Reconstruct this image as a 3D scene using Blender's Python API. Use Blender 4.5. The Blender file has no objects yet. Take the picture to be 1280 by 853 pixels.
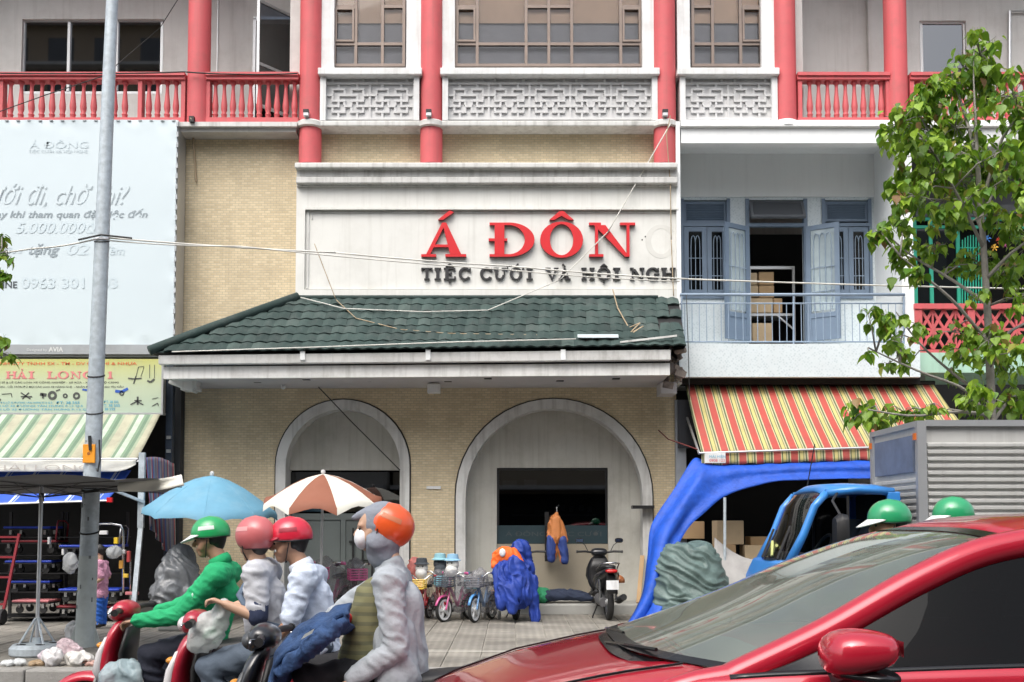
import bpy, bmesh, math, random
from math import sin, cos, pi, radians, tan, sqrt, atan2
from mathutils import Vector, Matrix, noise
random.seed(11)
sc = bpy.context.scene
COL = sc.collection

# ------------------------------------------------------------ camera
EYE, FPX, PITCH, HZ = 1.5, 1300.0, radians(3.0), 655.0
SHPX = HZ - 426.5 - FPX * tan(PITCH)
cam = bpy.data.cameras.new('camera')
cam_ob = bpy.data.objects.new('camera', cam)
COL.objects.link(cam_ob)
cam.sensor_width = 36.0
cam.lens = 36.0 * FPX / 1280.0
cam.shift_y = SHPX / 1280.0
cam.clip_start, cam.clip_end = 0.1, 500.0
cam_ob.location = (0, 0, EYE)
cam_ob.rotation_euler = (pi / 2 + PITCH, 0, 0)
sc.camera = cam_ob

# ------------------------------------------------------------ world, sun, exposure
W = bpy.data.worlds.new('World')
sc.world = W
W.use_nodes = True
SUN_EL, SUN_AZ = radians(54), radians(-25)      # azimuth measured from the -Y side (behind the camera) towards +X
nt = W.node_tree
sky = nt.nodes.new('ShaderNodeTexSky')
sky.sky_type = 'NISHITA'
sky.sun_disc = False
sky.sun_elevation = SUN_EL
sky.sun_rotation = pi - SUN_AZ
sky.air_density, sky.dust_density, sky.ozone_density = 1.0, 5.0, 1.0
hs = nt.nodes.new('ShaderNodeHueSaturation')
hs.inputs['Saturation'].default_value = 0.45
nt.links.new(sky.outputs[0], hs.inputs['Color'])
nt.links.new(hs.outputs[0], nt.nodes['Background'].inputs[0])
nt.nodes['Background'].inputs[1].default_value = 0.15
sun = bpy.data.lights.new('sun', 'SUN')
sun.energy, sun.angle, sun.color = 1.05, radians(60), (1.0, 0.97, 0.92)
sun_ob = bpy.data.objects.new('sun', sun)
COL.objects.link(sun_ob)
sd = Vector((sin(SUN_AZ) * cos(SUN_EL), -cos(SUN_AZ) * cos(SUN_EL), sin(SUN_EL)))
sun_ob.rotation_euler = sd.to_track_quat('Z', 'Y').to_euler()
sc.view_settings.view_transform = 'Standard'
sc.view_settings.look = 'None'
sc.view_settings.gamma = 1.0
sc.view_settings.exposure = 1.03
sc.cycles.max_bounces = 8
sc.cycles.transparent_max_bounces = 12

# ------------------------------------------------------------ measuring: a photo pixel on the plane y = Y
def P(px, py, Y):
    xc = (px - 640.0) / FPX
    yc = (426.5 - py + SHPX) / FPX
    t = Y / (cos(PITCH) - yc * sin(PITCH))
    return Vector((t * xc, Y, EYE + t * (sin(PITCH) + yc * cos(PITCH))))
def X(px, Y, py=300): return P(px, py, Y).x
def Z(py, Y): return P(640, py, Y).z

# ------------------------------------------------------------ mesh builder
def wm(o):
    m = Matrix.Identity(4)
    while o is not None:
        m = o.matrix_basis @ m
        o = o.parent
    return m
def tag(o, label=None, cat=None, group=None, kind=None):
    if label: o['label'] = label
    if cat: o['category'] = cat
    if group: o['group'] = group
    if kind: o['kind'] = kind
    return o
def thing(name, label, cat, loc=(0, 0, 0), rz=0, group=None):
    o = bpy.data.objects.new(name, None)
    COL.objects.link(o)
    o.location = loc
    o.rotation_euler = (0, 0, rz)
    o.empty_display_size = 0.2
    return tag(o, label, cat, group)

class MB:
    def __init__(s):
        s.v, s.f, s.mi, s.cur = [], [], [], 0
    def add(s, vs, fs):
        n = len(s.v)
        s.v += [tuple(v) for v in vs]
        s.f += [tuple(i + n for i in f) for f in fs]
        s.mi += [s.cur] * len(fs)
        return s
    def box(s, x0, y0, z0, x1, y1, z1):
        return s.add([(x0,y0,z0),(x1,y0,z0),(x1,y1,z0),(x0,y1,z0),(x0,y0,z1),(x1,y0,z1),(x1,y1,z1),(x0,y1,z1)],
                     [(0,3,2,1),(4,5,6,7),(0,1,5,4),(1,2,6,5),(2,3,7,6),(3,0,4,7)])
    def pbox(s, px0, py0, px1, py1, Y, d, ref=300):
        return s.box(X(px0, Y, ref), Y, Z(py1, Y), X(px1, Y, ref), Y + d, Z(py0, Y))
    def bar(s, p, q, w, h=None, up=(0, 0, 1)):
        p, q = Vector(p), Vector(q)
        h = w if h is None else h
        d = (q - p).normalized()
        u = Vector(up)
        if abs(d.dot(u)) > 0.98: u = Vector((0, 1, 0))
        a = d.cross(u).normalized() * (w / 2)
        b = a.cross(d).normalized() * (h / 2)
        vs = [c + i * a + j * b for c in (p, q) for i, j in ((-1,-1),(1,-1),(1,1),(-1,1))]
        return s.add(vs, [(0,1,2,3),(7,6,5,4),(0,4,5,1),(1,5,6,2),(2,6,7,3),(3,7,4,0)])
    def tube(s, pts, r, seg=8, cap=True, flat=1.0):
        pts = [Vector(p) for p in pts]
        rs = r if isinstance(r, (list, tuple)) else [r] * len(pts)
        vs, up = [], None
        for i, p in enumerate(pts):
            d = (pts[min(i + 1, len(pts) - 1)] - pts[max(i - 1, 0)])
            d = d.normalized() if d.length > 1e-9 else Vector((0, 0, 1))
            if up is None:
                up = Vector((0, 0, 1)) if abs(d.z) < 0.9 else Vector((1, 0, 0))
            a = d.cross(up)
            if a.length < 1e-6: a = d.cross(Vector((0, 1, 0)))
            a.normalize()
            b = a.cross(d).normalized()
            up = b
            for k in range(seg):
                t = 2 * pi * k / seg
                vs.append(p + a * cos(t) * rs[i] + b * sin(t) * rs[i] * flat)
        fs = []
        for i in range(len(pts) - 1):
            for k in range(seg):
                k2 = (k + 1) % seg
                fs.append((i*seg+k, i*seg+k2, (i+1)*seg+k2, (i+1)*seg+k))
        if cap:
            fs.append(tuple(range(seg))[::-1])
            fs.append(tuple((len(pts)-1)*seg + k for k in range(seg)))
        return s.add(vs, fs)
    def lathe(s, prof, c=(0, 0, 0), seg=16, axis='z', sx=1.0, cap=True):
        c = Vector(c)
        vs, fs = [], []
        for r, h in prof:
            for k in range(seg):
                t = 2 * pi * k / seg
                a, b = r * cos(t), r * sin(t) * sx
                vs.append(c + (Vector((a, b, h)) if axis == 'z' else Vector((a, h, b)) if axis == 'y' else Vector((h, a, b))))
        n = len(prof)
        for i in range(n - 1):
            for k in range(seg):
                k2 = (k + 1) % seg
                fs.append((i*seg+k, i*seg+k2, (i+1)*seg+k2, (i+1)*seg+k))
        if cap:
            if prof[0][0] > 1e-5: fs.append(tuple(range(seg))[::-1])
            if prof[-1][0] > 1e-5: fs.append(tuple((n-1)*seg + k for k in range(seg)))
        return s.add(vs, fs)
    def prism(s, poly, y0, y1):      # outline in x,z extruded along y
        n = len(poly)
        vs = [(x, y0, z) for x, z in poly] + [(x, y1, z) for x, z in poly]
        fs = [tuple(range(n)), tuple(range(2*n-1, n-1, -1))] + [(i, n+i, n+(i+1)%n, (i+1)%n) for i in range(n)]
        return s.add(vs, fs)
    def sheet(s, grid):
        nu = len(grid[0])
        vs = [p for row in grid for p in row]
        fs = [(i*nu+j, i*nu+j+1, (i+1)*nu+j+1, (i+1)*nu+j) for i in range(len(grid)-1) for j in range(nu-1)]
        return s.add(vs, fs)
    def ball(s, c, r, seg=14, rings=9, zmin=-1.0):
        r = (r, r, r) if not isinstance(r, (tuple, list)) else r
        prof = []
        for i in range(rings + 1):
            t = -pi/2 + pi * i / rings
            if sin(t) < zmin - 1e-6: continue
            prof.append((max(cos(t), 1e-6), sin(t)))
        n0 = len(s.v)
        s.lathe(prof, (0, 0, 0), seg)
        for i in range(n0, len(s.v)):
            v = s.v[i]
            s.v[i] = (c[0] + v[0]*r[0], c[1] + v[1]*r[1], c[2] + v[2]*r[2])
        return s
    def cap(s, p, q, r1, r2=None, seg=12, fl=1.0):     # tapered capsule
        p, q = Vector(p), Vector(q)
        r2 = r1 if r2 is None else r2
        d = q - p
        d = d.normalized() if d.length > 1e-6 else Vector((0, 0, 1))
        pts, rs = [], []
        for i in range(5):
            t = pi/2 * (1 - i/4)
            pts.append(p - d * r1 * sin(t)); rs.append(max(r1 * cos(t), 1e-4))
        for i in range(5):
            t = pi/2 * i/4
            pts.append(q + d * r2 * sin(t)); rs.append(max(r2 * cos(t), 1e-4))
        return s.tube(pts, rs, seg, True, fl)
    def loft(s, secs, seg=16, pw=2.6):     # closed superellipse sections (x, y, z, half width y, half height, tilt in the xz plane)
        vs, fs = [], []
        for x, y, z, hw, hh, tl in secs:
            for k in range(seg):
                t = 2*pi*k/seg
                a = abs(cos(t))**(2/pw) * (1 if cos(t) >= 0 else -1) * hw
                b = abs(sin(t))**(2/pw) * (1 if sin(t) >= 0 else -1) * hh
                vs.append((x - b*sin(tl), y + a, z + b*cos(tl)))
        n = len(secs)
        for i in range(n-1):
            for k in range(seg):
                k2 = (k+1) % seg
                fs.append((i*seg+k, i*seg+k2, (i+1)*seg+k2, (i+1)*seg+k))
        fs.append(tuple(range(seg))[::-1]); fs.append(tuple((n-1)*seg+k for k in range(seg)))
        return s.add(vs, fs)
    def xf(s, m, start=0):
        for i in range(start, len(s.v)): s.v[i] = tuple(m @ Vector(s.v[i]))
        return s
    def build(s, name, mats, parent=None, smooth=False, bevel=0, solid=0, sub=0, local=False, loc=None, recalc=True):
        inv = wm(parent).inverted() if parent is not None and not local else Matrix.Identity(4)
        vs = [inv @ Vector(v) for v in s.v]
        if loc is not None: vs = [v - Vector(loc) for v in vs]
        me = bpy.data.meshes.new(name)
        me.from_pydata(vs, [], s.f)
        mats = mats if isinstance(mats, (list, tuple)) else [mats]
        for m in mats: me.materials.append(m)
        if len(mats) > 1: me.polygons.foreach_set('material_index', s.mi)
        if recalc:
            bm = bmesh.new(); bm.from_mesh(me)
            bmesh.ops.recalc_face_normals(bm, faces=bm.faces)
            bm.to_mesh(me); bm.free()
        if smooth:
            me.polygons.foreach_set('use_smooth', [True] * len(me.polygons))
        o = bpy.data.objects.new(name, me)
        COL.objects.link(o)
        if loc is not None: o.location = loc
        if parent is not None: o.parent = parent
        if solid:
            md = o.modifiers.new('solid', 'SOLIDIFY'); md.thickness = solid; md.offset = 0
        if bevel:
            md = o.modifiers.new('bevel', 'BEVEL'); md.width = bevel; md.segments = 2; md.limit_method = 'ANGLE'; md.angle_limit = radians(40)
        if sub:
            md = o.modifiers.new('sub', 'SUBSURF'); md.levels = sub; md.render_levels = sub
        if smooth and (bevel or smooth == 'auto'):
            try: me.set_sharp_from_angle(angle=radians(42))
            except Exception: pass
        return o

CLOUD = bpy.data.textures.new('folds', 'CLOUDS'); CLOUD.noise_scale = 0.09
CLOUD2 = bpy.data.textures.new('broad folds', 'CLOUDS'); CLOUD2.noise_scale = 0.22
def organic(name, mb, mats, parent, voxel=0.01, smooth=4, fold=0.0, tex=None, keep=None):
    """Unite the closed shapes of mb into ONE continuous skin (voxel remesh, smoothed, folded)."""
    tmp = mb.build('tmp', mats, parent)
    md = tmp.modifiers.new('r', 'REMESH'); md.mode = 'VOXEL'; md.voxel_size = voxel
    if smooth:
        md = tmp.modifiers.new('s', 'SMOOTH'); md.factor = 0.5; md.iterations = smooth
    dg = bpy.context.evaluated_depsgraph_get()
    me = bpy.data.meshes.new_from_object(tmp.evaluated_get(dg))
    me.name = name
    if fold:                      # soft folds and a few sharper creases, pushed along the normals
        f1, f2 = (4.5, 4.5, 3.5), (tex or (6, 6, 13))
        nv = [v.normal.copy() for v in me.vertices]
        for v, q in zip(me.vertices, nv):
            c = v.co
            a = noise.noise(Vector((c.x*f1[0], c.y*f1[1], c.z*f1[2]+7)))
            w = noise.noise(Vector((c.x*3, c.y*3, c.z*3+3)))*.25
            b = 1-2.6*abs(noise.noise(Vector((c.x*f2[0]+w*4+c.z*3, c.y*f2[1]+w*4, c.z*f2[2]+w*6+c.x*4))))
            v.co = c + q*fold*(a*.30+b*.5)
    me.polygons.foreach_set('use_smooth', [True] * len(me.polygons))
    bpy.data.objects.remove(tmp)
    me.materials.clear()
    for m in (mats if isinstance(mats, (list, tuple)) else [mats]): me.materials.append(m)
    o = bpy.data.objects.new(name, me)
    COL.objects.link(o)
    if parent is not None: o.parent = parent
    return o

def dup(o, parent=None, loc=None, rot=None):
    c = o.copy(); COL.objects.link(c)
    if parent is not None: c.parent = parent
    if loc is not None: c.location = loc
    if rot is not None: c.rotation_euler = rot
    return c
def copy_tree(o, parent=None):
    c = dup(o, parent)
    for ch in list(o.children): copy_tree(ch, c)
    return c

# ------------------------------------------------------------ materials
def newmat(name):
    m = bpy.data.materials.new(name); m.use_nodes = True
    n = m.node_tree.nodes
    return m, n, m.node_tree.links, n['Principled BSDF']
def ND(n, t, **kw):
    x = n.new(t)
    for k, v in kw.items():
        if hasattr(x, k): setattr(x, k, v)
        else: x.inputs[k.replace('_', ' ')].default_value = v
    return x
def ramp(n, stops, interp='LINEAR'):
    r = n.new('ShaderNodeValToRGB'); r.color_ramp.interpolation = interp
    e = r.color_ramp.elements
    while len(e) < len(stops): e.new(0.5)
    for el, (p, c) in zip(e, stops):
        el.position = p; el.color = (*c, 1) if len(c) == 3 else c
    return r
def mixc(n, l, a, b, fac, mode='MIX'):
    x = n.new('ShaderNodeMix'); x.data_type = 'RGBA'; x.blend_type = mode
    for sock, v in ((x.inputs[6], a), (x.inputs[7], b), (x.inputs[0], fac)):
        if hasattr(v, 'node'): l.new(v, sock)
        elif isinstance(v, (int, float)): sock.default_value = v
        else: sock.default_value = (*v, 1)
    return x.outputs[2]
def finish(n, l, bs, colour, tc, var, vs, dirt, dcol, dscale, streak, bump, bs_scale, rough):
    if var:
        nz = ND(n, 'ShaderNodeTexNoise', Scale=vs, Detail=5.0, Roughness=0.6); l.new(tc, nz.inputs['Vector'])
        r = ramp(n, [(0.25, (1-var,)*3), (0.75, (1+var*0.6,)*3)]); l.new(nz.outputs[0], r.inputs[0])
        colour = mixc(n, l, colour, r.outputs[0], 1.0, 'MULTIPLY')
    if dirt:
        nz = ND(n, 'ShaderNodeTexNoise', Scale=dscale, Detail=8.0, Roughness=0.68); l.new(tc, nz.inputs['Vector'])
        r = ramp(n, [(0.48, (0,)*3), (0.75, (dirt,)*3)]); l.new(nz.outputs[0], r.inputs[0])
        colour = mixc(n, l, colour, dcol, r.outputs[0])
    if streak:
        mp = n.new('ShaderNodeMapping'); mp.inputs['Scale'].default_value = (7, 7, 0.35); l.new(tc, mp.inputs[0])
        nz = ND(n, 'ShaderNodeTexNoise', Scale=1.6, Detail=6.0, Roughness=0.6); l.new(mp.outputs[0], nz.inputs['Vector'])
        r = ramp(n, [(0.5, (0,)*3), (0.78, (streak,)*3)]); l.new(nz.outputs[0], r.inputs[0])
        colour = mixc(n, l, colour, dcol, r.outputs[0])
    if hasattr(colour, 'node'): l.new(colour, bs.inputs['Base Color'])
    else: bs.inputs['Base Color'].default_value = (*colour, 1)
    bs.inputs['Roughness'].default_value = rough
    if bump:
        nz = ND(n, 'ShaderNodeTexNoise', Scale=bs_scale, Detail=4.0); l.new(tc, nz.inputs['Vector'])
        b = ND(n, 'ShaderNodeBump', Strength=bump, Distance=0.02); l.new(nz.outputs[0], b.inputs['Height'])
        l.new(b.outputs[0], bs.inputs['Normal'])
def mat(name, col, rough=0.7, var=0.1, vs=2.0, bump=0.0, bscale=40, metal=0.0, dirt=0.0, dcol=(.06,.055,.05), dscale=1.5, streak=0.0, spec=None, coat=0.0):
    m, n, l, bs = newmat(name)
    tc = n.new('ShaderNodeTexCoord').outputs['Object']
    finish(n, l, bs, col, tc, var, vs, dirt, dcol, dscale, streak, bump, bscale, rough)
    bs.inputs['Metallic'].default_value = metal
    if spec is not None: bs.inputs['Specular IOR Level'].default_value = spec
    if coat:
        bs.inputs['Coat Weight'].default_value = coat; bs.inputs['Coat Roughness'].default_value = 0.05
    return m
def stripes(name, period, stops, axis=0, rough=0.75, slant=0.0, var=0.12, dirt=0.25, ox=0.0, streak=0.0, dcol=(.12,.11,.09)):
    m, n, l, bs = newmat(name)
    tc = n.new('ShaderNodeTexCoord').outputs['Object']
    sp = n.new('ShaderNodeSeparateXYZ'); l.new(tc, sp.inputs[0])
    a = ND(n, 'ShaderNodeMath', operation='MULTIPLY_ADD'); l.new(sp.outputs[(axis+2) % 3 if axis == 0 else 0], a.inputs[0]); a.inputs[1].default_value = slant
    l.new(sp.outputs[axis], a.inputs[2])
    o = ND(n, 'ShaderNodeMath', operation='ADD'); l.new(a.outputs[0], o.inputs[0]); o.inputs[1].default_value = ox + 50*period
    d = ND(n, 'ShaderNodeMath', operation='DIVIDE'); l.new(o.outputs[0], d.inputs[0]); d.inputs[1].default_value = period
    f = ND(n, 'ShaderNodeMath', operation='FRACT'); l.new(d.outputs[0], f.inputs[0])
    r = ramp(n, stops, 'CONSTANT'); l.new(f.outputs[0], r.inputs[0])
    finish(n, l, bs, r.outputs[0], tc, var, 3.0, dirt, dcol, 2.0, streak, 0.12, 14, rough)
    return m
def brickmat(name, c1, c2, mortar, bw, rh, ms, rough=0.75, dirt=0.2, streak=0.2, bump=0.5):
    m, n, l, bs = newmat(name)
    tc = n.new('ShaderNodeTexCoord').outputs['Object']
    sp = n.new('ShaderNodeSeparateXYZ'); l.new(tc, sp.inputs[0])
    ad = ND(n, 'ShaderNodeMath', operation='ADD'); l.new(sp.outputs[0], ad.inputs[0]); l.new(sp.outputs[1], ad.inputs[1])
    cb = n.new('ShaderNodeCombineXYZ'); l.new(ad.outputs[0], cb.inputs[0]); l.new(sp.outputs[2], cb.inputs[1])
    bt = ND(n, 'ShaderNodeTexBrick', Scale=1.0)
    l.new(cb.outputs[0], bt.inputs['Vector'])
    bt.inputs['Color1'].default_value = (*c1, 1); bt.inputs['Color2'].default_value = (*c2, 1); bt.inputs['Mortar'].default_value = (*mortar, 1)
    bt.inputs['Brick Width'].default_value = bw; bt.inputs['Row Height'].default_value = rh
    bt.inputs['Mortar Size'].default_value = ms; bt.inputs['Mortar Smooth'].default_value = 0.2; bt.inputs['Bias'].default_value = 0.0
    finish(n, l, bs, bt.outputs[0], tc, 0.16, 1.3, dirt, (.16,.12,.07), 1.1, streak, 0, 40, rough)
    b = ND(n, 'ShaderNodeBump', Strength=bump, Distance=0.01, invert=True); l.new(bt.outputs['Fac'], b.inputs['Height']); l.new(b.outputs[0], bs.inputs['Normal'])
    return m
def glass(name, tint=(.5,.55,.55), rough=0.02, refl=1.0, ior=1.5, haze=0.0, dcol=(.5,.56,.5)):
    m, n, l, bs = newmat(name)
    n.remove(bs)
    out = n['Material Output']
    tr = n.new('ShaderNodeBsdfTransparent'); tr.inputs[0].default_value = (*tint, 1)
    gl = n.new('ShaderNodeBsdfGlossy'); gl.inputs['Roughness'].default_value = rough; gl.inputs[0].default_value = (refl, refl, refl, 1)
    fr = ND(n, 'ShaderNodeFresnel', IOR=ior)
    mx = n.new('ShaderNodeMixShader')
    l.new(fr.outputs[0], mx.inputs[0]); l.new(tr.outputs[0], mx.inputs[1]); l.new(gl.outputs[0], mx.inputs[2]); l.new(mx.outputs[0], out.inputs[0])
    if haze:                     # pale diffuse haze mixed in, standing in for reflections on the glass
        df = n.new('ShaderNodeBsdfDiffuse'); df.inputs[0].default_value = (*dcol, 1)
        m2 = n.new('ShaderNodeMixShader'); nz = ND(n, 'ShaderNodeTexNoise', Scale=3.0, Detail=6.0)
        r = ramp(n, [(.3, (haze*.6,)*3), (.7, (haze,)*3)]); l.new(nz.outputs[0], r.inputs[0]); l.new(r.outputs[0], m2.inputs[0])
        l.new(mx.outputs[0], m2.inputs[1]); l.new(df.outputs[0], m2.inputs[2]); l.new(m2.outputs[0], out.inputs[0])
    return m
def sheer(name, col, alpha=0.5, rough=0.25, bump=0.0, bscale=12):
    m, n, l, bs = newmat(name)
    tc = n.new('ShaderNodeTexCoord').outputs['Object']
    finish(n, l, bs, col, tc, 0.15, 6, 0, col, 1, 0, bump, bscale, rough)
    bs.inputs['Alpha'].default_value = alpha
    return m
def leafmat(name, c1, c2):
    m, n, l, bs = newmat(name)
    oi = n.new('ShaderNodeObjectInfo')
    tc = n.new('ShaderNodeTexCoord').outputs['Object']
    geo = n.new('ShaderNodeNewGeometry')
    ad = ND(n, 'ShaderNodeMath', operation='ADD'); l.new(oi.outputs['Random'], ad.inputs[0]); l.new(geo.outputs['Random Per Island'], ad.inputs[1])
    fr = ND(n, 'ShaderNodeMath', operation='FRACT'); l.new(ad.outputs[0], fr.inputs[0])
    r = ramp(n, [(0.0, c1), (0.55, tuple((a+b)/2 for a, b in zip(c1, c2))), (0.93, c2), (1.0, (.30,.16,.07))]); l.new(fr.outputs[0], r.inputs[0])
    finish(n, l, bs, r.outputs[0], tc, 0.2, 20, 0, c1, 1, 0, 0.15, 30, 0.42)
    out = n['Material Output']
    tl = n.new('ShaderNodeBsdfTranslucent'); l.new(r.outputs[0], tl.inputs[0])
    mx = n.new('ShaderNodeMixShader'); mx.inputs[0].default_value = 0.35
    l.new(bs.outputs[0], mx.inputs[1]); l.new(tl.outputs[0], mx.inputs[2]); l.new(mx.outputs[0], out.inputs[0])
    return m
# ------------------------------------------------------------ material palette
M = {}
M['brick'] = brickmat('cream brick', (.58,.475,.305), (.70,.59,.39), (.48,.42,.31), .102, .042, .005)
M['pink'] = mat('pink paint', (.56,.095,.105), .6, .12, 1.5, .06, 30, dirt=.5, dcol=(.30,.10,.09), dscale=2.5, streak=.55)
M['white'] = mat('white paint', (.69,.70,.70), .6, .10, 1.5, .05, 25, dirt=.45, dcol=(.36,.35,.32), dscale=1.8, streak=.55)
M['brightwhite'] = mat('fresh white paint', (.78,.80,.80), .6, .05, 1.5, .04, 25, dirt=.15, dcol=(.5,.52,.52), streak=.2)
M['offwhite'] = mat('aged white paint', (.60,.60,.58), .65, .08, 1.2, .08, 20, dirt=.5, dcol=(.20,.19,.17), dscale=1.9, streak=.65)
M['stucco'] = mat('grey stucco', (.56,.55,.53), .8, .1, 1.0, .15, 50, dirt=.35, dcol=(.30,.28,.26), streak=.35)
M['archgrey'] = mat('grey plaster', (.53,.52,.47), .8, .12, 1.0, .1, 30, dirt=.45, dcol=(.27,.25,.20), streak=.45)
M['relief'] = mat('lattice cement', (.60,.60,.60), .75, .1, 3, .1, 60, dirt=.4, dcol=(.26,.26,.25), dscale=3, streak=.3)
M['signpanel'] = mat('sign panel paint', (.68,.68,.645), .5, .07, .8, .02, 15, dirt=.35, dcol=(.42,.41,.37), dscale=1.2, streak=.4)
M['tile'] = None
M['soffit'] = mat('soffit board', (.55,.54,.55), .7, .06, 1.0, dirt=.25, dcol=(.35,.33,.32))
M['gutter'] = mat('white gutter', (.72,.72,.70), .5, .06, 1.2, dirt=.5, dcol=(.3,.29,.26), dscale=2.5, streak=.5)
M['bronze'] = mat('bronze window frame', (.20,.155,.13), .4, .2, 4, metal=.3)
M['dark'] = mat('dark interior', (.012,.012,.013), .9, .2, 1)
M['black'] = mat('black plastic', (.015,.015,.016), .45, .15, 6)
M['rubber'] = mat('rubber', (.02,.02,.02), .8, .2, 12)
M['blinds'] = mat('tan blind', (.84,.62,.46), .8, .1, 2)
M['greyblind'] = mat('grey curtain', (.40,.42,.47), .8, .15, 2)
M['glass'] = glass('window glass', (.97,.96,.95), .02, .6, 1.45)
M['darkglass'] = glass('dark glass', (.22,.24,.28), .02, .9, 1.9)
M['mirrorglass'] = glass('reflecting navy glass', (.10,.13,.18), .02, .9, 2.6)
M['alu'] = mat('aluminium', (.55,.56,.57), .4, .08, 4, metal=.7)
M['bluepaint'] = mat('blue grey paint', (.145,.20,.275), .5, .12, 3, .04, 30, dirt=.3, dcol=(.10,.13,.17), dscale=4)
M['blueiron'] = mat('blue grey iron', (.24,.31,.40), .5, .12, 6)
M['teal'] = mat('teal paint', (.03,.42,.28), .5, .1, 3)
M['palegreen'] = mat('pale green paint', (.36,.56,.45), .6, .08, 2, dirt=.3, dcol=(.2,.3,.24), streak=.4)
M['galv'] = mat('galvanised steel', (.47,.53,.57), .5, .25, 14, .1, 60, metal=.2, dirt=.4, dcol=(.20,.22,.24), dscale=5)
M['concretebase'] = mat('painted pole base', (.50,.55,.54), .75, .15, 5, .1, 40, dirt=.4, dcol=(.25,.27,.26), dscale=4)
M['steel'] = mat('chrome steel', (.65,.66,.67), .18, .05, 8, metal=1.0)
M['wire'] = mat('white cable', (.62,.61,.56), .6, .1, 3)
M['wiretan'] = mat('tan cable', (.36,.28,.18), .7, .2, 3)
M['wiredark'] = mat('black cable', (.02,.02,.02), .6)
M['red'] = mat('red letter paint', (.58,.010,.016), .4, .05, 5)
M['redside'] = mat('dull red rim', (.30,.07,.075), .5, .1, 5)
M['blackletter'] = mat('black letter paint', (.018,.018,.02), .5)
M['banner'] = mat('white banner vinyl', (.56,.64,.675), .45, .03, .7, .06, 3, dirt=.12, dcol=(.55,.62,.65), dscale=.8, streak=.12)
M['orangebox'] = mat('orange label', (.85,.33,.02), .5, .05, 6)
M['bluetarp'] = mat('blue tarpaulin', (.006,.075,.48), .62, .3, 5, .8, 11)
M['cardboard'] = mat('cardboard', (.42,.28,.15), .85, .12, 4, .05, 60)
M['carton2'] = mat('pale cardboard', (.50,.38,.24), .85, .12, 4)
M['sack'] = mat('grey green sack', (.10,.15,.14), .5, .35, 5, .8, 12)
M['greysheet'] = mat('grey sheet', (.34,.33,.32), .75, .2, 4, .4, 12)
M['asphalt'] = mat('asphalt', (.05,.05,.052), .85, .25, 1.2, .5, 90, dirt=.3, dcol=(.03,.03,.03))
M['kerb'] = mat('kerb concrete', (.30,.29,.27), .85, .15, 3, .3, 40, dirt=.5, dcol=(.08,.075,.07), dscale=3)
M['paver'] = None
M['ledge'] = mat('step terrazzo', (.34,.34,.32), .6, .15, 3, .1, 60, dirt=.4, dcol=(.12,.11,.10))
M['dado'] = mat('tan dado', (.34,.30,.23), .65, .1, 1.5, .05, 30, dirt=.3, dcol=(.18,.15,.11))
M['tealstrip'] = mat('dark teal strip', (.035,.06,.07), .3, .1, 2)
M['greydoor'] = mat('grey green door', (.13,.15,.145), .5, .12, 2, dirt=.3, dcol=(.06,.065,.06))
M['terrazzo'] = None

def paver_mat():
    m, n, l, bs = newmat('sidewalk paver')
    tc = n.new('ShaderNodeTexCoord').outputs['Object']
    oi = n.new('ShaderNodeObjectInfo')
    r = ramp(n, [(0, (.27,.25,.215)), (.6, (.33,.31,.27)), (1, (.375,.35,.30))]); l.new(oi.outputs['Random'], r.inputs[0])
    geo = n.new('ShaderNodeNewGeometry')
    # embossed small studs of the tile
    mp = n.new('ShaderNodeMapping'); mp.inputs['Scale'].default_value = (10, 10, 10); l.new(tc, mp.inputs[0])
    vo = ND(n, 'ShaderNodeTexVoronoi', Scale=1.0, Randomness=0.0); l.new(mp.outputs[0], vo.inputs['Vector'])
    rr = ramp(n, [(.18, (1,)*3), (.42, (.72,)*3)]); l.new(vo.outputs['Distance'], rr.inputs[0])
    c = mixc(n, l, r.outputs[0], rr.outputs[0], 1.0, 'MULTIPLY')
    finish(n, l, bs, c, geo.outputs['Position'], .3, 1.1, .8, (.085,.08,.07), .8, 0, 0, 40, .8)
    b = ND(n, 'ShaderNodeBump', Strength=.6, Distance=.006); l.new(rr.outputs[0], b.inputs['Height']); l.new(b.outputs[0], bs.inputs['Normal'])
    return m
M['paver'] = paver_mat()
def tile_mat():
    m, n, l, bs = newmat('dark green roof tile')
    tc = n.new('ShaderNodeTexCoord').outputs['Object']
    oi = n.new('ShaderNodeObjectInfo')
    r = ramp(n, [(0, (.013,.032,.029)), (.8, (.034,.062,.056)), (1, (.055,.082,.074))]); l.new(oi.outputs['Random'], r.inputs[0])
    geo = n.new('ShaderNodeNewGeometry')
    finish(n, l, bs, r.outputs[0], geo.outputs['Position'], .3, 3.0, .45, (.085,.095,.09), 3.5, 0, .2, 80, .8)
    return m
M['tile'] = tile_mat()
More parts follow.
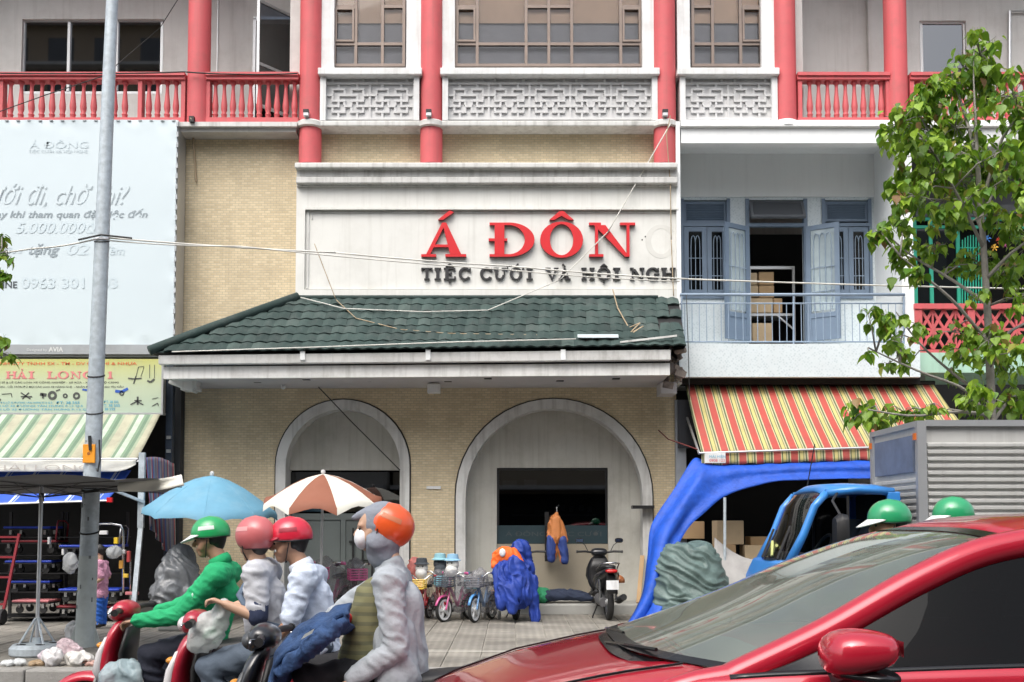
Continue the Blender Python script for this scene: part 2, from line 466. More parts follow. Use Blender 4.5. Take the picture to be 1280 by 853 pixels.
def terrazzo_mat():
    m, n, l, bs = newmat('white mosaic tile')
    tc = n.new('ShaderNodeTexCoord').outputs['Object']
    sp = n.new('ShaderNodeSeparateXYZ'); l.new(tc, sp.inputs[0])
    ad = ND(n, 'ShaderNodeMath', operation='ADD'); l.new(sp.outputs[0], ad.inputs[0]); l.new(sp.outputs[1], ad.inputs[1])
    cb = n.new('ShaderNodeCombineXYZ'); l.new(ad.outputs[0], cb.inputs[0]); l.new(sp.outputs[2], cb.inputs[1])
    ck = n.new('ShaderNodeMapping'); ck.inputs['Rotation'].default_value = (0, 0, radians(45)); ck.inputs['Scale'].default_value = (24, 24, 24); l.new(cb.outputs[0], ck.inputs[0])
    nz = ND(n, 'ShaderNodeTexVoronoi', Scale=1.0, Randomness=.55); l.new(ck.outputs[0], nz.inputs['Vector'])
    r = ramp(n, [(.10, (.46,.54,.57)), (.50, (.61,.675,.70))]); l.new(nz.outputs['Distance'], r.inputs[0])
    finish(n, l, bs, r.outputs[0], tc, .08, 2, .2, (.5,.52,.52), 1.2, .2, 0, 40, .4)
    return m
M['terrazzo'] = terrazzo_mat()

# ------------------------------------------------------------ ground: road, kerb, sidewalk
ROAD = -0.13
F = 17.8
KY = 10.75
tag(MB().box(-60, -60, ROAD-.3, 60, KY, ROAD).build('road', M['asphalt']), kind='structure')
kb = MB()
for i in range(-16, 16):
    kb.box(i*1.0+.006, KY+.003, ROAD-.2, i*1.0+.994, KY+.24, .004)
tag(kb.build('kerb', M['kerb'], bevel=.02), kind='structure')
M['sidewalk'] = mat('sidewalk cement', (.30,.285,.25), .85, .2, 2, .3, 60, dirt=.5, dcol=(.12,.11,.10))
walk = tag(MB().box(-60, KY+.24, -.4, 60, 24, -.014).build('sidewalk', M['sidewalk']), kind='structure')
T = .40
pm = MB()
e = .006
pm.add([(e,e,0),(T-e,e,0),(T-e,T-e,0),(e,T-e,0),(e+.006,e+.006,.016),(T-e-.006,e+.006,.016),(T-e-.006,T-e-.006,.016),(e+.006,T-e-.006,.016)],
       [(4,5,6,7),(0,1,5,4),(1,2,6,5),(2,3,7,6),(3,0,4,7)])
first = None
count = 0
rest = MB()
rows = int((17.25 - KY - .24) / T) + 1
spots = []
for j in range(rows):
    y = KY + .245 + j*T
    for i in range(-26, 26):
        x = i*T + .05
        pxm = 640 + (x+.2)*FPX/(y+.2); pym = 655 + 1.5*FPX/(y+.2)
        vis = 0 <= pxm < 860 and (pxm > 505 or pxm < 135 or (pxm < 250 and j > 9))
        spots.append((not vis, j, abs(pxm-650), x, y))
spots.sort(key=lambda s: (s[0], s[1], s[2]))
rp = MB()
for k, (nv, j, q, x, y) in enumerate(spots):
    dz = random.uniform(-.0015, .0015)
    if k < 290 and not nv:
        if first is None:
            first = pm.build('paver', M['paver'], walk, local=True); o = first
        else: o = dup(first, walk)
        o.location = (x, y, -.014+dz); o.rotation_euler = (random.uniform(-.004,.004), random.uniform(-.004,.004), random.uniform(-.004,.004))
    else:
        rp.add([(a+x, b+y, c-.014+dz) for a, b, c in pm.v], pm.f)
tag(rp.build('paver_field', M['paver'], walk), kind='stuff')

# ------------------------------------------------------------ lettering
def ringp(mb, cx, cz, ro, ri, y0, y1, a0=0, a1=2*pi, n=28):
    full = abs(a1-a0-2*pi) < 1e-4
    vs, fs = [], []
    k = n if full else n+1
    for i in range(k):
        a = a0+(a1-a0)*i/n
        for rx, rz in (ro, ri):
            for y in (y0, y1): vs.append((cx+rx*cos(a), y, cz+rz*sin(a)))
    for i in range(n):
        b, c = 4*i, 4*((i+1) % k)
        fs += [(b, c, c+2, b+2), (b+1, b+3, c+3, c+1), (b, b+1, c+1, c), (b+2, c+2, c+3, b+3)]
    if not full: fs += [(0, 2, 3, 1), (4*n, 4*n+1, 4*n+3, 4*n+2)]
    mb.add(vs, fs)
def serif(ch, st=.2, th=.07, sf=.07, y0=0.0, y1=1.0):
    """One serif capital (height 1) as overlapping prisms, each a hair in front of the last; returns (MB, width)."""
    mb = MB(); q = [0]
    def pr(poly):
        q[0] += 1; mb.prism(poly, y0-.012*q[0], y1)
    def rc(xa, za, xb, zb): pr([(xa,za),(xb,za),(xb,zb),(xa,zb)])
    def rg(*a, **k):
        q[0] += 1; ringp(mb, *a, y0-.012*q[0], y1, **k)
    acc = ''
    for base, a in (('Á','A´'),('À','A`'),('Ả','A?'),('Ô','O^'),('Ộ','O^.'),('Ệ','E^.'),('Ớ','O´h'),('Ư','Uh'),('Đ','D-')):
        if ch == base: ch, acc = a[0], a[1:]
    w = .9
    if ch == 'A':
        w = 1.08
        rc(0,0,.36,sf); rc(.58,0,w,sf)
        pr([(.12,sf),(.12+th*1.3,sf),(.56,.92),(.50,1.0)]); pr([(.50,1.0),(.60,1.0),(.96,sf),(.96-st*1.15,sf)])
        rc(.26,.28,.72,.28+th)
    elif ch == 'D':
        w = 1.06
        rc(0,0,.5,sf); rc(0,1-sf,.5,1); rc(.12,sf,.12+st,1-sf)
        rg(.46,.5,(.60,.5),(.60-st,.5-th), a0=-pi/2, a1=pi/2)
        if acc: rc(-.02,.46,.42,.46+sf)
    elif ch == 'O':
        w = 1.06; rg(.53,.5,(.53,.53),(.53-st*1.05,.53-th))
    elif ch == 'N':
        w = 1.16
        rc(0,0,.36,sf); rc(0,1-sf,.3,1); rc(.78,1-sf,w,1)
        rc(.15,sf,.15+th,1-sf); rc(.94,.0,.94+th,1-sf); pr([(.12,1-sf),(.18+st,1-sf),(1.0,0),(.90,0)])
    elif ch == 'T':
        w = .92; rc(.46-st/2,0,.46+st/2,1-sf); rc(.24,0,.68,sf); rc(0,1-sf,w,1); rc(0,.74,sf*.9,1-sf); rc(w-sf*.9,.74,w,1-sf)
    elif ch == 'I':
        w = .48; rc(.24-st/2,sf,.24+st/2,1-sf); rc(0,0,w,sf); rc(0,1-sf,w,1)
    elif ch == 'E':
        w = .84; rc(.10,sf,.10+st,1-sf); rc(0,0,w,sf); rc(0,1-sf,w-.04,1); rc(.1+st,.47,.56,.47+sf); rc(w-sf,sf,w,.28); rc(w-.04-sf,.74,w-.04,1-sf); rc(.56-sf,.37,.56,.63)
    elif ch in 'CG':
        w = .98; rg(.52,.5,(.52,.53),(.52-st,.53-th*1.2), a0=.62, a1=2*pi-.62)
        rc(.88,.66,.88+sf,.98)
        if ch == 'G': rc(.80-st*.3,.05,.80+st*.6,.42); rc(.62,.40,1.02,.40+sf)
    elif ch == 'U':
        w = 1.04; rc(0,1-sf,.42,1); rc(.66,1-sf,w,1); rc(.12,.40,.12+st,1-sf); rc(.82,.40,.82+th,1-sf)
        rg(.505,.40,(.385,.42),(.385-st*.75,.42-th*1.2), a0=pi, a1=2*pi)
    elif ch == 'V':
        w = 1.04; rc(0,1-sf,.42,1); rc(.68,1-sf,w,1); pr([(.08,1-sf),(.08+st*1.1,1-sf),(.58,0),(.48,0)]); pr([(.86-th,1-sf),(.92,1-sf),(.58,0),(.50,0)])
    elif ch == 'H':
        w = 1.08
        for a in (0,.66): rc(a,0,a+.42,sf); rc(a,1-sf,a+.42,1); rc(a+.21-st/2,sf,a+.21+st/2,1-sf)
        rc(.21,.46,.87,.46+sf)
    elif ch == 'L':
        w = .84; rc(.10,sf,.10+st,1-sf); rc(0,0,w,sf); rc(0,1-sf,.42,1); rc(w-sf,sf,w,.32)
    elif ch == '1':
        w = .5; rc(.25-st/2,sf,.25+st/2,1); rc(.02,0,.48,sf); pr([(.04,.78),(.04,.86),(.25,1.0),(.25,.90)])
    c = w/2
    if '´' in acc: pr([(c-.14,1.08),(c-.02,1.08),(c+.24,1.30),(c+.14,1.36)])
    if '`' in acc: pr([(c+.12,1.08),(c+.02,1.08),(c-.22,1.30),(c-.12,1.36)])
    if '^' in acc: pr([(c-.30,1.08),(c-.18,1.08),(c,1.20),(c+.18,1.08),(c+.30,1.08),(c+.05,1.34),(c-.05,1.34)])
    if '?' in acc: rg(c,1.28,(.11,.12),(.05,.06), a0=-pi/2, a1=pi, n=12); rc(c-.03,1.06,c+.03,1.17)
    if '.' in acc: rg(c,-.18,(.09,.09),(.002,.002), n=12)
    if 'h' in acc:
        rg(w-.05,1.02,(.20,.20),(.10,.10), a0=-pi/2, a1=.35, n=8)
    return mb, w
def put_letter(ch, px0, px1, pyt, pyb, Y, parent, mats, depth, st=.2, th=.07, sf=.07, name='letter'):
    mb, w = serif(ch, st, th, sf)
    x0, x1, z0, z1 = X(px0, Y), X(px1, Y), Z(pyb, Y), Z(pyt, Y)
    sx, sz = (x1-x0)/w, (z1-z0)
    out = MB()
    out.v = [(x0+x*sx, Y + (y-1)*depth, z0+z*sz) for x, y, z in mb.v]
    out.f = mb.f
    if len(mats) > 1:      # fronts in the first material, rims in the second
        out.mi = []
        for f in mb.f:
            ys = [mb.v[i][1] for i in f]
            out.mi.append(0 if max(ys) < .5 else 1)
    else: out.mi = [0]*len(mb.f)
    return out.build(name, list(mats), parent)
def text(name, body, px0, px1, pyt, pyb, Y, m, parent, shear=0.0, bold=0.0, ext=.002, lower=False):
    """Flat print: sans lettering fitted to a rectangle on a panel whose face is just behind plane Y."""
    cu = bpy.data.curves.new(name, 'FONT'); cu.body = body; cu.shear = shear; cu.offset = bold; cu.extrude = 0
    cu.resolution_u = 3
    t = bpy.data.objects.new('tmp', cu); COL.objects.link(t)
    dg = bpy.context.evaluated_depsgraph_get()
    me = bpy.data.meshes.new_from_object(t.evaluated_get(dg))
    bpy.data.objects.remove(t)
    xs = [v.co.x for v in me.vertices]; ys = [v.co.y for v in me.vertices]
    a, b, c, d = min(xs), max(xs), min(ys), max(ys)
    x0, x1, z0, z1 = X(px0, Y), X(px1, Y), Z(pyb, Y), Z(pyt, Y)
    inv = wm(parent).inverted()
    # strokes of one letter that cross (the bar of Đ) are set a hair apart
    root = list(range(len(me.vertices)))
    def find(i):
        while root[i] != i: root[i] = root[root[i]]; i = root[i]
        return i
    for ed in me.edges: root[find(ed.vertices[0])] = find(ed.vertices[1])
    order = {}
    for v in me.vertices:
        k_ = order.setdefault(find(v.index), len(order)) % 4
        v.co = inv @ Vector((x0+(v.co.x-a)/(b-a)*(x1-x0), Y-.0007*k_, z0+(v.co.y-c)/(d-c)*(z1-z0)))
    me.materials.clear(); me.materials.append(m); me.name = name
    o = bpy.data.objects.new(name, me); COL.objects.link(o); o.parent = parent
    return o

def holes(mb, x0, z0, x1, z1, y0, y1, hs):
    xs = sorted({x0, x1, *[h[0] for h in hs], *[h[2] for h in hs]}); zs = sorted({z0, z1, *[h[1] for h in hs], *[h[3] for h in hs]})
    xs = [x for x in xs if x0 <= x <= x1]; zs = [z for z in zs if z0 <= z <= z1]
    for a, b in zip(xs, xs[1:]):
        run = None
        for c, d in zip(zs, zs[1:]):
            mx, mz = (a+b)/2, (c+d)/2
            inside = any(h[0] < mx < h[2] and h[1] < mz < h[3] for h in hs)
            if not inside:
                run = (run[0], d) if run else (c, d)
            if inside and run:
                mb.box(a, y0, run[0], b, y1, run[1]); run = None
        if run: mb.box(a, y0, run[0], b, y1, run[1])
    return mb
# ------------------------------------------------------------ the restaurant building
TOPZ = Z(-170, 17.6)
B = thing('restaurant_building', 'cream brick building with pink round columns, green tiled canopy and two white arches', 'building', (X(540, F), F, 0))
zs_soff = Z(486, F)
# ground floor brick wall with two arched openings down to the floor
FL = .17                                     # floor level inside the arches
def arch_outline(pxl, pxr, pyt, n=18, grow=0.0):
    x0, x1 = X(pxl, F, 600)-grow, X(pxr, F, 600)+grow
    r = (x1-x0)/2; cz = Z(pyt, F)+grow-r
    return [(x0, FL-.02)] + [(x0+r-r*cos(pi*i/n), cz+r*sin(pi*i/n)) for i in range(n+1)] + [(x1, FL-.02)], x0, x1, cz, r
a1, a1x0, a1x1, a1c, a1r = arch_outline(345, 512, 500)
a2, a2x0, a2x1, a2c, a2r = arch_outline(570, 815, 499)
xl, xr = X(229, F, 600), X(846, F, 600)
poly = [(xl, FL-.02)] + a1 + a2 + [(xr, FL-.02), (xr, zs_soff+.25), (xl, zs_soff+.25)]
MB().prism(poly, F, F+.3).build('ground_wall', M['brick'], B)
for ol, x0, x1, cz, r in ((a1, a1x0, a1x1, a1c, a1r), (a2, a2x0, a2x1, a2c, a2r)):
    # white arch band, proud of the brick, with a thin dark outer line
    w = .165
    inner = [(x0+w, FL-.02)] + [(x0+r-(r-w)*cos(pi*i/24), cz+(r-w)*sin(pi*i/24)) for i in range(25)] + [(x1-w, FL-.02)]
    outer = [(x0, FL-.02)] + [(x0+r-r*cos(pi*i/24), cz+r*sin(pi*i/24)) for i in range(25)] + [(x1, FL-.02)]
    mb = MB(); vs, fs = [], []
    for (ax, az), (bx, bz) in zip(outer, inner): vs += [(ax, F-.04, az), (bx, F-.03, bz), (bx, F+.36, bz), (ax, F+.36, az)]
    for i in range(len(outer)-1):
        b = 4*i
        fs += [(b, b+4, b+5, b+1), (b+1, b+5, b+6, b+2), (b, b+3, b+7, b+4)]
    mb.add(vs, fs).build('arch_band', M['offwhite'], B)
    g = MB(); g.tube([(a+(0.012 if a < x0+r else -.012)*-1, F-.012, b+.006) for a, b in outer], .014, 5); g.build('arch_edge', M['black'], B)
# plinth step the arches stand on
MB().box(xl-.05, F-.5, -.01, xr+.02, F+1.1, FL).build('plinth_step', M['ledge'], B, bevel=.02)
# back walls of the arches with the dark glazed openings
RY = F+.36
def arch_back(x0, x1, cz, r, hx0, hz0, hx1, hz1):
    pl = [(x0+.02, hz0)] + [(x0+r-(r-.02)*cos(pi*i/18), cz+(r-.02)*sin(pi*i/18)) for i in range(19)] + [(x1-.02, hz0), (hx1, hz0), (hx1, hz1), (hx0, hz1), (hx0, hz0)]
    return MB().prism(pl, RY, RY+.12)
hx0, hx1, hz1 = X(362, RY, 650), X(502, RY, 650), Z(588, RY)
arch_back(a1x0, a1x1, a1c, a1r, hx0, FL-.02, hx1, hz1).build('arch_infill', M['archgrey'], B)
d1 = MB(); d1.box(hx0, RY+.06, Z(640, RY), hx1, RY+.07, hz1-.03)
tr = d1.build('transom_glass', M['darkglass'], B)
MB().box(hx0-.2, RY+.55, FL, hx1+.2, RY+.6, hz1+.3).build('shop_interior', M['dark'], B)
dr = MB(); holes(dr, hx0+.02, FL, hx1-.02, Z(642, RY), RY+.05, RY+.10, [(X(366, RY, 700)+.0, FL+.1, X(425, RY, 700), Z(650, RY)), (X(431, RY, 700), FL+.1, X(496, RY, 700), Z(650, RY))])
door = dr.build('shutter_door', M['greydoor'], B)
for pa, pb in ((366, 425), (431, 496)):
    MB().pbox(pa, 650, pb, 742, RY+.075, .012, 700).build('door_panel', M['greydoor'], door)
db = MB()
for q in (440, 452, 464, 476, 488): db.pbox(q, 660, q+2.2, 742, RY+.03, .02, 700)
db.pbox(436, 676, 494, 679, RY+.025, .02, 700); db.pbox(436, 700, 494, 702, RY+.025, .02, 700)
db.build('door_grille', M['black'], door)
hx0, hx1, hz0, hz1 = X(621, RY, 650), X(760, RY, 650), Z(680, RY), Z(585, RY)
arch_back(a2x0, a2x1, a2c, a2r, hx0, hz0, hx1, hz1).build('arch_infill', M['archgrey'], B)
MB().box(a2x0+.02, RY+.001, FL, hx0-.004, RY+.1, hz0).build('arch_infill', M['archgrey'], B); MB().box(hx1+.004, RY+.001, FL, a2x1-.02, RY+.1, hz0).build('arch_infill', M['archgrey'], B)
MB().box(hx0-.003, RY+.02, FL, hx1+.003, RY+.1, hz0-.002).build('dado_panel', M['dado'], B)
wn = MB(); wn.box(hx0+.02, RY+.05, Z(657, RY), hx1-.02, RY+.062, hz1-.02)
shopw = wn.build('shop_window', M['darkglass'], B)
MB().box(hx0+.004, RY+.035, hz0+.004, hx1-.004, RY+.075, Z(657, RY)).build('window_strip', M['tealstrip'], shopw)
fm = MB()
fm.box(hx0+.003, RY+.03, Z(657, RY), hx0+.04, RY+.08, hz1-.003).box(hx1-.04, RY+.03, Z(657, RY), hx1-.003, RY+.08, hz1-.003).box(hx0+.04, RY+.03, hz1-.04, hx1-.04, RY+.08, hz1-.003)
fm.build('window_frame', M['black'], shopw)
fadelet = mat('faded lettering', (.075,.09,.095), .5)
text('window_lettering', 'Á ĐÔNG  TIỆC CƯỚI', 632, 750, 663, 672, RY+.032, fadelet, shopw)
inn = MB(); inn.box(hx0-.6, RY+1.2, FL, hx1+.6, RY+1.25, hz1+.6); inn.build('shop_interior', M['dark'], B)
# things seen dimly through the glass
sh = MB()
M['dimlight'] = mat('dim shelf ware', (.5,.52,.55), .6)
for q, w_, c in ((628, 18, 601), (655, 16, 600), (668, 30, 638), (700, 6, 632), (712, 5, 633), (724, 6, 632), (735, 5, 633)):
    sh.pbox(q, c, q+w_, c+7, RY+.5, .1, 620)
sh.pbox(640, 643, 745, 645.5, RY+.4, .3, 620)
tag(sh.build('shelf_ware', M['dimlight'], B), kind='stuff')

# upper brick wall
MB().box(X(205, F), F+.003, zs_soff+.25, X(850, F), F+.3, Z(152, F)).build('upper_wall', M['brick'], B)
# canopy: fascia, soffit, gutter, brackets
CY = 16.3
cxl, cxr = X(203, CY, 450), X(838, CY, 450)
def tiltz(x): return (x-cxl)/(cxr-cxl)*.10
cz0, cz1 = Z(473, CY), Z(447, CY)
mb = MB()
mb.add([(cxl, CY+.06, cz0), (cxr, CY+.06, cz0+.06), (cxr, CY+.06, Z(458, CY)+.06), (cxl, CY+.06, Z(458, CY)),
        (cxl, CY+.16, cz0), (cxr, CY+.16, cz0+.06), (cxr, CY+.16, Z(458, CY)+.06), (cxl, CY+.16, Z(458, CY))],
       [(0,1,2,3),(4,7,6,5),(0,4,5,1),(3,2,6,7),(0,3,7,4),(1,5,6,2)])
mb.build('fascia', M['gutter'], B)
mb = MB()
za, zb = Z(457, CY), Z(445, CY)
mb.add([(cxl-.05, CY-.04, za+.01), (cxr, CY-.04, za+.08), (cxr, CY-.06, zb+.09), (cxl-.05, CY-.06, zb),
        (cxl-.05, CY+.10, za+.01), (cxr, CY+.10, za+.08), (cxr, CY+.10, zb+.09), (cxl-.05, CY+.10, zb)],
       [(0,1,2,3),(4,7,6,5),(0,4,5,1),(3,2,6,7),(0,3,7,4),(1,5,6,2)])
mb.build('gutter', M['gutter'], B, bevel=.012)
for q in (378, 535, 704):
    MB().pbox(q-3, 437, q+3, 450, CY-.085, .05, 440).build('gutter_bracket', M['brightwhite'], B)
mb = MB()
mb.add([(cxl, CY+.16, cz0+.02), (cxr, CY+.16, cz0+.08), (cxr, F+.02, zs_soff+.02), (cxl, F+.02, zs_soff+.0),
        (cxl, CY+.16, cz0+.10), (cxr, CY+.16, cz0+.16), (cxr, F+.02, zs_soff+.12), (cxl, F+.02, zs_soff+.10)],
       [(0,1,2,3),(4,7,6,5),(0,4,5,1),(3,2,6,7),(0,3,7,4),(1,5,6,2)])
soff = mb.build('soffit', M['soffit'], B)
for q, yy in ((322, 17.0), (383, 16.7), (394, 17.4), (460, 17.0), (560, 17.0), (610, 16.7), (700, 17.0), (770, 16.8)):
    x = X(q, yy, 478); z = cz0 + .02 + (yy-CY-.16)/(F-CY-.16)*(zs_soff-cz0) + tiltz(x)*.6*(1-(yy-CY)/1.5)
    MB().box(x-.06, yy-.05, z-.012, x+.06, yy+.05, z-.002+.008).build('soffit_vent', M['black'], soff)
MB().pbox(534, 480, 550, 491, 17.0, .16, 480).build('downlight', M['white'], B, bevel=.01)
ml = MB(); ml.ball(P(354, 484, 17.2), .04); ml.build('dome_light', M['white'], B, smooth=True)
# roof tiles
ex0, ex1 = X(190, CY, 440), X(856, CY, 440)
RY0, RY1 = CY-.1, 17.42
ez, tz = Z(441, RY0), Z(374, RY1)
tx0, tx1 = X(373, RY1, 375), X(848, RY1, 375)
NR = 7
def slope(t, x): return Vector((x, RY0+(RY1-RY0)*t, ez+(tz-ez)*t + tiltz(x)*(1-t)))
dirv = Vector((0, RY1-RY0, tz-ez)).normalized(); nrm = Vector((0, -dirv.z, dirv.y))
slen = Vector((0, RY1-RY0, tz-ez)).length
PW, PL = .195, slen/NR
deck = MB(); deck.add([slope(0, ex0), slope(0, ex1), slope(1, tx1), slope(1, tx0), (ex0, F-.003, ez), (ex0, F-.003, ez-.05), (ex1, F-.003, ez)],
                      [(0,1,2,3), (0,3,4), (1,6,2), (3,2,6,4)])
deck.build('roof_deck', M['black'], B)
troof = MB()
troof.tube([slope(0, ex0)+nrm*.04, slope(.35, ex0+(tx0-ex0)*.35)+nrm*.05, slope(1, tx0)+nrm*.05], .075, 8)
troof.tube([slope(1, tx0)+nrm*.03, slope(1, tx1-.35)+nrm*.03], .04, 8)
roof = troof.build('hip_ridge', M['tile'], B, smooth=True)
tm = MB()
n = 6; vs = []
for v_, lift in ((-.03, .028), (1.08, .006)):
    for i in range(n+1):
        u = i/n
        h = lift + .022*(0.5-0.5*cos(2*pi*u))
        vs.append(Vector(((u-.5)*PW*1.0, v_*PL, h)))
vs += [Vector((v.x, v.y+.002, v.z-.026)) for v in vs[:n+1]]
fs = [(i, i+1, n+2+i, n+1+i) for i in range(n)] + [(2*n+2+i, 2*n+3+i, i+1, i) for i in range(n)]
tm.add(vs, fs)
rotm = Matrix((Vector((1,0,0)), dirv, nrm)).transposed()
proto = None; ntile = 0
pt = B.matrix_basis.inverted()
roofpart = MB().add([slope(0, ex0)+nrm*.004, slope(0, ex1)+nrm*.004, slope(.02, ex1)+nrm*.004, slope(.02, ex0)+nrm*.004], [(0,1,2,3)]).build('tiled_roof', M['tile'], B)
for r_ in range(NR):
    t = r_/NR
    xa = ex0+(tx0-ex0)*(t+.03); xb = ex1+(tx1-ex1)*t
    k0 = int(math.floor((xb-xa)/PW))
    for k in range(k0):
        x = xb-(k+.5)*PW
        p = slope(t, x)
        if k == 0 and r_ in (3, 5): continue
        if k == 1 and r_ == 3: continue
        if proto is None:
            proto = tm.build('roof_tile', M['tile'], roofpart, local=True, smooth='auto'); o = proto
        else: o = dup(proto, roofpart)
        q = Matrix.Rotation(random.uniform(-.02, .02) + (random.uniform(-.25, .25) if k < 2 and r_ in (2, 4, 6) else 0), 3, nrm) @ rotm
        o.matrix_basis = pt @ (Matrix.Translation(p + nrm*random.uniform(0, .009)) @ q.to_4x4())
        ntile += 1
# broken right end of the eave
br = MB()
for i in range(26):
    c = P(random.uniform(833, 852), random.uniform(438, 482), random.uniform(16.45, 17.2))
    s_ = random.uniform(.03, .09)
    m0 = len(br.v)
    br.box(-s_, -s_*.6, -s_*.4, s_, s_*.6, s_*.4)
    br.xf(Matrix.Translation(c) @ Matrix.Rotation(random.uniform(0, 3), 4, 'Y') @ Matrix.Rotation(random.uniform(0, 3), 4, 'X'), m0)
tag(br.build('broken_masonry', mat('broken brickwork', (.20,.17,.15), .9, .6, 9, .5, 30), B), kind='stuff')
MB().pbox(826, 478, 846, 492, 17.0, .5, 480).build('beam_stub', M['soffit'], B)

# sign surround on the upper storey: cornice, frieze, frame
SY = 17.40
def pb(name, m, *a, parent=None, bevel=0): return MB().pbox(*a).build(name, m, parent or B, bevel=bevel)
pb('cornice', M['offwhite'], 367, 203, 848, 210, SY-.22, F-SY+.22, bevel=.02)
pb('cornice', M['offwhite'], 370, 210, 848, 221, SY-.10, F-SY+.10)
pb('cornice', M['offwhite'], 369, 221, 848, 229, SY-.14, F-SY+.14, bevel=.015)
pb('cornice', M['offwhite'], 370, 229, 848, 233, SY-.05, F-SY+.05)
pb('frieze', M['signpanel'], 370, 233, 848, 259, SY, F-SY)
pb('sign_frame', M['signpanel'], 370, 259, 381, 376, SY, F-SY)
pb('sign_frame', M['signpanel'], 381, 259, 848, 262, SY-.03, F-SY+.03)
pb('sign_frame', M['signpanel'], 381, 362, 848, 377, SY-.005, F-SY+.005)
pb('side_strip', M['brightwhite'], 846, 152, 851, 480, SY-.015, F-SY+.3)
S = thing('restaurant_sign', 'pale sign board with big red letters Á ĐÔN above black letters, over the green canopy', 'sign', (X(610, SY), SY+.06, Z(362, SY)))
MB().pbox(381.5, 262.5, 845.5, 361.5, SY+.05, .06).build('sign_board', M['signpanel'], S)
mb = MB()
mb.pbox(389, 264.5, 845, 266.5, SY+.035, .014).pbox(389, 266.5, 390.5, 274, SY+.035, .014).pbox(384, 264, 386, 361, SY+.03, .02)
mb.build('sign_trim', M['offwhite'], S)
for ch, a, b in (('Á', 527, 583), ('Đ', 612, 668), ('Ô', 675, 728.5), ('N', 736, 793.5)):
    put_letter(ch, a, b, 280, 322.5, SY+.046, S, (M['red'], M['redside']), .075, .23, .075, .075)
for ch, a, b in (('T',527,541),('I',543.5,551.5),('Ệ',555,570),('C',573.5,588.5),('C',600,615.5),('Ư',617,633),('Ớ',637,653),('I',658,666),
                 ('V',681.5,698),('À',698,713),('H',726.5,743),('Ộ',746,763),('I',766,775),('N',787,805),('G',807,823),('H',826,844)):
    put_letter(ch, a, b, 335.5, 350.5, SY+.046, S, (M['blackletter'],), .04, .24, .12, .11)
ghost = mat('ghost mark of a lost letter', (.615,.612,.575), .6)
mb = MB(); ringp(mb, X(827, SY), Z(301, SY), (.27,.29), (.17,.22), SY+.047, SY+.049, .6, 5.7); mb.build('letter_ghost', ghost, S)
mb = MB()
for a, b in ((802, 299), (806, 295)): mb.pbox(a, b, a+1.4, b+1.8, SY+.045, .01)
mb.build('anchor_hole', M['black'], S)

# second floor
UY = 17.40                                   # face of sills and ledges
def col(pxc, pyb, halo=False):
    x = X(pxc, UY, 120); c = (x, UY+.17, 0)
    z0 = Z(pyb, UY)
    mb = MB(); mb.lathe([(.192, z0), (.192, TOPZ)], c, 28)
    return mb.build('column', M['pink'], B, smooth='auto')
for pxc, pyb in ((244.5, 153), (386, 203), (538.5, 203), (832.5, 203), (984.5, 150), (1125, 150)): col(pxc, pyb)
# ledge with round collars
lg = MB(); lg.box(X(371, UY), UY+.02, Z(157, UY), X(846, UY), F+.1, Z(150, UY))
lg.build('ledge', M['offwhite'], B, bevel=.02)
for pxc in (386, 538.5, 832.5):
    MB().lathe([(.20, Z(158, UY)), (.245, Z(157, UY)), (.245, Z(151.5, UY)), (.20, Z(149, UY))], (X(pxc, UY, 150), UY+.17, 0), 28).build('column_collar', M['offwhite'], B, smooth='auto')
    x = X(pxc-2, UY, 145); z = Z(144, UY)
    lp = MB(); lp.box(x-.045, UY-.12, z-.06, x+.045, UY-.03, z+.05).bar((x, UY-.05, z-.04), (x, UY+.05, z-.09), .03)
    fx = lp.build('spotlight', M['alu'], B, bevel=.01)
    MB().box(x-.047, UY-.125, z+.0, x+.047, UY-.06, z+.055).build('lamp_hood', M['black'], fx)
def fret(w, h, y0, d):                       # one tile of the key-pattern lattice
    mb = MB(); t = .038; q = [0]
    def hb(v, *spans):
        for u0, u1 in spans: q[0] += 1; mb.box(u0*w, y0+.0002*q[0], v*h, u1*w, y0+d, v*h+t)
    def vb(v0, v1, *us):
        for u in us: q[0] += 1; mb.box(u*w-t/2, y0+.0002*q[0], v0*h+t, u*w+t/2, y0+d, v1*h)
    hb(.80, (0, 1)); hb(.67, (.13, .44), (.56, .87)); hb(.534, (0, .17), (.265, .735), (.83, 1)); hb(.405, (.13, .45), (.55, .87))
    hb(.283, (0, .31), (.41, .59), (.69, 1)); hb(.155, (.13, .45), (.55, .87)); hb(.0, (0, 1)); hb(.955, (0, 1))
    vb(.80, .955, .15, .85); vb(.67, .80, .287, .713); vb(.534, .67, .15, .85, .42, .58); vb(.405, .534, .15, .287, .713, .85)
    vb(.283, .405, .287, .42, .58, .713); vb(.155, .283, .15, .42, .58, .85); vb(.0, .155, .287, .713); vb(.0, .80, .999)
    return mb
def tile_panel(pxl, pxr, pyt, pyb, cnt, Y):
    x0, x1, z0, z1 = X(pxl, Y, 120), X(pxr, Y, 120), Z(pyb, Y), Z(pyt, Y)
    p = MB().box(x0, Y+.06, z0, x1, Y+.14, z1).build('lattice_panel', M['relief'], B)
    w = (x1-x0)/cnt
    pr0 = None
    for i in range(cnt):
        loc = Vector((x0+i*w, Y, z0)) - B.location
        if pr0 is None:
            pr0 = fret(w, z1-z0, .02, .045).build('fret_tile', M['relief'], p, local=True); o = pr0
        else: o = dup(pr0, p)
        o.location = loc
        if i % 2 and False: o.scale.x = -1
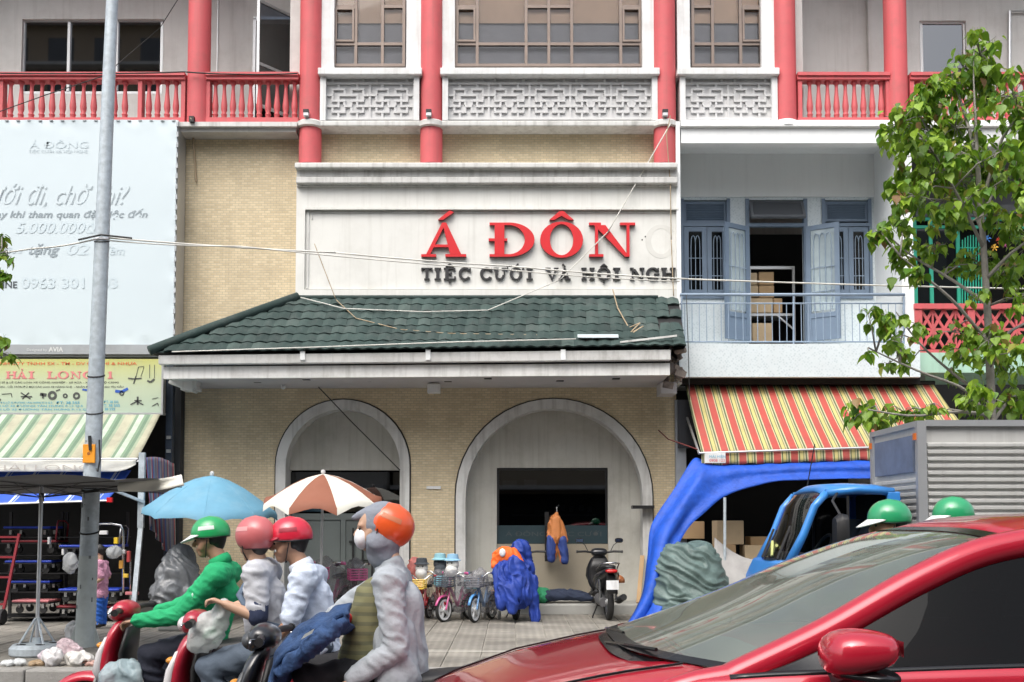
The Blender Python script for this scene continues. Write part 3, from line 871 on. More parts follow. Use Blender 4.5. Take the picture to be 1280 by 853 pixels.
for pxl, pxr, wl, wr, cnt in ((397, 527, 416, 507, 2), (550, 825, 568, 804, 5), (847, 975, 864, 954, 2)):
    ZZ = Z(84, UY)
    pb('window_sill', M['white'], pxl, 84.5, pxr, 93, UY-.05, .45, 120, bevel=.012)
    a, b = pxl+3, pxr-3
    pb('wall_post', M['white'], a, 93, a+7, 150.5, UY+.03, .35, 120); pb('wall_post', M['white'], b-7, 93, b, 150.5, UY+.03, .35, 120)
    tile_panel(a+7, b-7, 94, 149, cnt, UY+.10)
    # window surround of the storey above the sill
    x0, x1 = X(a-2, UY, 50), X(b+2, UY, 50)
    hx0, hx1 = X(wl, UY, 50), X(wr, UY, 50)
    mb = MB(); holes(mb, x0, ZZ-.02, x1, TOPZ, UY+.12, UY+.42, [(hx0, ZZ-.03, hx1, Z(-95, UY))])
    mb.build('window_surround', M['white'], B)
# window joinery
def grid_window(xs, bars, wl, wr, casements, blind):
    Yw = UY+.22
    fr = MB(); t = .05
    x0, x1 = X(wl, Yw, 50), X(wr, Yw, 50); z0, z1 = Z(83.2, Yw), Z(-95, Yw)
    fr.box(x0, Yw, z0, x0+t, Yw+.08, z1).box(x1-t, Yw, z0, x1, Yw+.08, z1).box(x0+t, Yw, z0, x1-t, Yw+.08, z0+t).box(x0+t, Yw, z1-t, x1-t, Yw+.08, z1)
    vx = [X(q, Yw, 50) for q in xs]
    for q in vx: fr.box(q-t/2, Yw+.004, z0+t, q+t/2, Yw+.076, z1-t)
    edges = [x0] + vx + [x1]
    win = None
    panes = []
    for i in range(len(edges)-1):
        zb = [z0] + [Z(q, Yw) for q in bars[i]] + [z1]
        for q in zb[1:-1]: fr.box(edges[i]+t/2, Yw+.008, q-t/2, edges[i+1]-t/2, Yw+.072, q+t/2)
        for j in range(len(zb)-1): panes.append((edges[i], zb[j], edges[i+1], zb[j+1], (i, j) in casements))
    win = fr.build('window', M['bronze'], B)
    for a, b, c, d, cs in panes:
        MB().box(a+.02, Yw+.035, b+.02, c-.02, Yw+.043, d-.02).build('pane', M['glass'], win)
        if cs:
            k = MB(); w = .035; a2, b2, c2, d2 = a+.03, b+.03, c-.03, d-.03
            k.box(a2, Yw-.015, b2, a2+w, Yw+.03, d2).box(c2-w, Yw-.015, b2, c2, Yw+.03, d2).box(a2+w, Yw-.015, b2, c2-w, Yw+.03, b2+w).box(a2+w, Yw-.015, d2-w, c2-w, Yw+.03, d2)
            k.build('casement', M['bronze'], win)
    bl = MB()
    for zt, zb_ in ((z1, Z(26, Yw)),): bl.box(x0+.01, Yw+.095, zb_, x1-.01, Yw+.105, zt)
    bl.build('blind', M['blinds'], win)
    MB().box(x0-.05, Yw+.13, z0-.2, x1+.05, Yw+.16, z1+.1).build('curtain', M['greyblind'], win)
b3 = (54.7, 8, -38)
grid_window((444.8, 478), (b3, (54.7, -38), b3), 416.5, 506.5, {(0, 1)}, 1)
grid_window((596.5, 657.6, 686, 714.7, 776), (b3, (54.7, -38), b3, b3, (54.7, -38), b3), 568.5, 803, {(0, 1), (5, 1)}, 1)
grid_window((891, 926), (b3, (54.7, -38), b3), 864.5, 953.5, {(2, 1)}, 1)

# balconies left and right of the window bays
BYK = 19.2
def balcony_wall(pxl, pxr, hs):
    hs2 = [(X(a, BYK, 60), Z(d, BYK), X(c, BYK, 60), Z(b, BYK)) for a, b, c, d in hs]
    mb = MB(); holes(mb, X(pxl, BYK, 60), Z(170, BYK), X(pxr, BYK, 60), TOPZ+.3, BYK, BYK+.2, hs2)
    return mb.build('balcony_wall', M['stucco'], B)
balcony_wall(-90, 400, [(27, 24, 204, 118), (318, 24, 372, 150)])
balcony_wall(960, 1420, [(1150, 26, 1208, 112)])
MB().pbox(1086, -20, 1108, 160, BYK-.12, .12, 60).build('pilaster', M['stucco'], B); MB().pbox(271, -20, 272, 160, BYK-.02, .02, 60).build('conduit', M['alu'], B)
mb = MB(); mb.tube([P(1262, 100, BYK-.06), P(1262, 14, BYK-.06), P(1300, 14, BYK-.06)], .03, 8); mb.build('drain_pipe', M['alu'], B)
# left sliding window
Yw = BYK+.06
def alu_window(px0, py0, px1, py1, divs, m, gm, t=.05):
    mb = MB(); x0, x1, z0, z1 = X(px0, Yw, 60), X(px1, Yw, 60), Z(py1, Yw), Z(py0, Yw)
    mb.box(x0, Yw, z0, x0+t, Yw+.07, z1).box(x1-t, Yw, z0, x1, Yw+.07, z1).box(x0+t, Yw, z0, x1-t, Yw+.07, z0+t).box(x0+t, Yw, z1-t, x1-t, Yw+.07, z1)
    for q in divs:
        q = X(q, Yw, 60); mb.box(q-t/2, Yw-.01, z0+t, q+t/2, Yw+.06, z1-t)
    w = mb.build('window', m, B)
    ed = [x0+t]+[X(q, Yw, 60) for q in divs]+[x1-t]
    for a, b in zip(ed, ed[1:]): MB().box(a, Yw+.03, z0+t*.5, b, Yw+.04, z1-t*.5).build('pane', gm, w)
    MB().box(x0-.1, Yw+1.0, z0-.1, x1+.1, Yw+1.05, z1+.1).build('room_back', M['dark'], w)
    return w
alu_window(27.3, 24.3, 203.7, 117.7, (86, 146), M['alu'], M['mirrorglass'])
alu_window(1150.3, 26.3, 1207.7, 111.7, (), M['brightwhite'], M['mirrorglass'])
pb('room_back', M['dark'], 300, 0, 400, 160, BYK+1.2, .05, 60)
# open casement door leaf of the left balcony
mb = MB(); w = .05
ax, az0, az1 = X(372, BYK, 60), Z(150, BYK), Z(25, BYK)
ln = 1.15; ang = radians(38)
def leaf(u, z, d=0): return Vector((ax - u*cos(ang)*.62, BYK-.02 - u*sin(ang)*1.0 + d, z))
for a, b in (((0, az0), (0, az1)), ((ln, az0), (ln, az1)), ((0, az1), (ln, az1)), ((0, az0), (ln, az0)), ((0, (az0+az1)/2-.2), (ln, (az0+az1)/2-.2))):
    mb.bar(leaf(*a), leaf(*b), w, .04, up=(0, 1, 0))
cs = mb.build('casement', M['alu'], B)
MB().sheet([[leaf(0, az0), leaf(ln, az0)], [leaf(0, az1), leaf(ln, az1)]]).build('pane', M['mirrorglass'], cs)
mb = MB(); mb.pbox(316, 23, 319.5, 150, BYK-.03, .06, 60).pbox(316, 21, 373, 24.5, BYK-.03, .06, 60); mb.build('door_frame', M['alu'], B)
# balusters
bprof = [(.042, 0), (.042, .05), (.05, .07), (.036, .10), (.050, .15), (.054, .20), (.042, .30), (.031, .42), (.027, .50), (.032, .535), (.048, .55), (.048, .585)]
bz0, bz1 = Z(148, UY+.1), Z(101, UY+.1)
bh = bz1-bz0
bal = MB().lathe([(r*1.05, h/.585*bh) for r, h in bprof], (0, 0, 0), 10)
bproto = [None]
def balustrade(pxl, pxr, cs, posts=()):
    Yb = UY+.06
    mb = MB()
    mb.box(X(pxl, Yb, 120), Yb-.02, bz1, X(pxr, Yb, 120), Yb+.20, Z(95.5, Yb)); mb.box(X(pxl, Yb, 120)-.0, Yb-.05, Z(95.5, Yb), X(pxr, Yb, 120), Yb+.23, Z(91.5, Yb))
    mb.box(X(pxl, Yb, 120), Yb-.0, Z(152.5, Yb), X(pxr, Yb, 120), Yb+.18, bz0)
    for a, b in posts: mb.box(X(a, Yb, 120), Yb+.01, bz0, X(b, Yb, 120), Yb+.17, bz1)
    r = mb.build('balustrade', M['pink'], B)
    for c in cs:
        if bproto[0] is None:
            bproto[0] = bal.build('baluster', M['pink'], r, local=True, smooth='auto'); o = bproto[0]
        else: o = dup(bproto[0], r)
        o.location = Vector((X(c, Yb, 120), Yb+.09, bz0)) - B.location
balustrade(-60, 231, [-42, -29, -16, 10.3] + [23.5+13.05*i for i in range(11)] + [184, 195, 207, 218], ((-2, 3), (172, 177), (226, 231)))
balustrade(257.5, 373, [267.5+11.05*i for i in range(10)], ((257.5, 262),))
balustrade(997, 1112, [1014+11.2*i for i in range(9)], ((998, 1003), (1108, 1112)))
balustrade(1138, 1340, [1150+11.2*i for i in range(16)], ((1138, 1143),))
# balcony slabs
pb('balcony_slab', M['offwhite'], -60, 152.5, 371, 158, UY-.03, 2.2, 150)
pb('balcony_slab', M['stucco'], -60, 158, 370, 165, UY+.05, F-UY+.2, 150)
pb('balcony_slab', M['brightwhite'], 851, 150, 1340, 158, UY-.05, 2.2, 150, bevel=.01)
pb('balcony_slab', M['brightwhite'], 851, 158, 1118, 179, UY+.02, .2, 150)
pb('balcony_slab', M['white'], 1118, 158, 1340, 183, UY+.02, .35, 150)
MB().lathe([(.2, Z(158, UY)-.02), (.24, Z(157, UY)), (.24, Z(151, UY)), (.2, Z(149, UY))], (X(984.5, UY, 150), UY+.17, 0), 28).build('column_collar', M['brightwhite'], B, smooth='auto')
# roof slab, side walls: the building closes above and behind
MB().box(-14, UY-.6, TOPZ-.02, 14, 24, TOPZ+.4).build('top_slab', M['white'], B)
MB().box(-14, 23.7, 0, 14, 24, TOPZ-.02).build('rear_wall', M['stucco'], B)
for a in (-14.2, 14): MB().box(a, F+.2, 0, a+.2, 24, TOPZ-.02).build('side_wall', M['stucco'], B)
for a, b in ((362, 404), (966, 1004)):
    MB().pbox(a, -160, b, 165, UY+.38, BYK-UY-.4, 100).build('partition_wall', M['stucco'], B)
# hanging odds and ends on the facade
mb = MB(); mb.tube([P(239, 148, F-.5), P(241, 165, F-.08), P(243, 195, F-.04), P(245, 228, F-.03)], .018, 6); mb.build('hanging_rope', M['wiretan'], B)
MB().pbox(236, 145, 242, 152, UY-.10, .08, 150).build('bracket', M['black'], B)
MB().pbox(222, 150, 226, 445, F-.06, .06).build('wall_edge', mat('stained edge', (.20,.15,.09), .8), B)
MB().pbox(533, 608, 551, 611.5, F-.02, .02, 610).build('paper_scrap', M['white'], B)
# loudspeaker and loose sheet under the left end of the canopy
mb = MB(); m0 = len(mb.v); mb.box(-.22, -.12, -.10, .22, .12, .10); mb.xf(Matrix.Translation(P(231, 479, 16.9)) @ Matrix.Rotation(.35, 4, 'Y'), m0)
mb.box(*P(225, 488, 16.8)[:], *(P(246, 482, 16.8)+Vector((0, .3, 0)))[:])
mb.build('canopy_fixture', M['offwhite'], B, bevel=.02)
# small shelf bracket on the right jamb
MB().pbox(791, 632, 818, 636, F-.25, .25, 630).build('jamb_shelf', M['black'], B)
# ------------------------------------------------------------ billboard on the left
BY = 17.3
BB = thing('billboard', 'large white billboard with faint grey lettering above the hardware shop', 'billboard', (X(60, BY), BY, Z(445, BY)))
bx0, bx1 = X(-40, BY), X(219, BY)
def wrinkled(x0, x1, z0, z1, y, nx=60, nz=50, a=.0008):
    g = []
    for j in range(nz+1):
        row = []
        for i in range(nx+1):
            x, z = x0+(x1-x0)*i/nx, z0+(z1-z0)*j/nz
            d = min(i, nx-i, j, nz-j)/6
            row.append((x, y + a*noise.noise(Vector((x*1.3, z*.6, 3))) + .02*noise.noise(Vector((x*5+z*4, z*3-x*3, 1)))*max(0, 1-d*1.6), z))
        g.append(row)
    return MB().sheet(g)
wrinkled(bx0, bx1, Z(431, BY), Z(150, BY), BY).build('vinyl', M['banner'], BB, smooth=True)
MB().box(bx0, BY+.035, Z(446, BY), bx1+.01, BY+.45, Z(149.5, BY)).build('frame', M['alu'], BB)
MB().pbox(-40, 431, 222, 443, BY-.02, .05).build('bottom_strip', mat('grey strip', (.33,.35,.37), .6, .12, 2, dirt=.4, dcol=(.15,.15,.15)), BB)
lash = MB()
for i in range(22):
    y_ = 152+i*13; lash.pbox(218, y_, 220.5, y_+6, BY-.02, .03)
for i in range(16): lash.pbox(2+i*14, 149.8, 6+i*14, 151, BY-.02, .03)
LSH = lash.build('lashing', mat('tape', (.45,.48,.5), .7, .5, 20), BB)
tag(LSH, kind='stuff')
g1 = mat('pale print', (.50,.58,.61), .5, 0); g2 = mat('grey print', (.27,.32,.35), .5, .1, 9); g3 = mat('faint print', (.525,.61,.65), .5, 0); g4 = mat('dark print', (.05,.06,.07), .5)
ty = BY-.0055
text('lettering', 'Á ĐÔNG', 34, 108, 175, 185.5, ty, g3, BB)
text('lettering', 'TIỆC CƯỚI VÀ HỘI NGHỊ', 33, 107, 186.5, 192.5, ty, mat('soft print', (.42,.49,.52), .5, 0), BB)
def script_text(px0, px1, pyt, pyb):   # grey script with a light face: an outline look
    text('lettering', 'ưới đi, chờ chi?', px0+1.2, px1+1.2, pyt+1.2, pyb+1.2, ty, mat('script shade', (.36,.42,.45), .5, 0), BB, .45, -.012)
    text('lettering', 'ưới đi, chờ chi?', px0, px1, pyt, pyb, ty-.002, mat('script face', (.57,.65,.685), .5, 0), BB, .45, -.010)
script_text(-14, 160, 229, 259)
text('lettering', 'ay khi tham quan đặt tiệc đến', -6, 184, 261, 275, ty, g2, BB, .25, .012)
text('lettering', '5.000.000đ', 19, 122, 277, 292, ty, g3, BB, .25, .02)
text('lettering', 'tặng', 36, 75, 305, 322, ty, g2, BB, .25, .016)
text('lettering', '02', 84, 112, 305, 319, ty, g3, BB, .2, .02); text('lettering', 'ện', 2, 28, 309, 319, ty, g3, BB, .2, .02); text('lettering', 'đêm', 128, 156, 307, 319, ty, g3, BB, .2, .01)
text('lettering', 'HOT', -26, -3, 352, 360.5, ty, g4, BB, 0, .014); text('lettering', 'LINE', -1, 23, 352, 360.5, ty, g4, BB, 0, .014)
text('lettering', '0963 301 303', 28, 148, 347, 361, ty, g3, BB, 0, .02)
text('lettering', 'AVIA', 64, 82, 434, 440, BY-.024, M['white'], BB, 0, .02)
text('lettering', 'Designed by', 37, 62, 436, 440, BY-.024, M['white'], BB)

# ------------------------------------------------------------ hardware shop on the left
HS = thing('hardware_shop', 'dark open shop front below the billboard', 'shop', (X(60, F), F, 0))
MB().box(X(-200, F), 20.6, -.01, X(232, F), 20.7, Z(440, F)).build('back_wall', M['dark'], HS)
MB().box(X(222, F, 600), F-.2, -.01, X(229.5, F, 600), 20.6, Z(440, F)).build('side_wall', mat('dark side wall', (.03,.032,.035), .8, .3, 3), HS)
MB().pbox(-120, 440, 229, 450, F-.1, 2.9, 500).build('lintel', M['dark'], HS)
MB().pbox(206, 452, 214, 700, F-.5, .12, 600).build('post', mat('dark blue post', (.03,.045,.07), .6, .3, 5), HS)
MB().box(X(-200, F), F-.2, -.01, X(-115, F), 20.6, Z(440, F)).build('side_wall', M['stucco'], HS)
mb = MB()
for q in (470, 545, 562): mb.pbox(208, q, 213, q+4, F-.54, .04, 550)
mb.build('meter_fitting', M['alu'], HS)
# sign
HY = 17.0
HSN = thing('shop_sign', 'pale yellow green shop sign reading HẢI LONG 1 above the striped awning', 'sign', (X(90, HY), HY, Z(517, HY)))
def signmat():
    m, n, l, bs = newmat('pale yellow green sign')
    tc = n.new('ShaderNodeTexCoord').outputs['Object']
    sp = n.new('ShaderNodeSeparateXYZ'); l.new(tc, sp.inputs[0])
    r = ramp(n, [(0, (.40,.50,.40)), (.5, (.47,.54,.38)), (.85, (.50,.53,.25)), (1, (.48,.48,.15))])
    d = ND(n, 'ShaderNodeMath', operation='DIVIDE'); l.new(sp.outputs[2], d.inputs[0]); d.inputs[1].default_value = .88; l.new(d.outputs[0], r.inputs[0])
    finish(n, l, bs, r.outputs[0], tc, .08, 2, .25, (.35,.36,.28), 2, .2, 0, 40, .5)
    return m
MB().pbox(-40, 449, 203, 517, HY, .08, 480).build('board', signmat(), HSN)
mb = MB(); mb.pbox(201.5, 448, 204, 518, HY-.02, .12, 480).pbox(-40, 516, 204, 518.5, HY-.03, .14, 480); mb.build('frame', M['alu'], HSN)
red2 = mat('faded red print', (.62,.10,.10), .5); blue2 = mat('faded blue print', (.10,.36,.50), .5); blk2 = mat('faded black print', (.07,.075,.07), .5); pinkp = mat('washed red print', (.66,.22,.22), .5)
hy = HY-.005
text('lettering', 'ÁNH CTY TNHH SX - TM - DV CƠ KHÍ & NHỰA', -2, 174, 452, 457.5, hy, mat('orange red print', (.62,.14,.05), .5), HSN, 0, .012)
for ch, a, b in (('H',12,25),('Ả',25,38),('I',40,47),('L',63,75),('O',76,90),('N',92,105),('G',107,121),('1',138,145)):
    put_letter(ch, a, b, 464.5, 473.5, HY-.001, HSN, (pinkp,), .006, .22, .11, .12, name='lettering')
text('lettering', 'BÁN SỈ & LẺ CÁC LOẠI XE CÔNG NGHIỆP - XE RÙA - XE ĐẨY - BỘ CÀNG', -4, 152, 476, 480, hy, blk2, HSN, 0, .012)
text('lettering', 'CÀ LON - CỐI TRÒN ĐỦ MỌI CÁC LOẠI XE NÂNG NHẸ  - NHẬN ĐÓNG XE THEO YÊU CẦU', -4, 158, 481.5, 485.5, hy, blk2, HSN, 0, .012)
for a, b, y_ in ((6, 70, 503), (75, 104, 503), (134, 152, 502), (-4, 108, 507), (130, 154, 506.5), (-4, 118, 511.5), (126, 148, 511)):
    text('lettering', 'ĐẠI LỘ 32 ĐƯỜNG TÂN HƯNG P.12 Q.5' if b-a > 60 else 'ĐT: 38 555', a, b, y_-1.2, y_+2.2, hy, blue2, HSN, 0, .014)
ic = MB()
def wheel(px, py, r): ringp(ic, X(px, HY), Z(py, HY), (r, r), (r*.45, r*.45), hy-.002, hy+.003, n=14)
wheel(70, 494.5, .075); wheel(5, 500, .02); wheel(100, 495, .06); wheel(86, 495, .04)
def stroke(pts, w=.018):
    for a, b in zip(pts, pts[1:]): ic.bar(P(*a, hy), P(*b, hy), w, .004, up=(0, 1, 0))
stroke([(70, 489), (75, 487)]); stroke([(26, 491), (38, 499)]); stroke([(28, 499), (36, 491)]); stroke([(26, 496), (40, 496)]); stroke([(2, 493), (14, 492), (15, 497)], .01)
stroke([(160, 473), (168, 474), (177, 473)], .02); stroke([(170, 470), (167, 480)]); stroke([(163, 506), (171, 502), (179, 506)]); stroke([(172, 496), (172, 506)], .03); stroke([(168, 501), (177, 501)], .02)
stroke([(50, 493), (58, 494)], .05); stroke([(53, 492), (54, 498)], .03); stroke([(184, 476), (188, 478), (193, 474)], .03); stroke([(190, 508), (197, 504), (198, 508)], .012); stroke([(190, 499), (198, 497)], .008)
stroke([(170, 471), (173, 459), (180, 458)], .008); stroke([(176, 471), (180, 459)], .006); stroke([(187, 456), (187, 473)], .008); stroke([(193, 456), (193, 473)], .008)
tag(ic.build('pattern', blk2, HSN), kind='stuff')
ic = MB(); stroke([(144, 489), (152, 490), (160, 486)], .045); stroke([(103, 487), (109, 488)], .03); ICB = ic.build('pattern', mat('blue print', (.03,.10,.42), .5), HSN)
tag(ICB, kind='stuff'); ic = MB(); wheel(156, 492, .04); ic.build('pattern', blk2, HSN)
# green and white striped awning
st = [(0, (.12,.20,.13)), (.12, (.27,.33,.23)), (.22, (.38,.37,.27)), (.52, (.33,.36,.26)), (.60, (.15,.23,.15)), (.70, (.42,.50,.40)), (.90, (.17,.26,.17))]
GA = thing('striped_awning', 'faded green and cream striped awning under the shop sign', 'awning', (X(60, 16.2), 16.2, Z(575, 16.2)))
def awning_sheet(tp, bt, Yt, Yb_, sag=.02, nx=50, nv=14, z_amp=.012):
    g = []
    for j in range(nv+1):
        v = j/nv; row = []
        for i in range(nx+1):
            u = i/nx
            a = P(tp[0]+(tp[2]-tp[0])*u, tp[1]+(tp[3]-tp[1])*u, Yt); b = P(bt[0]+(bt[2]-bt[0])*u, bt[1]+(bt[3]-bt[1])*u, Yb_)
            p = a.lerp(b, v); p.z -= sag*sin(pi*v) - z_amp*noise.noise(Vector((p.x*2.2, v*2, 5)))
            row.append(p)
        g.append(row)
    return MB().sheet(g)
awning_sheet((-60, 517, 201, 517), (-110, 573, 172, 573), 17.0, 15.9).build('canvas', stripes('green awning stripe', .45, st, 0, .7, 0, .15, .35, 0, .2), GA, smooth=True, solid=.008)
MB().tube([P(-110, 574, 15.9), P(172, 574, 15.9)], .018, 8).build('front_bar', M['alu'], GA)
for q in (172, -90):
    MB().bar(P(q, 576, 15.9), P(201 if q > 0 else -60, 600, 17.0), .03).build('arm', M['alu'], GA)
# white dirty banner under it and blue striped awning
WB = thing('cloth_banner', 'dirty white cloth banner with faint letters hanging under the green striped awning', 'banner', P(80, 590, 15.85))
g = []
for j in range(9):
    row = []
    for i in range(41):
        u, v = i/40, j/8
        yb_ = 590 - (9*max(0, (u-.88)/.12)**2)
        p = P(-60+230*u, 575+(yb_-575)*v, 15.85); p.y += .02*noise.noise(Vector((u*9, v*2, 0)))-.01*v
        row.append(p)
    g.append(row)
MB().sheet(g).build('cloth', mat('dirty white cloth', (.60,.60,.55), .8, .15, 4, .1, 10, dirt=.5, dcol=(.34,.33,.29), dscale=4), WB, smooth=True, solid=.004)
text('lettering', 'HẢI LONG', 0, 120, 579, 588, 15.81, mat('washed brown print', (.47,.44,.40), .7), WB, 0, -.01)
BA = thing('striped_awning', 'bright blue awning with thin white stripes below the dirty cloth banner', 'awning', P(60, 626, 15.6))
st = [(0, (.03,.10,.52)), (.68, (.55,.62,.72)), (.78, (.03,.10,.52)), (.84, (.45,.52,.66)), (.88, (.03,.10,.52))]
awning_sheet((-60, 588, 164, 588), (-90, 632, 134, 625), 16.4, 15.5, .02).build('canvas', stripes('blue awning stripe', .42, st, 0, .6, 0, .12, .15), BA, smooth=True, solid=.006)
MB().tube([P(-90, 633, 15.5), P(134, 626, 15.5)], .015, 8).build('front_bar', M['alu'], BA)
MB().box(*P(133, 628, 15.46)[:], *(P(138, 622, 15.46)+Vector((.02, .05, 0)))[:]).build('bar_end', M['red'], BA)
# steel post frame of the stall at its right
FRM = thing('stall_post', 'grey steel post and slanting strut at the right of the trolley stall', 'frame', P(175, 790, 15.9)*1.0)
mb = MB(); mb.bar(P(178, 566, 15.9), P(176, 660, 15.9), .09, .06); mb.bar(P(176, 660, 15.9), P(166, 770, 15.6), .07, .05); mb.build('post', M['galv'], FRM)
MB().bar(P(140, 612, 15.6), P(180, 628, 15.9), .07, .04).build('strut', M['galv'], FRM)
# colourful striped cloth side curtain
st = [(0, (.16,.15,.20)), (.12, (.45,.06,.07)), (.22, (.50,.50,.50)), (.32, (.07,.13,.35)), (.44, (.20,.19,.24)), (.55, (.48,.5,.52)), (.62, (.35,.08,.10)), (.74, (.10,.15,.32)), (.86, (.25,.24,.27))]
SC = thing('side_curtain', 'striped cloth hung as side wall between the stall post and the brick wall', 'curtain', P(200, 700, 16.6))
g = []
for j in range(20):
    row = []
    for i in range(24):
        u, v = i/23, j/19
        a = P(182, 572, 16.0).lerp(P(217, 580, 17.2), u); b = P(186, 655, 16.0).lerp(P(217, 705, 17.2), u)
        p = a.lerp(b, v); p.x += .03*sin(u*26+v*1.5)*(.4+v); p.z += .05*sin(u*3.1)*(1-v)
        row.append(p)
    g.append(row)
MB().sheet(g).build('cloth', stripes('side curtain stripe', .26, st, 1, .85, 0, .2, .3), SC, smooth=True, solid=.004)
# trolleys stacked in the dark shop
M['trolblue'] = mat('blue trolley deck', (.015,.05,.42), .45, .15, 5); M['trolred'] = mat('red trolley steel', (.24,.02,.03), .45, .15, 5); M['trolpink'] = mat('pale red trolley deck', (.5,.17,.18), .5, .15, 5)
def trolley(px, py, w, dm, hm, Y, label):
    p = P(px, py, Y); t = thing('platform_trolley', label, 'trolley', (p.x, Y, p.z), random.uniform(-.06, .06), 'platform trolleys piled in the hardware shop')
    mb = MB(); mb.box(-w/2, -.22, 0, w/2, .22, .035); mb.build('platform', dm, t, local=True, bevel=.012)
    mb = MB(); mb.box(-w/2-.01, -.23, -.02, w/2+.01, .23, -.003); mb.build('bumper', M['rubber'], t, local=True)
    for sx in (-1, 1):
        for sy in (-1, 1):
            c = (sx*(w/2-.1), sy*.16, -.11)
            q = MB().lathe([(.02,-.02),(.055,-.018),(.06,0),(.055,.018),(.02,.02)], c, 14, 'y').build('wheel', M['rubber'], t, local=True, smooth='auto')
            MB().box(c[0]-.02, c[1]-.03, -.09, c[0]+.02, c[1]+.03, -.021).build('caster_fork', M['steel'], q, local=True)
    if hm is not None:
        MB().tube([(w/2-.02, -.19, .036), (w/2+.0, -.19, .28), (w/2-.02, -.12, .33), (w/2-.02, .12, .33), (w/2, .19, .28), (w/2-.02, .19, .036)], .013, 8).build('handle', hm, t, local=True, smooth=True)
    return t
TL = [(42, 661, .74, 'trolblue', None, 16.3, 'blue decked trolley just below the blue awning, left stack'), (44, 678, .85, 'trolred', 'trolred', 16.2, 'long red barred trolley second from top in the left stack'),
      (42, 703, .70, 'trolblue', None, 16.2, 'blue decked trolley third from top in the left stack'), (44, 728, .66, 'trolblue', None, 16.3, 'thin blue trolley fourth from top in the left stack'),
      (46, 752, .56, 'trolpink', None, 16.0, 'pale red trolley low in the left stack'), (40, 790, .8, 'black', None, 16.2, 'black trolley lowest in the left stack'),
      (118, 684, .90, 'trolblue', 'steel', 16.0, 'blue trolley with bright steel handle behind the lamp post top'), (118, 738, .92, 'trolblue', None, 16.0, 'broad blue trolley behind the pink shirted child'),
      (122, 759, 1.1, 'trolred', None, 16.2, 'long red trolley behind the lamp post at knee height'), (92, 783, .5, 'trolpink', None, 15.9, 'short pale red trolley lowest beside the lamp post')]
for px, py, w, dm, hm, Y, lb in TL: trolley(px, py, w, M[dm], M[hm] if hm else None, Y, lb)
mb = MB()
RK = thing('display_rack', 'dark steel rack carrying the stacked trolleys', 'rack', P(80, 800, 16.6)*1.0)
for q in (14, 78, 84, 160):
    MB().bar(P(q, 640, 16.55), (X(q, 16.55, 700), 16.55, 0), .04).build('post', M['black'], RK)
for py_ in (668, 690, 712, 735, 765, 790):
    MB().box(X(14, 16.5, 700), 16.0, Z(py_+4, 16.4), X(160, 16.5, 700), 16.6, Z(py_+3, 16.4)).build('shelf', M['black'], RK)
HT = thing('hand_truck', 'red steel hand truck standing upright at the far left edge of the stall', 'hand truck', (X(-6, 15.6, 700), 15.6, 0))
hx = X(-6, 15.6, 700)
for q in (-.16, .16): MB().bar((hx+q-.05, 15.6, .02), (hx+q+.12, 15.75, 1.35), .035).build('rail', M['trolred'], HT)
for h in (.3, .7, 1.0, 1.3): MB().bar((hx-.19+h*.12, 15.6+h*.11, h), (hx+.13+h*.12, 15.6+h*.11, h), .03).build('crossbar', M['trolred'], HT)
for q in (-.2, .2): MB().lathe([(.03,-.03),(.11,-.03),(.12,0),(.11,.03),(.03,.03)], (hx+q-.05, 15.55, .12), 16, 'x').build('wheel', M['rubber'], HT, smooth='auto')
MB().box(hx-.25, 15.35, .02, hx+.15, 15.6, .04).build('toe_plate', M['trolred'], HT)
# small hanging wares: bags, red and yellow bits
for i, (px, py, w, h, c, lb) in enumerate(((88, 704, 18, 24, (.45,.47,.48), 'crumpled clear plastic bag hung left of the lamp post'), (142, 690, 20, 14, (.5,.52,.53), 'clear plastic bag on the right trolley handle'))):
    mb = MB(); p = P(px, py, 15.7)
    mb.ball(p, (w/160, .08, h/160), 12, 8)
    o = organic('plastic_bag', mb, sheer('clear plastic %d' % i, c, .5, .2, .5, 20), None, .015, 2, .05, (12, 12, 9))
    tag(o, lb, 'plastic bag')
SW = thing('hanging_wares', 'yellow and orange small wares dangling at the right end of the trolley rack', 'small wares', P(152, 700, 15.75))
for px, py, w, h, c in ((144, 676, 5, 8, (.75,.5,.02)), (151, 706, 5, 10, (.6,.3,.05)), (157, 720, 6, 5, (.7,.45,.05)), (160, 696, 4, 14, (.4,.05,.05)), (165, 742, 16, 4, (.55,.18,.2)), (154, 690, 4, 5, (.5,.5,.5)), (112, 668, 10, 4, (.7,.7,.7)), (128, 666, 10, 5, (.8,.8,.8)), (78, 690, 3, 8, (.6,.6,.6)), (60, 676, 3, 9, (.5,.5,.5))):
    MB().pbox(px-w/2, py-h/2, px+w/2, py+h/2, 15.75, .06, 700).build('ware', mat('ware', c, .5), SW, bevel=.008)
mb = MB(); mb.tube([P(154, 740, 15.8), P(154, 664, 15.8), P(151, 657, 15.8), P(140, 655, 15.8), P(115, 655, 15.8)], .02, 8); mb.tube([P(163, 760, 15.85), P(163, 700, 15.85), P(158, 690, 15.85)], .014, 6); mb.build('steel_hook', M['steel'], SW, smooth=True)

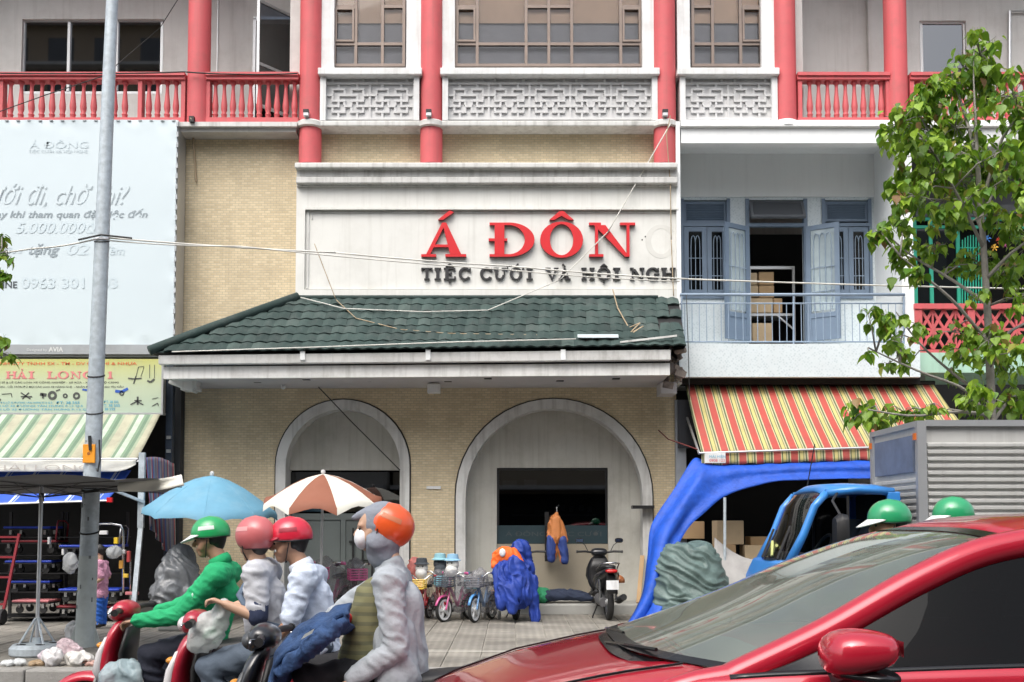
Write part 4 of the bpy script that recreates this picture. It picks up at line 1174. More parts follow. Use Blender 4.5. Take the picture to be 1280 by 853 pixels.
# ------------------------------------------------------------ blue-windowed shophouse
BS = thing('blue_window_shophouse', 'white tiled shophouse with blue grey folding windows and a railed balcony', 'building', (X(995, F), F, 0))
KYB = 18.7
def bs(name, m, *a, bevel=0, parent=None): return MB().pbox(*a).build(name, m, parent or BS, bevel=bevel)
hs2 = [(X(a, KYB, 330), Z(d, KYB), X(c, KYB, 330), Z(b, KYB)) for a, b, c, d in ((853, 250, 911, 370), (935, 250, 1007, 430), (1030, 250, 1088, 370))]
mb = MB(); holes(mb, X(836, KYB, 330), Z(440, KYB), X(1112, KYB, 330), Z(160, KYB), KYB, KYB+.2, [(X(-1, KYB), -9, -99, -8)]+hs2)
mb.build('front_wall', M['terrazzo'], BS)
MB().pbox(836, 160, 1112, 246, KYB-.03, .03, 330).build('upper_wall', M['brightwhite'], BS)
mb = MB(); mb.box(X(1127, UY+.03, 330), UY+.03, Z(470, UY), X(1142, UY+.03, 330), KYB+.2, Z(160, UY)); mb.build('side_pillar', M['brightwhite'], BS)
bs('left_pier', M['brightwhite'], 845, 180, 851.5, 440, F+.01, 1.2, 330)
# joinery
def louvre_panel(px0, py0, px1, py1, Y, m, tilt=0.0):
    x0, x1, z0, z1 = X(px0, Y, 330), X(px1, Y, 330), Z(py1, Y), Z(py0, Y)
    mb = MB(); t = .05
    mb.box(x0, 0, z0, x0+t, .05, z1).box(x1-t, 0, z0, x1, .05, z1).box(x0+t, 0, z0, x1-t, .05, z0+t).box(x0+t, 0, z1-t, x1-t, .05, z1)
    mt = Matrix.Translation((0, Y, z1)) @ Matrix.Rotation(-tilt, 4, 'X') @ Matrix.Translation((0, 0, -z1))
    mb.xf(mt); fr = mb.build('transom', m, BS)
    n = 7
    for i in range(n):
        z = z0+t+(z1-z0-2*t)*(i+.5)/n
        q = MB(); q.bar((x0+t, .025, z), (x1-t, .025, z), .045, .012, up=(0, .7, .7)); q.xf(mt); q.build('slat', m, fr)
    return fr
louvre_panel(855, 252, 909, 279, KYB+.03, M['bluepaint']); louvre_panel(1032, 252, 1086, 277, KYB+.03, M['bluepaint'])
louvre_panel(937, 251, 1005, 278, KYB+.0, mat('dark grey transom', (.10,.11,.125), .6), .5)
def grille_leaf(name, c0, c1, z0, z1, gz, parent, solid_bottom=0.0):
    """Window or door leaf between two plan points c0, c1: stiles, rails, glass, and an iron grille with arched tops."""
    c0, c1 = Vector((*c0, 0)), Vector((*c1, 0)); d = (c1-c0).normalized(); w = (c1-c0).length; t = .085
    def L(u, z): return Vector((c0.x+d.x*u, c0.y+d.y*u, z))
    mb = MB(); dep = .045
    mb.bar(L(t/2, z0), L(t/2, z1), t, dep, up=(-d.y, d.x, 0)); mb.bar(L(w-t/2, z0), L(w-t/2, z1), t, dep, up=(-d.y, d.x, 0))
    for z in (z0+t/2, z1-t/2): mb.bar(L(t, z), L(w-t, z), dep, t)
    if solid_bottom:
        mb.bar(L(t, z0+solid_bottom), L(w-t, z0+solid_bottom), dep, t)
        mb.bar(L(t, z0+solid_bottom/2+.02), L(w-t, z0+solid_bottom/2+.02), .02, solid_bottom-.08)
    lf = mb.build(name, M['bluepaint'], parent)
    zb = z0+t+solid_bottom
    MB().sheet([[L(t*.8, zb), L(w-t*.8, zb)], [L(t*.8, z1-t*.8), L(w-t*.8, z1-t*.8)]]).build('pane', gz, lf)
    g = MB(); nrm_ = Vector((-d.y, d.x, 0)); off = nrm_*(-.02 if nrm_.y > 0 else .02)
    k = 4 if w > .5 else 3
    us = [t+(w-2*t)*(i+.5)/k for i in range(k)]
    for u in us: g.tube([L(u, zb)+off, L(u, z1-.30)+off], .008, 5)
    for a, b in zip(us, us[1:]):
        g.tube([L(a+(b-a)*.5-(b-a)*.5*cos(pi*i/6)*1.0, z1-.30+.14*sin(pi*i/6))+off for i in range(7)], .008, 5)
    for zz in (zb+(z1-zb)*.22, zb+(z1-zb)*.5): g.tube([L(t, zz)+off, L(w-t, zz)+off], .008, 5)
    g.build('grille', M['blueiron'], lf)
    return lf
def wx(px): return X(px, KYB, 330)
wz0, wz1 = Z(369, KYB), Z(283.5, KYB)
cg = glass('casement glass', (.30,.33,.36), .05, .8, 1.5); lg_ = sheer('frosted glass', (.45,.55,.58), .55, .15)
for a, b in ((853, 911), (1030, 1088)):
    f_ = MB()
    f_.box(wx(a)-.03, KYB-.03, wz0-.07, wx(b)+.03, KYB+.05, wz0).box(wx(a)-.03, KYB-.03, wz1, wx(b)+.03, KYB+.05, wz1+.06).box(wx(a)-.03, KYB-.03, wz1+.06, wx(a)+.03, KYB+.05, Z(249, KYB)).box(wx(b)-.03, KYB-.03, wz1+.06, wx(b)+.03, KYB+.05, Z(249, KYB)).box(wx(a)-.03, KYB-.034, wz0, wx(a)+.02, KYB+.05, wz1).box(wx(b)-.02, KYB-.034, wz0, wx(b)+.03, KYB+.05, wz1)
    w_ = f_.build('window', M['bluepaint'], BS)
    mid = (a+b)/2
    grille_leaf('casement', (wx(a)+.03, KYB+.0), (wx(mid)+.02, KYB+.0), wz0+.01, wz1-.01, cg, w_)
    grille_leaf('casement', (wx(mid)+.03, KYB+.01), (wx(b)-.03, KYB+.01), wz0+.01, wz1-.01, cg, w_)
    bs('room_back', M['dark'], a-4, 245, b+4, 372, KYB+.9, .04, 330, parent=w_)
dz0, dz1 = Z(429, KYB), Z(283.5, KYB)
df = MB(); df.box(wx(935)-.04, KYB-.03, dz0, wx(935)+.03, KYB+.06, Z(249, KYB)).box(wx(1007)-.03, KYB-.03, dz0, wx(1007)+.04, KYB+.06, Z(249, KYB)).box(wx(935)+.03, KYB-.028, dz1, wx(1007)-.03, KYB+.06, dz1+.06)
dfo = df.build('door_frame', M['bluepaint'], BS)
grille_leaf('door', (wx(935), KYB-.05), (wx(935)-.50, KYB-.38), dz0+.02, dz1-.02, lg_, BS, .45)
grille_leaf('door', (wx(1007), KYB-.05), (wx(1007)+.50, KYB-.38), dz0+.02, dz1-.02, lg_, BS, .45)
# room behind the door
MB().box(wx(860), KYB+2.8, dz0-.1, wx(1090), KYB+2.85, Z(240, KYB)).build('room_back', M['dark'], BS)
MB().box(wx(840), KYB+.2, dz0-.14, wx(1110), KYB+2.8, dz0-.02).build('room_floor', M['dark'], BS)
RKY = KYB+.6
RR = thing('storage_rack', 'white metal rack with cartons inside the open balcony door', 'rack', (X(960, RKY), RKY, dz0))
for q in (936, 991): MB().pbox(q, 335, q+3, 428, RKY, .04, 380).build('post', M['alu'], RR)
MB().pbox(936, 333, 994, 336.5, RKY-.005, .05, 380).build('rail', M['alu'], RR); MB().pbox(939, 392, 991, 395, RKY-.003, .5, 380).build('shelf', M['alu'], RR)
MB().bar(P(972, 395, RKY), P(992, 412, RKY), .03).build('brace', M['alu'], RR)
for i, (a, b, c, d, lb) in enumerate(((936, 341, 947, 356, 'narrow carton at top left of the storage rack'), (949, 340, 968, 356, 'carton at top right of the storage rack pile'), (937, 357, 948, 371, 'small carton second row left on the storage rack'), (949, 357, 968, 372, 'carton second row right on the storage rack'), (938, 373, 966, 391, 'wide carton resting on the rack shelf'), (967, 373, 978, 391, 'narrow carton at shelf end by the door'), (940, 404, 965, 428, 'dim carton on the floor beneath the rack shelf'))):
    tag(MB().pbox(a, b, c, d, RKY+.06, .4, 380).build('carton', M['cardboard'] if i % 2 else M['carton2'], bevel=.012), lb, 'carton', 'cartons stored behind the balcony door')
# parapet and railing
bs('parapet', M['terrazzo'], 849, 430, 1150, 471.5, UY-.18, .12, 440)
bs('balcony_floor', M['terrazzo'], 850, 431, 1149, 471, UY-.055, 1.3, 440)
RL = MB(); yr = UY-.02
def rail(pa, pb_, r): RL.tube([P(*pa, yr), P(*pb_, yr)], r, 8)
rail((850, 368.5), (1131, 368.5), .026); rail((850, 379.5), (1131, 379.5), .013); rail((850, 427.5), (1131, 427.5), .013)
rl = RL.build('railing', M['blueiron'], BS, smooth=True)
bb = MB().tube([(0, 0, Z(428, yr)), (0, 0, Z(379, yr))], .0075, 6)
br0 = None
for i in range(31):
    q = 856+i*9.1
    if br0 is None: br0 = bb.build('rail_bar', M['blueiron'], rl, loc=(0, 0, 0), local=True); o = br0
    else: o = dup(br0, rl)
    o.location = Vector((X(q, yr, 400), yr, 0)) - BS.location
for q in (852, 992, 1130): MB().tube([P(q, 430, yr), P(q, 367, yr)], .016, 6).build('rail_post', M['blueiron'], rl)
# ground floor of that shophouse: pier and dark interior
bs('shop_pier', mat('shop pier', (.33,.36,.40), .6, .15, 2, dirt=.4, dcol=(.15,.16,.18)), 845, 500, 858, 760, F-.1, .4, 600)
bs('shop_lintel', M['dark'], 847, 471, 1150, 480, F-.35, .3, 470)
MB().box(X(846, F), F+3.2, -.01, X(1150, F), F+3.3, 4.2).build('back_wall', M['dark'], BS)
MB().box(X(1130, F), F-.1, -.01, X(1150, F), F+3.2, 4.2).build('party_wall', M['stucco'], BS)
MB().pbox(848, 500, 868, 560, F-.2, .1, 520).build('wall_box', mat('dark cabinet', (.03,.035,.045), .5), BS)

# ------------------------------------------------------------ green-windowed shophouse behind the tree
GS = thing('green_window_shophouse', 'shophouse with teal window frames and pink lattice railing behind the tree', 'building', (X(1230, F), F, 0))
def gsb(name, m, *a, parent=None): return MB().pbox(*a).build(name, m, parent or GS)
MB().box(X(1140, F), KYB+1.5, Z(470, F), X(1420, F), KYB+1.55, Z(180, F)).build('room_back', M['dark'], GS)
gsb('lintel', mat('dark grey lintel', (.10,.10,.11), .7), 1141, 180, 1420, 272, KYB+.05, .1, 300)
fr_ = MB()
for q in (1142, 1162, 1196, 1228, 1290, 1330): fr_.pbox(q, 272, q+4.5, 384, KYB, .06, 330)
for q in (272, 282): fr_.pbox(1142, q, 1340, q+3.5, KYB-.01, .06, 330)
gw = fr_.build('window', M['teal'], GS)
gsb('pane', M['darkglass'], 1146, 286, 1196, 384, KYB+.03, .01, 330, parent=gw)
grl = MB()
for i in range(8): q = 1203+i*3.4; grl.tube([P(q, 384, KYB-.05), P(q, 300-6*sin(pi*i/7), KYB-.05)], .012, 5)
for py_ in (310, 340): grl.tube([P(1200, py_, KYB-.05), P(1228, py_, KYB-.05)], .012, 5)
grl.build('grille', M['teal'], gw)
gsb('upper_pane', mat('dusty panes', (.12,.125,.13), .4, .3, 3), 1146, 256, 1330, 271, KYB+.03, .02, 330, parent=gw)
gsb('slab', M['palegreen'], 1143, 441, 1420, 466, UY-.05, 1.5, 440)
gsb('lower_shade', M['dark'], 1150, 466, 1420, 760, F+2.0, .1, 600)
gsb('side_pier', M['stucco'], 1420, 180, 1440, 760, F-.1, 3, 400)
PR = MB(); yr = UY
PR.pbox(1144, 379.5, 1400, 386, yr-.03, .12, 400); PR.pbox(1144, 437, 1400, 441.5, yr-.01, .08, 400)
for q in (1144, 1210, 1290, 1370): PR.pbox(q, 386, q+9, 437, yr-.005, .10, 400)
pr_ = PR.build('lattice_railing', M['pink'], GS)
for a, b in ((1153, 1181.5), (1181.5, 1210), (1219, 1254), (1254, 1290), (1299, 1334), (1334, 1370)):
    k = MB(); x0, x1, z0, z1 = X(a, yr, 400), X(b, yr, 400), Z(436, yr), Z(387, yr); cx, cz = (x0+x1)/2, (z0+z1)/2; y = yr+.05
    for p, q in (((x0, z0), (x1, z1)), ((x0, z1), (x1, z0)), ((x0, cz), (cx, z1)), ((cx, z1), (x1, cz)), ((x1, cz), (cx, z0)), ((cx, z0), (x0, cz)), ((x0, cz), (x1, cz)), ((cx, z0), (cx, z1))):
        y += .001; k.bar((p[0], y, p[1]), (q[0], y, q[1]), .028, .045)
    k.build('lattice_panel', M['pink'], pr_)
PW_ = thing('toy_pinwheel', 'colourful toys hung in the teal framed window behind the tree', 'toy', P(1245, 305, KYB-.2))
for px, py, c, r in ((1234, 299, (.05,.20,.55), .07), (1243, 310, (.75,.42,.05), .07), (1250, 301, (.70,.10,.05), .08), (1239, 317, (.7,.5,.05), .05), (1256, 307, (.55,.1,.3), .05)):
    mb = MB()
    for k in range(5):
        t = 2*pi*k/5; p = P(px, py, KYB-.2)
        mb.add([p, p+Vector((cos(t)*r, -.03, sin(t)*r)), p+Vector((cos(t+.7)*r*.9, .01, sin(t+.7)*r*.9))], [(0,1,2)])
    mb.ball(P(px, py, KYB-.2), r*.3, 8, 6); mb.build('vane', mat('toy paint', c, .4), PW_)

# ------------------------------------------------------------ red and yellow striped awning
RA = thing('striped_awning', 'red, yellow and green striped awning over the tarpaulin shop', 'awning', P(1000, 580, 16.1))
Rd, Yl, Dg = (.40,.065,.05), (.50,.43,.16), (.10,.125,.06)
Cr = (.50,.44,.26)
st = [(0, Rd), (.41, Cr), (.46, Dg), (.53, Yl), (.70, (.22,.22,.09)), (.77, Cr), (.83, Dg), (.93, Cr)]
am = stripes('red yellow awning stripe', .267, st, 0, .7, 0, .10, .2, .14, .2)
awning_sheet((856, 480, 1166, 480), (877, 567, 1223, 556), F-.15, 16.1, .03).build('canvas', am, RA, smooth=True, solid=.008)
g = []
for j in range(4):
    row = []
    for i in range(61):
        u, v = i/60, j/3
        p = P(877+346*u, 567-11*u, 16.1); q = P(877+346*u, 581-11*u + (1.5 if i % 4 < 2 else 0)*v, 16.08)
        pp = p.lerp(q, v); pp.y += .015*sin(u*60)*v; row.append(pp)
    g.append(row)
MB().sheet(g).build('valance', am, RA, smooth=True, solid=.006)
MB().tube([P(874, 566.5, 16.07), P(1224, 555, 16.07)], .016, 8).build('front_bar', M['alu'], RA)
MB().tube([P(856, 479, F-.16), P(1168, 479, F-.16)], .04, 8).build('roller', M['black'], RA)
for a, b in ((874, 858), (1222, 1164)): MB().bar(P(a, 567 if a < 900 else 556, 16.1), P(b, 520, F-.1), .03).build('arm', M['alu'], RA)
PB = MB(); PB.pbox(881, 566, 907, 579, 16.04, .008, 570); pbo = PB.build('price_card', M['white'], RA)
text('lettering', 'MÁI HIÊN', 884, 904, 568.5, 572.5, 16.035, blue2, RA); text('lettering', '0908 123', 884, 903, 574, 577.5, 16.035, red2, RA)
# blue tarpaulin
def curve(pts, n):
    out = []
    m = len(pts)-1
    for i in range(n+1):
        u = i/n*m; k = min(int(u), m-1); f = u-k
        p0, p1, p2, p3 = (pts[max(k-1, 0)], pts[k], pts[k+1], pts[min(k+2, m)])
        out.append(tuple(.5*((2*b)+(-a+c)*f+(2*a-5*b+4*c-d)*f*f+(-a+3*b-3*c+d)*f**3) for a, b, c, d in zip(p0, p1, p2, p3)))
    return out
up = curve([(1160, 570, 16.12), (1100, 573, 16.12), (1000, 577, 16.12), (930, 580, 16.12), (885, 577, 16.12), (868, 574, 16.1), (842, 615, 15.9), (815, 655, 15.7), (808, 700, 15.5), (800, 745, 15.3), (780, 783, 15.1)], 90)
lo = curve([(1160, 598, 15.9), (1100, 598, 15.9), (1010, 600, 15.9), (950, 606, 15.9), (905, 622, 15.85), (875, 646, 15.7), (854, 668, 15.6), (845, 690, 15.4), (838, 722, 15.25), (828, 760, 15.1), (812, 788, 14.95)], 90)
g = []
for i in range(91):
    row = []
    for j in range(17):
        v = j/16
        p = P(*up[i]).lerp(P(*lo[i]), v)
        u = i/90
        amp = .03+.10*max(0, u-.42)
        p.y += amp*sin(v*9+sin(u*7)*1.5+u*3) - .10*sin(pi*v)*(.3+u)
        p.x += amp*.35*sin(v*14+u*9)
        p.z += .02*noise.noise(Vector((u*14, v*3, 2)))
        row.append(p)
    g.append(row)
BT = MB().sheet(g).build('tarpaulin', M['bluetarp'], smooth=True, solid=.004)
tag(BT, 'bright blue tarpaulin slung from the striped awning down to the pavement', 'tarpaulin')
PT = thing('prop_pole', 'thin grey pole propping up the blue tarpaulin', 'pole', (X(905, 15.8, 700), 15.8, 0))
MB().tube([(X(905, 15.8, 700), 15.8, .02), P(906, 622, 15.8)], .022, 8).build('shaft', M['galv'], PT); MB().lathe([(.05, .0), (.05, .02)], (X(905, 15.8, 700), 15.8, 0), 10).build('foot', M['galv'], PT)
# cartons, sack and grey sheet under the tarp
for a, b, c, d, Y, lb, m in ((848, 652, 881, 674, 17.4, 'brown carton behind the top of the green sack', 'cardboard'), (896, 651, 930, 681, 16.7, 'carton stacked above another right of the prop pole', 'carton2'), (893, 681, 920, 700, 16.6, 'lower carton behind the grey sheet and prop pole', 'cardboard'),
                             (938, 671, 960, 690, 16.8, 'small carton on top beside the blue truck windscreen', 'cardboard'), (931, 682, 962, 705, 16.6, 'tilted carton next to the blue truck cab', 'carton2')):
    o = MB().pbox(a, b, c, d, Y, .4, 680).build('carton', M[m], bevel=.012); tag(o, lb, 'carton', 'cartons under the blue tarpaulin')
    x0, x1, z0 = X((a+c)/2, Y, 680)-.025, X((a+c)/2, Y, 680)+.025, Z(d, Y)
tb = thing('stall_table', 'dark low table that carries the cartons behind the grey sheet', 'table', (X(905, 16.9, 700), 16.9, 0))
MB().box(X(845, 16.9, 700), 16.55, Z(703, 16.6)-.05, X(965, 16.9, 700), 17.9, Z(703, 16.6)-.012).build('tabletop', M['black'], tb)
for q in (850, 960):
    for yy in (16.62, 17.8): MB().box(X(q, 16.9)-.02, yy, 0, X(q, 16.9)+.02, yy+.04, Z(703, 16.6)-.05).build('leg', M['black'], tb)
mb = MB()
sx, sy = X(862, 15.3, 720), 15.35
mb.lathe([(.40, .01), (.55, .08), (.60, .25), (.58, .50), (.52, .80), (.42, 1.05), (.30, 1.18), (.10, 1.24)], (sx, sy, 0), 24, sx=.8)
sack = organic('bulging_sack', mb, M['sack'], None, .020, 3, .085, (2.6, 2.6, 9))
tag(sack, 'huge bulging grey green woven sack beside the blue tarpaulin', 'sack')
g = []
for j in range(15):
    row = []
    for i in range(19):
        u, v = i/18, j/14
        a = P(893, 672, 15.9).lerp(P(962, 700, 15.9), u); b = P(893, 790, 15.2).lerp(P(985, 790, 15.2), u)
        p = a.lerp(b, v); p.z -= .12*sin(pi*u)*(1-v); p.y += .06*sin(u*11+v*2)*v; p.z = max(p.z, .01); row.append(p)
    g.append(row)
tag(MB().sheet(g).build('grey_sheet', M['greysheet'], smooth=True, solid=.004), 'limp grey sheet tied up between the sack and the blue truck', 'sheet')
tag(MB().bar((X(800, 17.0, 700), 17.25, .20), P(803, 695, 17.72), .07, .03).build('plank', M['cardboard']), 'narrow wooden board leaning in the right corner of the big arch', 'board')

# ------------------------------------------------------------ lamp post
LY = 12.8
LP = thing('lamp_post', 'tall galvanised steel post with an orange tag and pale painted foot', 'post', (X(106, LY, 800), LY, 0))
p0, p1 = Vector((X(106, LY, 800), LY, 0)), P(142, -40, LY)
def lp(t): return p0.lerp(p1, t)
MB().tube([lp(0), lp(.12), lp(.13)], [.118, .112, .11], 18).build('painted_foot', M['concretebase'], LP, smooth='auto')
MB().tube([lp(.13), lp(1.3)], [.107, .058], 18).build('shaft', M['galv'], LP, smooth='auto')
MB().tube([lp(1.3), lp(1.3)+Vector((-.2, -.8, .5)), lp(1.3)+Vector((-.4, -2.2, .7))], [.05, .045, .04], 10).build('lamp_arm', M['galv'], LP, smooth=True)
MB().loft([(*(lp(1.3)+Vector((-.4, -2.2, .7)))[:], .06, .05, 0), (*(lp(1.3)+Vector((-.2, -2.3, .66)))[:], .14, .06, 0), (*(lp(1.3)+Vector((.3, -2.35, .66)))[:], .10, .04, 0)], 12).build('lamp_head', M['alu'], LP, smooth=True)
for s in (-1, 1):
    x, y, z = p0
    MB().add([(x+s*.10, y-.01, 0), (x+s*.21, y-.01, 0), (x+s*.10, y-.01, .30), (x+s*.10, y+.01, 0), (x+s*.21, y+.01, 0), (x+s*.10, y+.01, .30)], [(0,1,2),(3,5,4),(0,3,4,1),(1,4,5,2),(0,2,5,3)]).build('gusset', M['concretebase'], LP)
p = P(116, 568, LY); MB().box(p.x-.075, LY-.125, p.z-.115, p.x+.075, LY-.095, p.z+.115).build('orange_tag', M['orangebox'], LP, bevel=.006)
MB().lathe([(.006, -.128), (.02, -.1275)], (p.x, LY, p.z), 12, 'y').build('tag_mark', mat('brown print', (.35,.12,.02), .6), LP)
for py, th in ((470, .012), (516, .010), (298, .02), (302, .012), (665, .012), (612, .014)):
    t = (Z(py, LY))/p1.z; c = lp(t); r = .118-.06*t
    mb = MB(); mb.tube([c+Vector((r*cos(a), r*sin(a), .03*sin(a))) for a in [2*pi*i/16 for i in range(17)]], th, 5); mb.build('clamp', M['wiredark'] if py > 300 else M['alu'], LP)
mb = MB()
for i in range(16):
    py = random.uniform(600, 770) if i < 12 else random.uniform(548, 600)
    t = Z(py, LY)/p1.z; c = lp(t); a = -pi/2+random.uniform(-1.0, 1.0); r = .1195-.05*t
    q = c+Vector((r*cos(a), r*sin(a), 0)); hh = random.uniform(.004, .03); ww = random.uniform(.004, .014)
    mb.box(q.x-ww, q.y-.003, q.z-hh, q.x+ww, q.y+.003, q.z+hh)
TS = mb.build('torn_sticker', mat('torn sticker residue', (.19,.21,.21), .8, .4, 20), LP)
tag(TS, kind='stuff'); mb = MB(); mb.tube([P(112, 545, LY-.13), P(113, 563, LY-.13)], .02, 6); mb.tube([P(124, 550, LY-.12), P(125, 575, LY-.12), P(122, 590, LY-.12)], .01, 6); mb.build('cable_tail', M['wiredark'], LP)
# cables
def cable(name, label, pts, r, m, sag=0.0, group=None):
    out = []
    for a, b in zip(pts, pts[1:]):
        for i in range(13):
            t = i/12; q = Vector(a).lerp(Vector(b), t); q.z -= sag*4*t*(1-t); out.append(q)
    o = MB().tube(out, r, 6).build(name, m, smooth=True); tag(o, label, 'cable', group); return o
a = P(131, 300, LY)
cable('cable', 'white twin cable running from the lamp post across the sign to the right', [a+Vector((.09, -.09, 0)), P(420, 316, 13.3), P(640, 333, 13.6), P(860, 349, 13.8), P(1330, 362, 14)], .011, M['wire'], .015)
cable('cable', 'second white cable just under the twin cable right of the post', [a+Vector((.09, -.07, -.03)), P(300, 308, 13.0), P(640, 338, 13.6), P(850, 352, 13.8)], .008, M['wire'], .02)
cable('cable', 'pale cable from the left edge to the lamp post', [P(-60, 320, 12.6), P(40, 311, 12.7), a+Vector((-.09, -.09, -.02))], .010, M['wire'], .02)
cable('cable', 'thin looped black cable tied at the lamp post clamp', [P(98, 300, LY-.12), a+Vector((0, -.12, .03)), P(165, 298, LY-.10)], .012, M['wiredark'], 0)
cable('cable', 'white cable sagging over the green tiles from the roof apex', [P(376, 372, 17.3), P(430, 386, 17.0), P(530, 390, 16.95), P(610, 388, 16.95), P(700, 350, 17.3), P(760, 290, 17.35), P(838, 155, 17.2)], .010, M['wire'], 0)
cable('cable', 'thin brown cable hanging from the sign board onto the tiles', [P(393, 305, 17.3), P(420, 375, 17.2), P(445, 398, 16.85), P(500, 412, 16.6), P(560, 417, 16.5), P(720, 420, 16.45)], .008, M['wiretan'], 0)
cable('cable', 'tan cable beside the red column down the white strip', [P(838, 145, 17.2), P(833, 168, 17.2), P(838, 230, 17.3), P(839, 300, 17.35), P(842, 370, 17.3)], .009, M['wiretan'], 0)
cable('cable', 'long thin pale cable lying along the lowest tile row', [P(215, 440, 16.05), P(400, 434, 16.05), P(560, 428, 16.1), P(720, 424, 16.2)], .010, M['wire'], 0)
cable('cable', 'black cable slanting across the left arch from the soffit', [P(398, 484, 17.2), P(440, 528, 17.55), P(500, 588, 17.7)], .009, M['wiredark'], 0)
cable('cable', 'tangle of brown wire on the tiles at the right end', [P(766, 362, 17.3), P(772, 385, 17.0), P(786, 410, 16.6), P(800, 404, 16.6), P(780, 424, 16.4), P(804, 408, 16.6), P(776, 424, 16.4), P(798, 414, 16.55)], .011, M['wiretan'], 0)
cable('cable', 'two tone cable hanging down the front of the blue shophouse parapet', [P(858, 369, 17.2), P(860, 425, 17.15), P(862, 500, 17.0)], .007, M['wiredark'], 0)
cable('cable', 'thin dark cable under the left upstairs window across the balusters', [P(-10, 143, 17.3), P(60, 118, 17.25), P(130, 95, 17.25), P(200, 35, 18.6), P(222, 0, 19)], .008, M['wiredark'], 0)
cable('cable', 'black wire running along the pink balcony rail', [P(-40, 91, 17.36), P(120, 92, 17.36), P(230, 90, 17.30), P(300, 93, 17.34), P(372, 92, 17.34)], .012, M['wiredark'], .01)
cable('cable', 'slack red and black wire from the arch jamb to the awning arm', [P(823, 538, 17.6), P(835, 549, 17.2), P(872, 562, 16.2)], .010, mat('maroon wire', (.15,.03,.03), .6), 0)
# aluminium strips lying on the tiles
tag(MB().bar(P(722, 420.5, 16.30), P(773, 420.5, 16.30), .10, .012, up=(0, -.5, .6)).build('metal_strip', mat('pale sheet metal', (.5,.58,.60), .5, .15, 5)), 'short pale metal sheet lying on the green roof tiles', 'metal strip')
tag(MB().bar(P(775, 428, 16.22), P(846, 420, 16.22), .03, .03).build('batten', M['offwhite']), 'thin white batten lying on the lowest tiles at the right', 'batten')
# ------------------------------------------------------------ umbrellas
def umbrella(label, apex, R, rise, n, mats, ppole, tilt=(0, 0), scallop=.05, flap=0.0, sagk=.04, poler=.02, base='disc', rot=0.0, name='parasol'):
    ax = Vector(apex); base_p = Vector((ppole[0], ppole[1], 0))
    t = thing(name, label, 'umbrella', base_p)
    tm_ = Matrix.Translation(ax) @ Matrix.Rotation(tilt[0], 4, 'X') @ Matrix.Rotation(tilt[1], 4, 'Y')
    def pt(a, r, k):
        u = (a/(2*pi/n)) % 1.0
        drop = rise*(r**1.6)
        sc_ = sagk*4*u*(1-u)*r
        return tm_ @ Vector((R*r*cos(a+rot)*(1-.10*4*u*(1-u)*r*scallop*10*.5), R*r*sin(a+rot)*(1-.10*4*u*(1-u)*r*scallop*10*.5), -drop - sc_*-.3 + scallop*4*u*(1-u)*max(0, r-.85)/.15))
    for k in range(n):
        g = []
        for i in range(9):
            r = max(i/8, .001)
            g.append([pt(2*pi*(k+j/6)/n, r, k) if j not in (0, 6) else pt(2*pi*(k+(j/6) if j == 0 else k+.9999)/n, r, k) for j in range(7)])
        if flap:
            last = g[-1]; g.append([p + Vector((0, 0, -flap*(.85+.15*sin(j*1.3+k)))) + (p-ax).normalized()*.01 for j, p in enumerate(last)])
        MB().sheet(g).build('panel', mats[k % len(mats)], t, smooth=True)
    hub = tm_ @ Vector((0, 0, -rise*.55-.12))
    sm_ = MB()
    for k in range(n): sm_.tube([pt(2*pi*k/n+1e-4, r, k)+Vector((0, 0, .002)) for r in (.02, .25, .5, .75, .99)], .0045, 5)
    sm_.build('seam', M['umwhite'] if len(mats) > 1 else mats[0], t)
    rb = MB()
    for k in range(n):
        a = 2*pi*k/n
        rb.tube([pt(a+1e-4, r, k) + Vector((0, 0, -.012)) for r in (.02, .3, .6, .85, .99)], .006, 5)
        rb.tube([hub, pt(a+1e-4, .55, k)+Vector((0, 0, -.012))], .006, 5)
    rb.build('rib', M['black'], t)
    mb = MB(); mb.tube([base_p+Vector((0, 0, .02)), tm_ @ Vector((0, 0, .01))], poler, 10); pol = mb.build('pole', M['alu'], t, smooth='auto')
    MB().lathe([(.02, 0), (.035, .03), (.03, .06), (.001, .07)], tm_ @ Vector((0, 0, .0)), 10).build('finial', M['white'], t, smooth='auto')
    MB().lathe([(.03, -.05), (.03, .05)], hub, 10).build('runner', M['black'], t)
    if base == 'disc':
        MB().lathe([(.25, .0), (.27, .03), (.27, .07), (.22, .10), (.05, .11), (.04, .16), (.001, .16)], base_p, 22).build('base', M['concretebase'], t, smooth='auto')
    else:
        b = MB().lathe([(.27, .0), (.29, .02), (.29, .09), (.25, .13), (.05, .14), (.045, .20), (.001, .20)], base_p, 26).build('base', M['galv'], t, smooth='auto')
        for k in range(5):
            a = 2*pi*k/5+.3; c = base_p+Vector((.18*cos(a), .18*sin(a), .127))
            MB().lathe([(.05, .0), (.05, .012)], c, 12).build('filler_cap', M['black'], b)
        st_ = MB()
        for k in range(4):
            a = pi/4+pi/2*k; st_.tube([base_p+Vector((.2*cos(a), .2*sin(a), .13)), base_p+Vector((.02*cos(a), .02*sin(a), .42))], .012, 6)
        st_.build('stay', M['galv'], t)
    return t
M['umblue'] = mat('sky blue umbrella cloth', (.13,.32,.45), .7, .12, 2.5, .1, 14, dirt=.3, dcol=(.30,.42,.48), dscale=3)
M['umwhite'] = mat('white umbrella cloth', (.66,.65,.58), .75, .08, 3, .06, 14, dirt=.3, dcol=(.45,.43,.36), dscale=3)
M['umbrown'] = mat('brown umbrella cloth', (.26,.095,.055), .75, .12, 3, .06, 14, dirt=.25, dcol=(.22,.10,.07), dscale=3)
